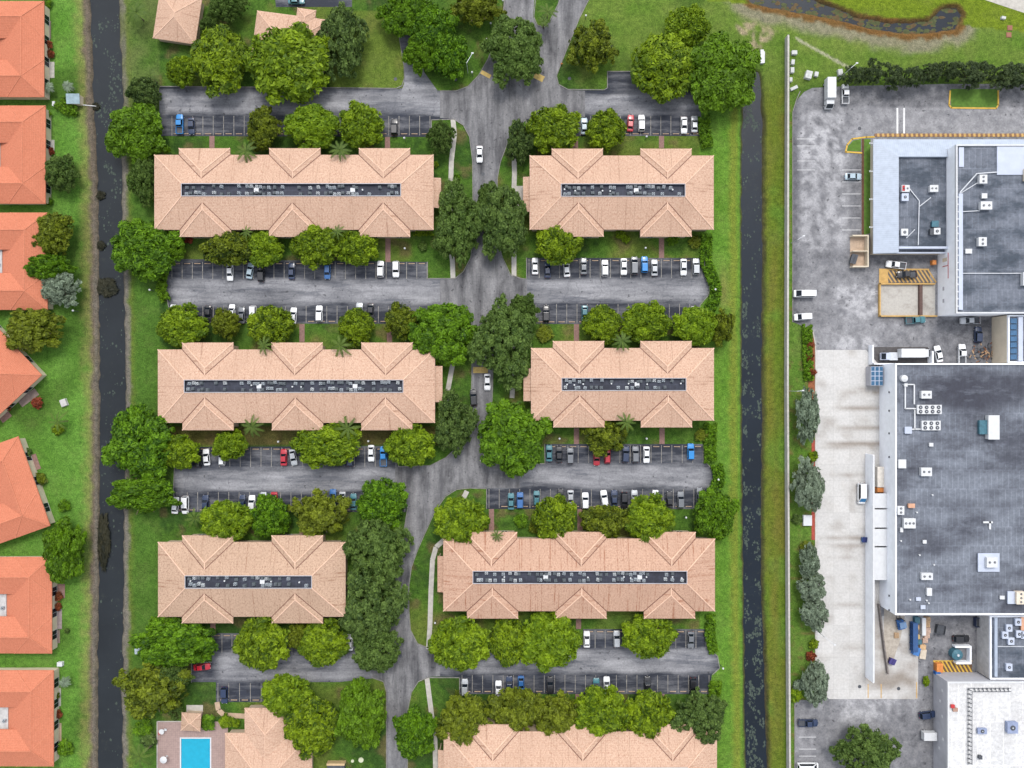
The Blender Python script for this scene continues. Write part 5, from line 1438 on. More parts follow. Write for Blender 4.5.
KN = {'pickup': 'pickup', 'sedan': 'sedan', 'suv': 'car', 'hatchback': 'hatchback', 'minivan': 'minivan', 'van': 'van'}
ORD = ['first', 'second', 'third', 'fourth', 'fifth', 'sixth']
by = {}
for c in CARS: by.setdefault((c[0], c[4], KN[c[5]]), []).append(c)
for c in CARS:
    g = sorted(by[(c[0], c[4], KN[c[5]])], key=lambda q: abs(q[1] - 485))
    nm = c[4] + ' ' + KN[c[5]]
    lab = ('only ' + nm if len(g) == 1 else ORD[g.index(c)] + ' ' + nm + ' from the road') + ' in the ' + ROWP[c[0]]
    place_vehicle(*c[1:], lab, 'cars parked in the apartment lots')
for c in OTHER: place_vehicle(*c, 'vehicles on the road and warehouse yards')

# trucks -------------------------------------------------------------------
def box_truck(label, px, py, ang, blen, cabm, z=0.035, w=1.2, boxm=M_WHITEM, hz=3.2):
    root = empty('box_truck', (0, 0, 0), 0, label, 'truck')
    m = MB(); m.box(-w, w, -blen, 0, .95, hz); m.build('cargo_box', boxm, root, Vector(), bevel=.05)
    m = MB(); m.box(-.45, .45, -blen + .2, 2.2, .5, .9); m.build('chassis', M_DARKM, root, Vector())
    m = MB(); c = [(-w * .93, .15, .55), (w * .93, .15, .55), (w * .93, 2.35, .55), (-w * .93, 2.35, .55)]; d = [(-w * .88, .15, 2.35), (w * .88, .15, 2.35), (w * .86, 1.35, 2.35), (-w * .86, 1.35, 2.35)]
    e = [(-w * .92, .15, 1.3), (w * .92, .15, 1.3), (w * .9, 2.3, 1.25), (-w * .9, 2.3, 1.25)]
    m.loft([c, e, d]); m.build('cab', cabm, root, Vector(), bevel=.06)
    g = MB(); inset_quad(g, [e[2], e[3], d[3], d[2]], .86, .03); g.build('windshield', M_GLASS, root, Vector())
    for sx in (-1, 1):
        for y in (1.5, -blen + 1.1): o = link('wheel', ME_WHEELB, root); o.location = (sx * (w - .2), y, .42)
        g = MB(); g.box(sx * w * .55, sx * w * .85, 2.3, 2.37, .75, .95); g.build('headlight', M_LAMP, root, Vector())
        g = MB(); g.box(sx * w, sx * (w + .2), 1.6, 1.75, 1.4, 1.8); g.build('mirror', M_BLACK, root, Vector())
    root.location = W(px, py) + Vector((0, 0, z)); root.rotation_euler = (0, 0, -R(ang)); return root


box_truck('white box truck parked under the dark trees at the yard corner', 827, 102, 180, 5.7, M_WHITEM)
box_truck('small truck with orange cab parked behind the dock wall', 876.5, 486, 180, 5.6, M_ORNG, .062, 1.05, plain('cream_truck_box', (.6, .56, .5), .6), 2.6)
box_truck('long white box truck inside the walled sunken bay', 919, 353.5, 90, 6.6, M_WHITEM)
r = box_truck('grey flatbed truck parked behind the long box truck in the sunken bay', 887, 356.5, 270, 2.3, M_PANEL, .035, 1.1, M_STEEL, 1.4)
# trailers, containers
def trailer(label, px, py, ang, L, w, h, mat):
    root = empty('trailer', (0, 0, 0), 0, label, 'trailer')
    m = MB(); m.box(-w / 2, w / 2, -L / 2, L / 2, .7, h); m.build('cargo_box', mat, root, Vector(), bevel=.04)
    for sx in (-1, 1): o = link('wheel', ME_WHEELB, root); o.location = (sx * (w / 2 - .15), -L * .2, .42)
    m = MB(); m.bar((0, L / 2, .6), (0, L / 2 + .9, .5), .12, .12); m.bar((-.5, L / 2, .6), (0, L / 2 + .9, .5), .08, .08); m.bar((.5, L / 2, .6), (0, L / 2 + .9, .5), .08, .08); m.build('hitch', M_DARKM, root, Vector())
    root.location = W(px, py) + Vector((0, 0, .035)); root.rotation_euler = (0, 0, -R(ang))


trailer('white cargo trailer against the white roofed warehouse wall', 926, 733, 90, 3.6, 2.2, 2.3, M_WHITEM)


def open_bin(name, label, cat, px, py, w, d, h, mat, ang=0, z=.035, fill=None, group=None):
    """open skip with tapering sides"""
    root = empty(name, W(px, py) + Vector((0, 0, z)), -R(ang), label, cat, group)
    m = MB(); b = [(-w * .44, -d * .44, .1), (w * .44, -d * .44, .1), (w * .44, d * .44, .1), (-w * .44, d * .44, .1)]; t = [(-w / 2, -d / 2, h), (w / 2, -d / 2, h), (w / 2, d / 2, h), (-w / 2, d / 2, h)]
    ti = [(x * .9, y * .9, h) for x, y, _ in t]; bi = [(x * .9, y * .9, .2) for x, y, _ in b]
    m.loft([b, t, ti, bi]); m.box(-w / 2 - .08, w / 2 + .08, -.08, .08, h * .55, h * .65)
    m.build('bin_body', mat, root, Vector())
    m = MB(); m.box(-w * .43, w * .43, -d * .43, d * .43, h * .6, h * .72); m.build('contents', fill or M_DARKM, root, Vector())
    return root


def closed_bin(name, label, cat, px, py, w, d, h, mat, ang=0, z=.035, lid=None):
    root = empty(name, W(px, py) + Vector((0, 0, z)), -R(ang), label, cat)
    m = MB(); m.loft([[(-w * .42, -d * .42, .12), (w * .42, -d * .42, .12), (w * .42, d * .42, .12), (-w * .42, d * .42, .12)], [(-w / 2, -d / 2, h * .8), (w / 2, -d / 2, h * .8), (w / 2, d / 2, h), (-w / 2, d / 2, h)]]); m.build('bin_body', mat, root, Vector())
    for sx in (0, 1):
        x0 = -w / 2 + sx * w / 2 + .03; m = MB(); m.loft([[(x0, -d / 2 - .05, h * .8 + .01), (x0 + w / 2 - .06, -d / 2 - .05, h * .8 + .01), (x0 + w / 2 - .06, d / 2 + .03, h + .01), (x0, d / 2 + .03, h + .01)], [(x0, -d / 2 - .05, h * .8 + .07), (x0 + w / 2 - .06, -d / 2 - .05, h * .8 + .07), (x0 + w / 2 - .06, d / 2 + .03, h + .07), (x0, d / 2 + .03, h + .07)]])
        m.build('lid', lid or mat, root, Vector())
    for sx in (-1, 1):
        m = MB(); m.cyl((sx * w * .38, d * .36, .08), (sx * w * .38 + .06, d * .36, .08), .09, .09, 8); m.build('caster', M_RUBBER, root, Vector())
    return root


closed_bin('dumpster', 'dark blue dumpster in the beige bin enclosure', 'dumpster', 852, 259.7, 1.7, 2.6, 1.3, M_DARKM, 15, .052)
closed_bin('dumpster', 'blue dumpster at the foot of the dock wall', 'dumpster', 863.5, 539, 1.7, 1.4, 1.2, M_BLUE, 0, .062, plain('navy_lid', (.02, .03, .12), .5))
closed_bin('dumpster', 'purple-blue dumpster at the low end of the truck ramp', 'dumpster', 890.5, 660, 1.7, 1.7, 1.3, plain('purple_bin', (.05, .04, .16), .5), 20, .07)
open_bin('skip', 'black open skip beside the stacked pallets', 'skip', 938.5, 628.3, 2.4, 2.6, 1.4, M_DARKM, 10)
open_bin('skip', 'dark open container between the two workshops, full of rubbish', 'skip', 975.5, 621, 1.6, 2.6, 1.5, plain('navy_skip', (.02, .03, .07), .6), 0)
# teal round tank
root = empty('storage_tank', W(953.5, 652.5) + Vector((0, 0, .035)), 0, 'round teal tank inside the white three sided wall', 'tank')
m = MB(); m.cyl((0, 0, .0), (0, 0, 1.8), 1.5, 1.5, 24); m.cyl((0, 0, 1.8), (0, 0, 2.1), 1.5, .5, 24); m.build('tank_body', M_TEAL, root, Vector())
m = MB(); m.cyl((0, 0, 2.1), (0, 0, 2.3), .35, .35, 12); m.build('hatch', M_STEEL, root, Vector())
# pallets, crates
def pallet_pile(label, px, py, w, d, n, mat=M_WOOD, group='piles of pallets by the big warehouse'):
    mb = MB()
    for k in range(n):
        z = .035 + k * .15
        for i in range(5): mb.box(-w / 2 + i * w / 5 + .02, -w / 2 + (i + .82) * w / 5, -d / 2, d / 2, z + .1, z + .14)
        for i in (-1, 0, 1): mb.box(-w / 2, w / 2, i * d * .43 - .06, i * d * .43 + .06, z, z + .098)
    mb.v = [(p[0] + W(px, py).x, p[1] + W(px, py).y, p[2]) for p in mb.v]
    tag(mb.build('pallet_stack', mat), label, 'pallet stack', group)


for i, (px, py, n, lab) in enumerate(((925.5, 618.5, 8, 'tallest brown pallet pile, right under the big warehouse parapet'), (926, 624, 5, 'brown pallet pile second from the big warehouse'), (926.3, 629.5, 6, 'pinkish pallet pile third from the big warehouse'), (926, 635, 4, 'pinkish pallet pile fourth from the big warehouse'), (924.5, 640, 3, 'pale pallet pile fifth from the big warehouse'))):
    pallet_pile(lab, px, py, 1.5, 1.35, n, M_WOOD if i < 2 else plain('pink_pallet', (.48, .34, .27), .9, .3, 2))


def crate(label, px, py, w, d, h, mat, ang=0, name='crate', z=.035):
    root = empty(name, W(px, py) + Vector((0, 0, z)), -R(ang), label, name.replace('_', ' '))
    m = MB(); m.box(-w / 2, w / 2, -d / 2, d / 2, .1, h); m.build('crate_body', mat, root, Vector(), bevel=.03)
    m = MB(); m.box(-w / 2 - .04, w / 2 + .04, -d / 2 - .04, d / 2 + .04, h * .88, h * .96); m.box(-w / 2 - .04, w / 2 + .04, -d / 2 - .04, d / 2 + .04, .0, .1); m.build('band', mat, root, Vector())
    return root


crate('tall white wrapped load beside the pallet piles', 921, 625, 1.0, 4.8, 1.6, M_WHITEM, 0, 'wrapped_load')
crate('small wooden crate between the blue rack and the white wrapped load, upper one', 915, 626, 1.1, 1.1, 1.2, M_WOOD)
crate('small wooden crate just above the teal crate', 915, 635.5, 1.3, 1.2, 1.2, plain('yellow_wood', (.5, .35, .14), .9))
crate('small teal crate between the blue rack and the pallets', 916, 641, 2.0, 1.2, 1.1, M_TEAL)
crate('small teal crate touching the big warehouse wall above the wooden crates', 915, 619, 1.3, 1.7, 1.3, M_TEAL)
crate('orange-tan crate at the low end of the pallet piles', 921, 646, 1.6, 1.3, 1.0, plain('tan_crate', (.5, .33, .18), .9), 8)
crate('pale board pile lying at the low end of the pallet piles', 922, 653.5, 1.6, 2.6, .6, plain('pale_board', (.5, .43, .34), .9), 8, 'board_pile')
crate('orange crate at the corner of the orange striped bay', 937.5, 666.5, 1.7, 2.4, 1.2, M_ORNG)
crate('blue crate at the corner of the white roofed warehouse', 935.5, 671.8, 1.3, .8, 1.3, M_BLUE)
crate('orange crate against the low lean-to above the striped bay', 932, 263, 1.0, 1.2, 1.2, M_ORNG)
# blue cantilever rack
root = empty('storage_rack', W(911.3, 635), 0, 'long blue steel rack standing along the edge of the pale apron', 'rack')
m = MB()
for y in (-3.9, -2, 0, 2, 3.9):
    for x in (-.6, .6): m.box(x - .06, x + .06, y - .06, y + .06, 0.06, 2.2)
m.build('upright', M_BLUE, root, Vector())
for z in (.6, 1.4, 2.2):
    m = MB(); m.box(-.7, .7, -4, 4, z - .05, z); m.build('shelf', plain('navy_shelf', (.03, .08, .2), .6), root, Vector())
crate('blue drum rack at the low end of the long blue rack', 914.5, 650, 1.6, 2.2, 1.3, plain('mid_blue', (.05, .16, .4), .5), 20, 'drum_rack')
# forklift on the ramp
root = empty('forklift', W(899, 622.5) + Vector((0, 0, .075)), -R(-12), 'blue forklift at the top of the sloping truck ramp', 'forklift')
m = MB(); m.loft([[(-.95, -1.6, .35), (.95, -1.6, .35), (.95, 1.1, .35), (-.95, 1.1, .35)], [(-.95, -1.6, 1.1), (.95, -1.6, 1.1), (.95, 1.1, .95), (-.95, 1.1, .95)]]); m.build('body', M_BLUE, root, Vector(), bevel=.08)
m = MB(); m.box(-.9, .9, -.9, .75, 2.1, 2.2)
for x in (-.85, .85):
    for y in (-.85, .7): m.box(x - .05, x + .05, y - .05, y + .05, .95, 2.1)
m.build('overhead_guard', plain('steel_blue', (.12, .2, .33), .5), root, Vector())
m = MB()
for x in (-.5, .5): m.box(x - .07, x + .07, 1.2, 1.35, .1, 2.6); m.box(x - .06, x + .06, 1.35, 2.5, .12, .18)
m.box(-.6, .6, 1.36, 1.42, .2, 1.0); m.build('mast', M_DARKM, root, Vector())
for sx in (-1, 1):
    for y in (-1.1, .7): o = link('wheel', ME_WHEEL, root); o.location = (sx * .9, y, .32)
pallet_pile('single tan pallet load lying on the truck ramp', 896, 635, 1.3, 1.5, 3, M_WOOD, None)
# small things of the yard and lawns ---------------------------------------
def shed(name, label, cat, px, py, w, d, h, rm, wm, ang=0):
    b0 = W(px, py, h); b0.z = 0; root = empty(name, b0, -R(ang), label, cat)
    m = MB(); m.box(-w / 2 + .15, w / 2 - .15, -d / 2 + .15, d / 2 - .15, 0, h); m.build('wall', wm, root, Vector())
    m = MB(); m.loft([[(-w / 2, -d / 2, h + .001), (w / 2, -d / 2, h + .001), (w / 2, d / 2, h + .3), (-w / 2, d / 2, h + .3)], [(-w / 2, -d / 2, h + .1), (w / 2, -d / 2, h + .1), (w / 2, d / 2, h + .4), (-w / 2, d / 2, h + .4)]]); m.build('roof', rm, root, Vector()); return root


r = shed('pump_house', 'small pump house with pale blue roof inside a green hedge by the wide canal', 'pump house', 73.3, 99, 3.7, 2.7, 1.9, plain('pale_blue_roof', (.22, .30, .33), .5, .25), M_STUCCO)
m = MB(); m.bar((1.7, -1.0, .2), (5.2, -1.2, -.3), .18, .18); m.build('intake_pipe', M_WHITEM, r, Vector())
r = shed('pump_house', 'small grey pump box on the canal bank beside the bright green round tree', 'pump house', 138.5, 649, 2.0, 2.8, .9, plain('pale_blue_roof2', (.36, .42, .47), .6), M_CONC)
m = MB()
for i in range(9):
    a = math.pi * i / 8; b = math.pi * (i + 1) / 8
    if i < 8: m.bar((-.9 + .5 - .5 * math.cos(a), 1.5 + 2.4 * math.sin(a), .2), (-.9 + .5 - .5 * math.cos(b), 1.5 + 2.4 * math.sin(b), .2), .12, .12)
m.build('pipe_loop', M_WHITEM, r, Vector())
mb = MB(); c = W(761.3, 57.5); mb.box(c.x - .45, c.x + .45, c.y - 1.9, c.y + 1.9, -.9, .75); mb.box(c.x - .3, c.x + .9, c.y - 1.6, c.y + 1.6, -.9, .3)
tag(mb.build('culvert_headwall', M_WHITEM), 'white concrete culvert headwall at the top of the narrow canal', 'headwall')
for i, (px, py, w, d, h, ang, lab) in enumerate(((793.5, 53.5, 1.7, 1.2, .8, 0, 'topmost white crate along the end of the boundary wall'), (792, 63, 1.0, 1.5, .8, 5, 'second white crate down the boundary wall end'), (791.5, 71, 1.1, 1.7, .8, 0, 'third white crate down the boundary wall end'), (790, 80.5, .8, 1.3, .8, 0, 'lowest narrow white crate at the boundary wall end'),
                                            (807.5, 76, 2.0, 2.4, 1.1, 15, 'biggest white crate on the grass above the box truck'), (815.5, 75, 1.1, 1.4, .8, 10, 'small white crate between the biggest white crate and the lamp pole'), (839.3, 73.2, 1.4, 1.8, .9, -8, 'white crate beside the tilted lamp pole'), (793.5, 88.5, 2.4, .9, .5, -25, 'long low white crate at the yard corner'), (1002.5, 18.5, 1.3, .8, .6, 10, 'lone white box on the grass below the top corner road'))):
    crate(lab, px, py, w * .85, d * .85, h, plain('weathered_white_box', (.46, .47, .46), .8, .25), ang, z=.0)
for px, py, lab in ((1009.7, 28, 'rust brown ground hatch at the top corner lawn, upper one'), (1008.7, 35, 'rust brown ground hatch at the top corner lawn, lower one')):
    mb = MB(); c = W(px, py); mb.box(c.x - .7, c.x + .7, c.y - .7, c.y + .7, 0, .12); mb.box(c.x - .55, c.x + .55, c.y - .55, c.y + .55, .12, .16); tag(mb.build('ground_hatch', plain('rust_hatch', (.25, .11, .07), .8)), lab, 'hatch')
for px, py, w, d, lab in ((65, 402.7, 1.6, 1.9, 'dark utility box on the villa lawn near the orange shrub'), (55.3, 104.7, .7, 1.2, 'small white box by the pump house hedge'), (61.4, 663.3, 1.4, 1.1, 'cream box on the lawn between the two lowest villas'), (806.5, 520, 2.3, 2.8, 'pale electrical cabinet standing beside the red mulch bed'), (345, 760, .0, 0, '')):
    if w: crate(lab, px, py, w, d, .9, M_WHITEM if 'dark' not in lab else M_CONC, -20 if 'dark' in lab else 0, 'utility_box', 0)
# dumpster pad near the pool house
root = empty('bin_shed', W(337, 761.5), 0, 'dark bin store with a tan front board beside the pool house trees', 'bin store')
m = MB(); m.box(-2.4, 2.4, -2.0, -.3, 0, 1.5); m.build('bin_body', M_DARKM, root, Vector()); m = MB(); m.box(-2.5, 2.5, -.28, .3, 0, 1.7); m.build('front_board', plain('tan_board', (.5, .36, .2), .8), root, Vector())
for px, py, r_, lab in ((352.5, 761, .45, 'small pale well cover beside the tan fronted bin store'), (361, 760, .75, 'larger pale well cover beside the tan fronted bin store')):
    mb = MB(); c = W(px, py); mb.cyl((c.x, c.y, 0), (c.x, c.y, .15), r_, r_ * .9, 16); tag(mb.build('well_cover', plain('pale_green_cover', (.45, .47, .33), .8)), lab, 'well cover')
# manholes
for px, py, zz, lab in ((483, 174, .05, 'manhole cover in the central road below the white sedan'), (400.5, 656, .055, 'manhole cover at the lowest junction of the central road'), (859.5, 128.5, .034, 'manhole cover in the yard above the front wing'), (859.5, 686.5, .064, 'manhole cover near the low edge of the pale apron'), (898.5, 688.5, .064, 'manhole cover at the corner of the pale apron'),
                    (395.5, 79, .0, 'drain cover on the lawn corner beside the bright green trees'), (455.5, 79.5, 0, 'drain cover on the grass point beneath the street lamp'), (569.5, 78.5, 0, 'drain cover on the lawn below the olive roadside tree')):
    mb = MB(); c = W(px, py, 0); mb.cyl((c.x, c.y, zz - .05 + .02), (c.x, c.y, zz + .03), .5, .48, 18); mb.cyl((c.x, c.y, zz + .03), (c.x, c.y, zz + .04), .36, .36, 14); tag(mb.build('manhole_cover', M_DARKM), lab, 'manhole cover')
# pool furniture
root = empty('parasol', W(167, 756) + Vector((0, 0, .06)), 0, 'white round parasol on the pink pool deck', 'parasol')
m = MB(); m.cyl((0, 0, 0), (0, 0, 2.4), .03, .03, 6); m.build('pole', M_STEEL, root, Vector()); m = MB(); m.cyl((0, 0, 2.1), (0, 0, 2.5), 1.0, .03, 10); m.build('canopy', M_WHITEM, root, Vector()); m = MB(); m.cyl((0, 0, 0), (0, 0, .1), .3, .25, 10); m.build('base', M_CONC, root, Vector())
root = empty('pool_table', W(162.8, 730.5) + Vector((0, 0, .06)), 0, 'white round table on the pool deck beside the red chair', 'table')
m = MB(); m.cyl((0, 0, .7), (0, 0, .75), .75, .75, 16); m.build('tabletop', M_WHITEM, root, Vector()); m = MB(); m.cyl((0, 0, 0), (0, 0, .7), .06, .06, 8); m.cyl((0, 0, 0), (0, 0, .05), .35, .3, 10); m.build('pedestal', M_WHITEM, root, Vector())
def chair(label, px, py, mat, ang):
    root = empty('deck_chair', W(px, py) + Vector((0, 0, .06)), R(ang), label, 'chair')
    m = MB(); m.box(-.3, .3, -.3, .3, .4, .46); m.build('seat', mat, root, Vector()); m = MB(); m.box(-.3, .3, -.34, -.28, .46, .95); m.build('backrest', mat, root, Vector())
    for x in (-.26, .26):
        for y in (-.26, .26): m = MB(); m.box(x - .025, x + .025, y - .025, y + .025, 0, .4); m.build('leg', mat, root, Vector())
chair('red chair on the pool deck corner', 160.3, 732, M_RED, 30); chair('white chair beside the white parasol', 163.8, 758.5, M_WHITEM, 60); chair('white chair by the round table of the pool deck', 166.3, 729, M_WHITEM, -100)
# lamps --------------------------------------------------------------------
def lamp(label, px, py, h=2.4, arm=None):
    c = W(px, py); root = empty('street_lamp' if arm else 'garden_lamp', c, 0, label, 'street lamp' if arm else 'garden lamp', None if arm else 'small white garden lamps')
    m = MB(); m.cyl((0, 0, 0), (0, 0, h), .09, .06, 8); m.build('post', M_DARKM if not arm else M_STEEL, root, Vector())
    if arm:
        m = MB(); m.bar((0, 0, h - .1), (arm[0], arm[1], h + .1), .1, .1); m.build('arm', M_STEEL, root, Vector())
        m = MB(); q = Vector((arm[0], arm[1], h + .1)); m.box(q.x - .3, q.x + .3, q.y - .18, q.y + .18, q.z - .08, q.z + .06); m.build('lamp_head', M_WHITEM, root, Vector())
    else:
        m = MB(); m.cyl((0, 0, h), (0, 0, h + .12), .2, .3, 10); m.cyl((0, 0, h + .12), (0, 0, h + .4), .3, .18, 10); m.build('lamp_head', M_WHITEM, root, Vector())


for px, py, lab in ((391, 22.5, 'beside the bright green trees at the top'), (334, 79, 'below the biggest yellow-green tree at the top'), (487, 43.5, 'beside the dark roadside tree at the top'), (491, 27.5, 'above the dark roadside tree by the road'), (503, 5, 'at the top end of the road'), (472.5, 76, 'on the grass point by the yellow speed bar'), (585, 20, 'beside the olive tree on the road at the top'), (645, 139.5, 'on the lawn below the red sedan'), (154, 291, 'on the lawn by the lot end below the bright canal tree'),
                    (78.3, 311.5, 'on the lawn behind the third villa'), (406, 250, 'on the lawn near two dark trees below the long top block'), (405.5, 141, 'on the lawn below the black car above the long top block'), (644, 249.5, 'on the lawn above the bright blue car'), (713, 290.5, 'in the hedge at the lot end by the narrow canal'), (281, 441, 'on the brown strip below the long middle block'), (370, 440.5, 'below the long middle block, beside the small palm'), (559, 438, 'on the lawn above the black sedan of the middle lot'), (645, 438, 'on the lawn above the white sedan of the middle lot'),
                    (684, 516, 'below the grey car of the middle lot'), (716, 478.5, 'in the hedge at the middle lot end'), (182.5, 687.5, 'on the lawn above the pool pavilion'), (436, 620, 'by the sidewalk beside the long bottom block'), (720.5, 665, 'in the hedge at the lowest lot end'), (383.5, 536, 'under the dark trees by the bending road')):
    lamp('small white garden lamp ' + lab, px, py)
lamp('grey street lamp with a short arm on the grass point by the top junction', 468, 73, 6.5, (1.6, 2.6))
lamp('tall grey lamp pole beside the two white trucks at the yard corner', 838, 80, 8, (1.5, 1.2))
lamp('grey lamp pole on the bank by the silver trees, reaching over the pale apron', 816, 630, 6, (2.6, -2.0))
lamp('grey lamp pole at the boundary wall in the upper yard', 791, 243, 5, (1.6, 1.0))
lamp('grey lamp pole by the topmost silver tree at the boundary wall', 789, 391, 6, (1.5, .2))
# fire hydrant
root = empty('fire_hydrant', W(561.5, 64.5), 0, 'small orange fire hydrant on the lawn edge beside the road', 'hydrant')
m = MB(); m.cyl((0, 0, 0), (0, 0, .7), .16, .15, 10); m.cyl((0, 0, .7), (0, 0, .88), .19, .06, 10); m.build('barrel', M_ORNG, root, Vector()); m = MB(); m.cyl((-.3, 0, .5), (.3, 0, .5), .08, .08, 8); m.build('outlet', M_ORNG, root, Vector())
# scrap heap
rnd = random.Random(3); mb = MB(); c = W(984, 353)
for i in range(90):
    x, y = rnd.gauss(0, 2.0), rnd.gauss(0, 1.4)
    M4 = Matrix.Translation((c.x + x, c.y + y, .1 + max(0, .8 - .3 * math.hypot(x, y)))) @ Matrix.Rotation(rnd.random() * 6, 4, 'Z') @ Matrix.Rotation(rnd.uniform(-.6, .6), 4, 'X')
    mb.box(-rnd.uniform(.1, .5), rnd.uniform(.1, .5), -.12, .12, -.1, .12, rnd.choice((0, 0, 1, 2)), M4)
tag(mb.build('scrap', [M_DARKM, plain('rust', (.2, .09, .05), .9), M_WOOD]), 'dark heap of scrap against the beige workshop wall', 'scrap heap', kind='stuff')
# ================================================================ vegetation
def leaf_data(name, mat, quads, vals):
    me = bpy.data.meshes.new(name)
    vs = [p for q in quads for p in q]
    me.from_pydata(vs, [], [tuple(range(4 * i, 4 * i + 4)) for i in range(len(quads))])
    at = me.attributes.new('leaf', 'FLOAT', 'FACE'); at.data.foreach_set('value', vals)
    me.materials.append(mat); me.update(); return me


def rdir(rnd):
    z = rnd.uniform(-1, 1); a = rnd.uniform(0, 6.28318); r = math.sqrt(1 - z * z)
    return Vector((r * math.cos(a), r * math.sin(a), z))


def leaf_quad(rnd, c, n, s, asp=2.2):
    t = n.orthogonal().normalized(); t = Matrix.Rotation(rnd.uniform(0, 6.28), 3, n) @ t
    b = n.cross(t); t = t * s * .5 * asp; b = b * s * .5
    return [tuple(c - t), tuple(c - b * 1.0), tuple(c + t), tuple(c + b)]


def lobe(rnd, quads, vals, c, lr, cnt, leaf, base, flat=.8):
    for _ in range(cnt):
        d = rdir(rnd)
        if d.z < -.15: d.z = -d.z
        p = c + Vector((d.x * lr, d.y * lr, d.z * lr * flat)) * rnd.uniform(.62, 1.08)
        n = (d + rdir(rnd) * .85 + Vector((0, 0, .25))).normalized()
        quads.append(leaf_quad(rnd, p, n, leaf * rnd.uniform(.65, 1.3)))
        vals.append(min(1, max(0, base + rnd.gauss(0, .26))))


def crown_mesh(name, mat, seed, Rr, H, nl, lr, cnt, leaf, ragged=.2, contrast=.28):
    """dome of leafy clumps; origin at the crown's foot"""
    rnd = random.Random(seed); quads = []; vals = []
    for k in range(nl):
        t = (k + .5) / nl; rho = math.sqrt(t); ang = k * 2.39996 + rnd.uniform(-.25, .25)
        edge = 1 + ragged * 1.5 * noise.noise(Vector((math.cos(ang) * 1.6, math.sin(ang) * 1.6, seed * 1.7)))
        rr = rho * (Rr - lr * .55) * edge + rnd.uniform(-.3, .3) * lr
        zz = H * math.sqrt(max(0.02, 1 - rho ** 2 * .93)) + rnd.uniform(-.5, .35) * lr
        if rnd.random() < .1: zz -= lr * 1.1
        l = lr * rnd.choice((.45, .6, .8, 1, 1, 1.3, 1.5))
        big = noise.noise(Vector((rr * math.cos(ang) / 3.5, rr * math.sin(ang) / 3.5, seed)))
        lobe(rnd, quads, vals, Vector((rr * math.cos(ang), rr * math.sin(ang), zz)), l, int(cnt * (l / lr) ** 2), leaf, .5 + contrast * rnd.uniform(-1, 1) + .3 * big)
    for k in range(nl // 2):                                   # inner and skirt foliage, coloured darker to imitate shade within the crown
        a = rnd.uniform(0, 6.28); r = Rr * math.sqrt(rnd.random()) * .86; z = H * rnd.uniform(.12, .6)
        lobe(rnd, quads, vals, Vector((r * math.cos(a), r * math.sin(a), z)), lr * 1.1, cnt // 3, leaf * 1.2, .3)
    return leaf_data(name, mat, quads, vals)


def trunk_mesh(name, seed, h, spread, top):
    rnd = random.Random(seed); mb = MB()
    p = Vector((0, 0, 0)); r = .34
    mb.cyl(p, (0, 0, .35), .5, .36, 9); p = Vector((0, 0, .35))
    q = Vector((rnd.uniform(-.3, .3), rnd.uniform(-.3, .3), h)); mb.cyl(p, q, .36, .26, 9)
    for i in range(6):
        a = i * 1.047 + rnd.uniform(-.3, .3); d = Vector((math.cos(a), math.sin(a), 0))
        e = q + d * spread * .35 + Vector((0, 0, top * .35)); f = e + d * spread * .3 + Vector((0, 0, top * .25))
        mb.cyl(q, e, .2, .13, 7); mb.cyl(e, f, .13, .05, 6)
        mb.cyl(e, e + Vector((-d.y, d.x, 0)) * spread * .2 + Vector((0, 0, top * .3)), .09, .03, 5)
    return mb.data(name, [M_BARK])


KINDS = {  # name, leaf, R, H, lobes, lobe radius, leaves, leaf size, ragged, trunk height, category
    'lime': ('broadleaf_tree', 'lime', 7.0, 4.4, 100, 1.12, 84, .50, .36), 'bright': ('broadleaf_tree', 'bright', 8.5, 5.0, 160, 1.08, 78, .50, .26),
    'olive': ('broadleaf_tree', 'olive', 7.0, 4.4, 96, 1.06, 76, .48, .40), 'dark': ('broadleaf_tree', 'dark', 8.0, 5.4, 180, .86, 60, .42, .42), 'grey': ('silver_tree', 'grey', 5.5, 3.6, 90, .75, 46, .42, .3),
    'pine': ('conifer_tree', 'pine', 5.0, 6.5, 70, .7, 40, .36, .6)}
TREE_PROTO = {}
for kd, (nm, lf, Rr, H, nl, lr, cnt, leaf, rag) in KINDS.items():
    for v in range(3 if kd != 'pine' else 2):
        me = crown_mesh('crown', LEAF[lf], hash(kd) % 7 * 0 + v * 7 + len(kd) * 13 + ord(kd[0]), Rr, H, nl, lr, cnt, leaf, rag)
        TREE_PROTO[kd, v] = (me, Rr, H)
TRUNKS = [trunk_mesh('trunk', 40 + v, 2.8, 7.0, 4.0) for v in range(3)]
tcount = 0


def tree(kd, px, py, rx, label, ry=None, hs=1.0, group=None):
    global tcount
    tcount += 1
    nm = KINDS[kd][0]; v = tcount % (3 if kd != 'pine' else 2)
    me, Rr, H = TREE_PROTO[kd, v]
    ry = ry or rx
    kz = (rx + ry) / 2 * S / Rr
    kz = (0.55 + 0.45 * kz) * hs
    th = 2.8 * kz                                    # crown foot
    hc = th + H * kz * .35
    k = S * (1 - hc / HC)
    base = W(px, py, hc); base.z = 0
    root = empty(nm, base, 0 if ry != rx else random.Random(tcount).choice((0, 1.57, 3.14, 4.71)) + random.Random(tcount * 3).uniform(-.4, .4), label, 'tree', group)
    if ry != rx: root.rotation_euler = (0, 0, math.pi * (tcount % 2))
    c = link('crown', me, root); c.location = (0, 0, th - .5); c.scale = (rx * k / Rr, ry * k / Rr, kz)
    t = link('trunk', TRUNKS[tcount % 3], root); s = rx * k / 7.0; t.scale = (s, s, kz)
    return root


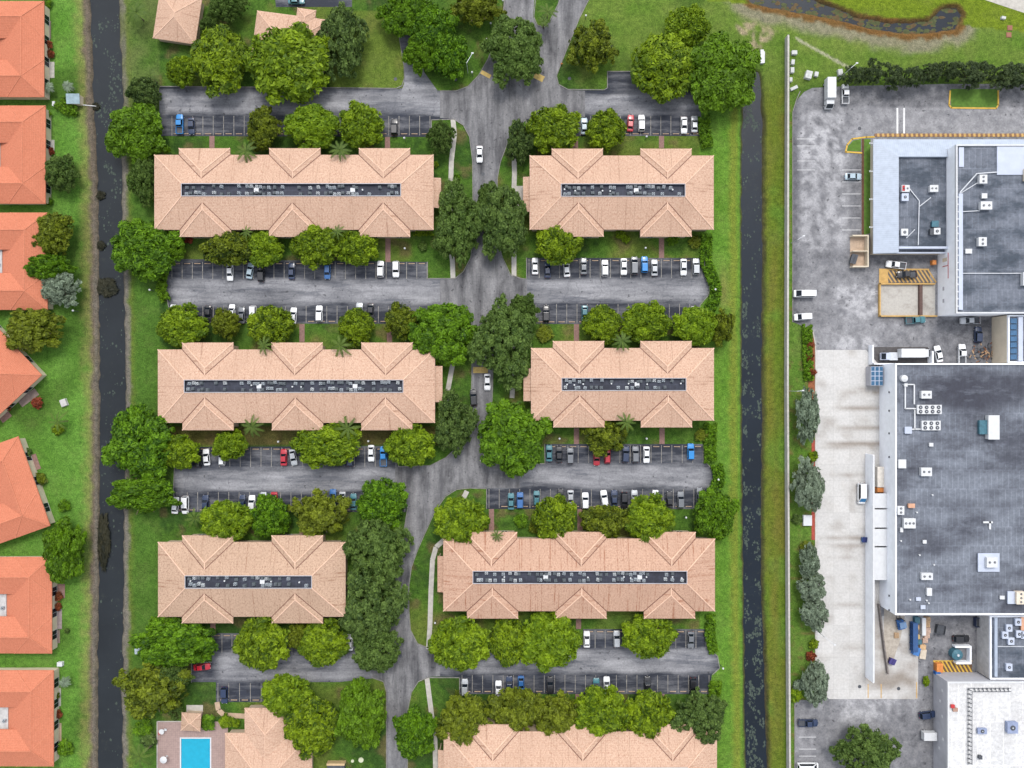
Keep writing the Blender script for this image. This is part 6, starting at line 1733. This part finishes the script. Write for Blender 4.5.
def palm_crown(seed, n=9, L=2.5, leafk='palm'):
    rnd = random.Random(seed); q = []; v = []
    for i in range(n):
        a = i * 6.283 / n + rnd.uniform(-.15, .15); up = rnd.uniform(.25, .75); l = L * rnd.uniform(.8, 1.1); d = Vector((math.cos(a), math.sin(a), 0)); sd = Vector((-d.y, d.x, 0))
        b = rnd.uniform(.3, .75); ns = 9; P = [d * (l * t) + Vector((0, 0, l * (up * t - 1.0 * t * t * .75))) for t in [j / ns for j in range(ns + 1)]]
        for j in range(ns):
            w0 = .27 * math.sin(math.pi * (.12 + .8 * j / ns)); p = P[j]; e = P[j + 1]
            for sg in (-1, 1):
                tip = p.lerp(e, .9) + sd * sg * w0 * 1.5 + d * .22 - Vector((0, 0, .2 * w0))
                q.append([tuple(p), tuple(p.lerp(e, .75)), tuple(tip), tuple(p + sd * sg * w0 * .45)]); v.append(min(1, max(0, b + rnd.gauss(0, .12))))
    return leaf_data('crown', LEAF[leafk], q, v)


PALMS = [palm_crown(5), palm_crown(6, 10, 2.4), palm_crown(8, 8, 2.7)]
mb = MB(); pz = Vector((0, 0, 0))
for i in range(6): mb.cyl((.02 * i, 0, i * .7), (.02 * (i + 1), 0, (i + 1) * .7), .17 - .01 * i, .155 - .01 * i, 8)
ME_PTR = mb.data('trunk', [M_BARK])
PALMG = [palm_crown(15, 16, 1.9, 'grey')]
pc = 0


def palm(px, py, r, label, h=4.2, grey=False):
    global pc
    if 'eave' in label or 'touching the middle' in label: h = 7.4
    pc += 1
    b = W(px, py, h); b.z = 0; root = empty('palm_tree', b, pc * 1.3, label, 'palm tree')
    s = r * S / 2.2
    c = link('crown', (PALMG if grey else PALMS)[pc % (1 if grey else 3)], root); c.location = (.1, 0, h); c.scale = (s, s, s)
    t = link('trunk', ME_PTR, root); t.scale = (1, 1, h / 4.2)


def shrub_mesh(seed, lf, n=16, cnt=34, leaf=.26):
    rnd = random.Random(seed); q = []; v = []
    for i in range(n):
        a = i * 2.4; r = .78 * math.sqrt((i + .5) / n); lobe(rnd, q, v, Vector((r * math.cos(a), r * math.sin(a), .75 * math.sqrt(1 - r * r * .9) + rnd.uniform(-.15, .1))), .3 * rnd.uniform(.7, 1.2), cnt, leaf, .5 + rnd.uniform(-.28, .28))
    return leaf_data('foliage', LEAF[lf], q, v)


SHR = {k: [shrub_mesh(i * 3 + len(k), k) for i in range(2)] for k in ('bright', 'lime', 'olive', 'dark', 'grey', 'red', 'weed')}
mb = MB()
for i in range(5): mb.cyl((0, 0, 0), (.35 * math.cos(i * 1.26), .35 * math.sin(i * 1.26), .6), .05, .02, 5)
ME_STEM = mb.data('stem', [M_BARK])
scount = 0


def shrub(kd, px, py, r, label, ry=None, h=1.0, z=0.0, name='shrub', group=None):
    global scount
    scount += 1
    root = empty(name, W(px, py) + Vector((0, 0, z)), 0, label, 'shrub', group)
    a = r * S / .95; b = (ry or r) * S / .95
    f = link('foliage', SHR[kd][scount % 2], root); f.scale = (a, b, h * 1.3 * min(a, 1.6) ** .5); f.rotation_euler = (0, 0, 0 if ry else scount)
    s = link('stem', ME_STEM, root); s.scale = (a, b, h)
    return root


def hedge(label, path, w, h, lf='bright', name='hedge'):
    w = w + (.7 if w < 3 and 'eave' not in label else 0)
    rnd = random.Random(int(path[0][0] * 7 + path[0][1])); q = []; v = []
    pts = [W(*p) for p in path]
    org = pts[0].copy()
    for a, b in zip(pts, pts[1:]):
        L = (b - a).length; d = (b - a).normalized(); sd = Vector((-d.y, d.x, 0))
        for _ in range(int(L * w * 2.2) + 2):
            c = a + d * rnd.uniform(0, L) + sd * rnd.uniform(-.42, .42) * w + Vector((0, 0, h - .35 + rnd.uniform(-.25, .2))) - org
            lobe(rnd, q, v, c, .42, 22, .32, .55 + rnd.uniform(-.25, .25))
        for _ in range(int(L * 3) + 2):
            for sg in (-1, 1):
                c = a + d * rnd.uniform(0, L) + sd * sg * .42 * w + Vector((0, 0, rnd.uniform(.3, h - .4))) - org
                lobe(rnd, q, v, c, .4, 12, .32, .45 + rnd.uniform(-.2, .2))
    root = empty(name, org, 0, label, 'hedge'); link('foliage', leaf_data('foliage', LEAF[lf], q, v), root)
    mb = MB()
    for a, b in zip(pts, pts[1:]):
        n = max(2, int((b - a).length / 2))
        for i in range(n): p = a.lerp(b, (i + .5) / n) - org; mb.cyl(p, p + Vector((0, 0, h * .7)), .06, .03, 5)
    o = mb.build('stem', M_BARK, None, Vector()); o.parent = root


G1 = 'broad crowned trees round the apartment blocks'
T = [
    ('bright', 136.5, 132.5, 29, 'bright green round tree over the canal bank beside the top car row', 31), ('dark', 145, 93, 16, 'small dark green tree just above the bright canal tree near the top'), ('lime', 181, 71, 15, 'small yellow-green tree attached to the big one by the small bungalow'),
    ('lime', 221, 60, 29, 'yellow-green tree beside the small bungalow at the top', 34), ('lime', 287, 64, 41, 'biggest yellow-green tree, covering half a bungalow at the top', 38), ('dark', 344, 38, 21, 'dark tree at the corner of the half hidden bungalow', 33),
    ('dark', 226, 7, 19, 'dark tree behind the small bungalow at the top edge', 14), ('dark', 210, 26, 10, 'small dark tree squeezed against the small bungalow corner'), ('bright', 407, 14, 25, 'bright green tree at the top edge beside the lawn, its crown over the hidden driveway', 24), ('bright', 433, 30, 25, 'bright green tree in the middle of the cluster over the hidden driveway', 27),
    ('bright', 449, 55, 20, 'bright green tree at the low corner of the cluster near the junction', 24), ('bright', 422, 52, 18, 'smaller bright tree over the driveway mouth near the junction', 18), ('olive', 476, 7, 26, 'olive tree at the top edge beside the road', 18), ('dark', 516, 52, 29, 'dark tree leaning over the road near the top junction', 34),
    ('olive', 263, 128, 18, 'small olive tree between the parked cars above the long top block'), ('lime', 313, 127, 28, 'wider yellow-green tree over the row above the long top block', 22), ('lime', 361, 127, 22, 'round yellow-green tree over the row above the long top block, next to the black car', 22), ('dark', 442, 136, 12, 'small dark lawn tree beside the sidewalk above the long top block', 15),
    ('olive', 592, 45, 23, 'olive tree on the lawn at the roadside near the hydrant', 26), ('lime', 688, 27, 22, 'yellow-green tree topmost in the trio near the culvert', 21), ('lime', 662, 66, 33, 'spreading yellow-green tree over the nook above the short top block'), ('bright', 722, 74, 36, 'large green tree at the end of the narrow canal by the culvert', 42),
    ('lime', 552, 129, 26, 'yellow-green tree at the road end of the row above the short top block', 23), ('lime', 607, 131, 20, 'yellow-green tree over the car row next to the red sedan above the short top block', 20), ('dark', 520, 143, 14, 'dark tree under the yellow-green one at the corner of the short top block', 18),
    ('bright', 144, 249, 35, 'big round bright green tree on the canal bank opposite the third villa', 30), ('bright', 172, 247, 14, 'small lobe-like bright tree between the big canal tree and the long top block'),
    ('dark', 143, 178, 12, 'narrow dark green tree on the canal bank at the wall of the long top block', 22), ('olive', 54, 234, 20, 'brownish green tree over the edge of the third villa', 22), ('bright', 47, 268, 22, 'green tree at the wall of the third villa, above the bare grey tree', 15), ('grey', 61, 289, 18, 'bare looking grey tree beside the third villa', 18), ('olive', 33, 330, 30, 'olive tree between the third villa and the corner villa', 23),
    ('olive', 228, 248, 23, 'olive tree below the long top block, first from the canal', 20), ('lime', 263, 247, 20, 'yellow-green tree below the long top block, second from the canal', 20), ('lime', 314, 244, 23, 'round yellow-green tree below the long top block, third from the canal'), ('lime', 357, 246, 22, 'yellow-green tree below the long top block, fourth from the canal', 19),
    ('lime', 181, 326, 26, 'yellow-green tree above the long middle block, at the canal corner', 21), ('olive', 226, 323, 15, 'small olive tree above the long middle block between parked cars'), ('lime', 270, 327, 23, 'yellow-green tree above the long middle block next to a white sedan', 21), ('lime', 357, 327, 18, 'round yellow-green tree above the long middle block over the silver car', 19), ('olive', 402, 321, 18, 'olive tree at the edge of the large bright green one by the road', 18), ('bright', 442, 333, 32, 'large bright green tree by the road above the long middle block', 32),
    ('dark', 458, 225, 24, 'tall dark tree on the long block side of the central road', 35), ('dark', 503, 222, 26, 'tall dark tree on the short block side of the central road', 36), ('dark', 486, 205, 10, 'slim dark tree hanging over the central road between two taller ones', 18), ('dark', 505, 340, 30, 'wide dark tree leaning over the central road below the second junction', 38), ('dark', 523, 308, 14, 'dark green tree at the road end of the lot below the short top block', 15),
    ('lime', 558, 244, 23, 'round yellow-green tree below the short top block', 23), ('lime', 603, 325, 20, 'yellow-green tree above the short middle block, nearest the road'), ('lime', 647, 322, 24, 'yellow-green tree above the middle of the short middle block', 20), ('lime', 695, 327, 23, 'yellow-green tree above the short middle block at the hedge end', 20), ('olive', 722, 328, 12, 'small olive tree on the narrow canal verge beside the hedge', 19),
    ('bright', 141, 443, 35, 'largest bright green tree on the canal bank, beside the long middle block', 36), ('lime', 181, 451, 19, 'yellow-green tree between the largest canal tree and the car row', 18), ('bright', 143, 494, 34, 'green tree directly below the largest canal bank tree', 19), ('lime', 231, 445, 17, 'small yellow-green tree below the long middle block', 15),
    ('lime', 226, 522, 26, 'yellow-green tree above the short bottom block, nearest the canal', 21), ('bright', 64, 552, 20, 'tall yellow-green tree between two villas on the lawn', 33), ('lime', 325, 445, 33, 'long pale lime tree below the long middle block', 22), ('lime', 411, 444, 25, 'yellow-green tree below the long middle block at the road', 22), ('dark', 454, 425, 20, 'dark round tree on the central road at the end of the long middle block', 27), ('bright', 512, 437, 36, 'large round deep green tree beside the short middle block at the road', 37),
    ('bright', 270, 517, 18, 'green tree above the middle of the short bottom block', 22), ('olive', 320, 515, 28, 'olive tree above the short bottom block at its road end', 25), ('bright', 383, 502, 25, 'mid green tree at the bend above the tall grey-green tree'), ('dark', 379, 548, 29, 'tall dark grey-green tree along the bending road, upper one', 34), ('dark', 372, 605, 31, 'dark green tree along the bending road, middle one', 35), ('dark', 375, 650, 24, 'paler dark tree along the bending road, lowest one', 24), ('lime', 460, 523, 27, 'yellow-green tree at the corner of the long bottom block by the bending road', 25),
    ('olive', 606, 437, 22, 'olive tree below the short middle block over two red cars', 20), ('lime', 553, 519, 21, 'yellow-green tree above the long bottom block, nearest the road', 24), ('olive', 606, 521, 21, 'dull olive tree above the middle of the long bottom block', 18), ('lime', 648, 519, 26, 'round yellow-green tree above the long bottom block, next to the dull olive one', 24), ('bright', 715, 514, 22, 'bright green tree on the narrow canal verge at the end of the long bottom block', 25),
    ('bright', 175, 643, 37, 'bright green tree below the short bottom block on the canal bank', 25), ('olive', 152, 690, 34, 'olive and dark tree over the canal edge above the pool', 29), ('dark', 172, 675, 18, 'dark tree between the bright bank tree and the olive one above the pool', 14), ('lime', 263, 642, 27, 'yellow-green tree below the short bottom block, first from the canal', 28), ('lime', 322, 643, 26, 'yellow-green tree below the short bottom block, second from the canal', 23), ('olive', 298, 636, 12, 'small olive tree between two yellow-green ones below the short bottom block', 14),
    ('lime', 286, 696, 25, 'yellow-green tree at the lot edge above the pool house', 21), ('lime', 313, 726, 28, 'ragged yellow-green tree over the roof of the pool house', 30), ('bright', 361, 715, 26, 'deep green tree between the pool house and the central road', 34), ('lime', 461, 642, 30, 'yellow-green tree below the long bottom block by the sidewalk', 28), ('lime', 508, 641, 20, 'darker yellow-green tree below the long bottom block, second from the road', 25), ('lime', 551, 640, 29, 'large yellow-green tree below the long bottom block, third from the road', 29), ('lime', 648, 637, 27, 'round yellow-green tree alone below the long bottom block', 22),
    ('bright', 415, 734, 21, 'green tree beside the central road at the bottom edge', 26), ('olive', 464, 720, 28, 'reddish olive tree over the bottom edge block, nearest the road', 28), ('olive', 517, 709, 23, 'olive tree over the bottom edge block, second from the road', 24), ('olive', 558, 717, 25, 'ragged olive tree over the bottom edge block, third from the road', 25), ('lime', 603, 713, 28, 'yellow-green tree over the bottom edge block, fourth from the road', 26), ('lime', 649, 717, 24, 'yellow-green tree over the bottom edge block, fifth from the road', 26), ('dark', 700, 718, 26, 'dark green tree over the bottom edge block at the narrow canal end', 24),
    ('dark', 60, 172, 16, 'dark thin tree on the lawn at the second villa wall', 18), ('grey', 808, 415, 12, 'silver tree topmost along the pale apron', 30), ('grey', 808, 485, 15, 'silver tree second along the pale apron, above the red mulch', 26), ('grey', 809, 562, 10, 'thin silver tree below the red mulch along the pale apron', 18), ('grey', 812, 588, 14, 'silver tree fourth along the pale apron', 16), ('grey', 815, 614, 13, 'silver tree fifth along the pale apron', 17), ('grey', 817, 683, 13, 'silver tree lowest along the pale apron', 23), ('dark', 868, 753, 28, 'green tree alone at the bottom of the warehouse yard', 26),
]
for t in T:
    kd, px, py, rx, lab = t[:5]; ry = t[5] if len(t) > 5 else None
    tree(kd, px, py, rx, lab, ry, group=G1 if 100 < px < 740 else None)
for i, (px, py, r, lab) in enumerate(((853, 76, 13, 'first dark conifer in the row above the yard, beside the lamp pole'), (872, 74, 13, 'second dark conifer in the row above the yard from the lamp pole'), (892, 77, 14, 'third dark conifer in the row above the yard from the lamp pole'), (912, 77, 14, 'fourth dark conifer in the row above the yard from the lamp pole'), (930, 73, 13, 'fifth dark conifer in the row above the yard from the lamp pole'),
                                      (949, 71, 13, 'sixth dark conifer, above one end of the yellow kerbed island'), (968, 75, 14, 'broad dark conifer above the middle of the yellow kerbed island'), (981, 72, 12, 'dark conifer above the far end of the yellow kerbed island'), (1006, 77, 15, 'big dark conifer past the yellow kerbed island'), (1024, 78, 13, 'dark conifer cut by the picture edge past the island'))):
    tree('pine', px, py, r * (.8 if i < 6 else .92), lab, None, .8, 'dark conifers in a row above the warehouse yard')
for a in ((136, 13, 12, 'pale feathery palm on the canal bank at the top'), (150, 76, 9, 'small pale palm on the lawn below the small bungalow'), (246, 151, 10, 'palm over the eave of the long top block, beside the small olive tree'), (340, 150, 10, 'palm over the eave of the long top block, under two yellow-green trees'), (340, 346, 10, 'star shaped palm over the upper eave of the long middle block'), (264, 346, 8, 'palm peeping out over the upper eave of the long middle block'), (252, 427, 10, 'yellowish palm over the lower eave of the long middle block'), (348, 428, 11, 'palm behind the long pale lime tree, touching the middle block'),
          (626, 422, 9, 'palm on the lower eave of the short middle block'), (622, 341, 9, 'palm at the upper eave of the short middle block'), (195, 519, 10, 'palm above the short bottom block at the canal end'), (548, 12, 9, 'palm on the kerbed island in the road at the top'), (544, 21, 6, 'smaller palm on the point of the kerbed island'), (246, 232, 6, 'small palm poking between trees over the lower eave of the long top block'), (337, 232, 7, 'dark palm between trees at the lower eave of the long top block'), (497, 536, 6, 'small palm at the upper eave of the long bottom block'), (58, 422, 9, 'thin yellow-green palm on the villa lawn below the utility box')):
    palm(*a)
for a in ((48, 87, 7, 'pale silvery palm at the wall of the top villa'), (67, 86, 7, 'pale silvery palm on the lawn by the pump house'), (64, 683, 7, 'faint silvery palm on the lawn beside the lowest villa')): palm(*a, h=2.5, grey=True)
palm(140, 757, 11, 'yellow-leaved palm beside the pool deck at the bottom', 2.6)
hedge('hedge wrapping the end of the lot below the short top block', [(706, 234), (705, 262), (711, 277), (716, 291), (712, 305), (705, 312)], 2.3, 1.6); hedge('hedge at the end of the row above the short top block', [(703, 117), (704, 133), (707, 148)], 2.4, 1.6)
hedge('upper hedge at the end of the lot below the short middle block', [(710, 423), (709, 445), (710, 462)], 2.6, 1.6); hedge('lower curved hedge at the end of the lot below the short middle block', [(716, 464), (719, 479), (713, 491), (709, 497)], 2.4, 1.6)
hedge('hedge at the end of the upper row below the long bottom block', [(710, 613), (709, 635), (713, 652)], 1.8, 1.6); hedge('hedge at the end of the lower row below the long bottom block', [(715, 680), (713, 700)], 3.2, 1.6)
hedge('hedge round the pump house on the villa lawn', [(60, 100), (63, 107), (72, 112), (79, 109)], 2.4, 1.3, 'bright'); hedge('hedge at the canal side end of the lot below the long top block', [(168, 262), (163, 278), (163, 292), (167, 301)], 1.8, 1.4, 'bright')
hedge('clipped hedge in front of the pool pavilion', [(172, 712), (184, 707)], 4.0, 1.5, 'dark'); hedge('hedge line under the eave of the long top block', [(414, 233), (433, 233)], 1.3, .9, 'lime')
hedge('tall hedge behind the red flower bed along the boundary wall grass', [(806.5, 325), (806.5, 350), (808, 380)], 1.8, 1.2, 'bright')
SB = [('red', 50, 46, 4, 'red-leaved shrub by the top villa patio, upper one'), ('red', 51.5, 55, 4, 'dark red shrub by the top villa patio, lower one'), ('bright', 49, 4, 5, 'green shrub at the top corner of the top villa'), ('red', 59.5, 596, 4.5, 'purple-red shrub between patios under the yellow-green tree'), ('red', 59, 606, 4, 'rusty red shrub on the patio above the mauve paving'), ('red', 52, 152, 4, 'rusty shrub at the second villa patio'), ('bright', 50.5, 202, 4, 'round green shrub at the low corner of the second villa'), ('bright', 49, 115, 4, 'green shrub at the upper corner of the second villa'),
      ('red', 39, 403, 5.5, 'round orange-red shrub on the lawn by the corner villa'), ('olive', 42.5, 479, 6, 'olive shrub at the wall of the tilted villa'), ('lime', 60, 429, 6, 'small lime shrub standing on the villa lawn under the thin palm'), ('bright', 66, 505, 6, 'low green bush on the lawn beside the tilted villa'), ('dark', 68, 630, 2.5, 'tiny dark shrub on the lawn by the mauve patio'), ('red', 59, 713, 4.5, 'dark red shrub between the lowest villa patios'), ('olive', 57, 695, 4, 'olive shrub on the lowest villa patio'), ('bright', 67, 747, 8, 'low green bush on the lawn at the lowest villa'), ('dark', 26, 453, 7, 'dark green bush at the top corner of the tilted villa'), ('red', 10, 408, 3, 'red shrub on the corner villa terrace'),
      ('weed', 100, 245, 4.5, 'dark weed clump in the canal opposite the third villa, upper one'), ('weed', 106, 287, 10, 'largest dark weed clump in the canal, below the third villa'), ('weed', 99.5, 195, 4.5, 'dark weed clump at the canal edge near the second villa'), ('weed', 103, 541, 6.5, 'long dark weed clump in the canal beside the tall yellow-green tree'), ('weed', 95, 106, 4, 'dark weed clump at the end of the pump house pipe'),
      ('bright', 145, 727, 9, 'green bush beside the pool deck corner'), ('dark', 150, 738, 8, 'dark bush beside the pool deck below the green bush'), ('bright', 208, 721, 8, 'leafy green bush beside the pool pavilion'), ('lime', 227, 720, 7, 'yellow shrub bed along the pool path'), ('lime', 237, 722, 4, 'small yellow shrub at the pool house corner'), ('bright', 165, 706, 6, 'green bush beside the clipped hedge of the pavilion'),
      ('lime', 794, 694, 7, 'lime shrub at the end of the grass against the boundary wall'), ('red', 809, 345, 4, 'red flowering shrub in the yard bed, topmost'), ('red', 809, 357, 4, 'red flowering shrub in the yard bed, second'), ('red', 811, 372, 4, 'red flowering shrub in the yard bed, lowest'), ('lime', 812, 456, 5, 'lime shrub between the two upper silver trees'), ('dark', 796, 519, 5, 'dark shrub behind the electrical cabinet'), ('olive', 806, 546, 6, 'olive shrub below the electrical cabinet'), ('lime', 813, 643, 5, 'lime shrub under the leaning lamp pole'), ('red', 810, 655, 5, 'reddish shrub beside the lamp pole'), ('grey', 798, 684, 6, 'pale bare shrub at the boundary wall near the lowest silver tree'),
      ('bright', 156, 196, 6, 'green bush at the canal end of the long top block'), ('dark', 423, 247, 4.5, 'round dark shrub on the lawn below the long top block'), ('lime', 441, 247, 3.5, 'yellow-green shrub by the sidewalk below the long top block', 5), ('red', 190, 240, 4, 'small orange shrub at the lower eave of the long top block'), ('lime', 436, 165, 3, 'lime shrub at the porch of the long top block'), ('bright', 457, 178, 3.5, 'small bright shrub on the lawn between the sidewalk and the road'), ('bright', 672, 240, 6, 'green bush beside the brick path below the short top block'), ('olive', 694, 243, 6, 'brownish bush below the short top block near the hedge'), ('lime', 620, 235, 5, 'lime shrub under the lower eave of the short top block'), ('lime', 626, 240, 4, 'second lime shrub under the lower eave of the short top block'), ('olive', 545, 333, 8, 'brownish bush on the lawn above the short middle block'), ('bright', 521, 520, 7, 'green bush on the lawn above the long bottom block'), ('olive', 700, 435, 6, 'green-brown bush below the short middle block at the hedge'),
      ('lime', 925, 680, 3.4, 'lime green bush in the pavement by the white roofed warehouse', 5), ('olive', 535, 527, 6, 'olive bush at the upper eave of the long bottom block')]
for s_ in SB:
    kd, px, py, r, lab = s_[:5]
    shrub(kd, px, py, r, lab, ry=(s_[5] if len(s_) > 5 else (26 if 'long dark weed' in lab else None)), h=.9 if kd != 'weed' else .5, z=-.85 if kd == 'weed' else 0, name='water_plant' if kd == 'weed' else 'shrub')

# ================================================================ light, sky, camera
sun_el, sun_az = R(60), R(8)
world = bpy.data.worlds.new('World'); sc.world = world; world.use_nodes = True
nt = world.node_tree; bg = nt.nodes['Background']
sky = nt.nodes.new('ShaderNodeTexSky'); sky.sky_type = 'NISHITA'; sky.sun_disc = False
sky.sun_elevation = sun_el; sky.sun_rotation = sun_az; sky.air_density = 1.0; sky.dust_density = 2.5; sky.ozone_density = 1.0
hs = nt.nodes.new('ShaderNodeHueSaturation'); hs.inputs['Saturation'].default_value = 0.32
nt.links.new(sky.outputs[0], hs.inputs['Color']); nt.links.new(hs.outputs[0], bg.inputs['Color'])
bg.inputs['Strength'].default_value = 0.15
sun = bpy.data.lights.new('sun', 'SUN'); sun.energy = 0.75; sun.angle = R(15); sun.color = (1.0, 0.96, 0.9)
so = bpy.data.objects.new('sun', sun); COL.objects.link(so)
v = Vector((math.cos(sun_el) * math.sin(sun_az), math.cos(sun_el) * math.cos(sun_az), math.sin(sun_el)))
so.rotation_euler = v.to_track_quat('Z', 'Y').to_euler(); so.location = v * 150
cam = bpy.data.cameras.new('camera'); co = bpy.data.objects.new('camera', cam); COL.objects.link(co)
cam.sensor_fit = 'HORIZONTAL'; cam.angle = 2 * math.atan(512 * S / HC); co.location = (0, 0, HC); co.rotation_euler = (0, 0, 0)
cam.clip_start = 1; cam.clip_end = 8000
sc.camera = co
sc.render.engine = 'CYCLES'; sc.cycles.use_denoising = True; sc.cycles.max_bounces = 5; sc.cycles.transparent_max_bounces = 4
sc.view_settings.view_transform = 'Standard'; sc.view_settings.look = 'None'; sc.view_settings.gamma = 1.0; sc.view_settings.use_curve_mapping = False
sc.view_settings.exposure = 0.98
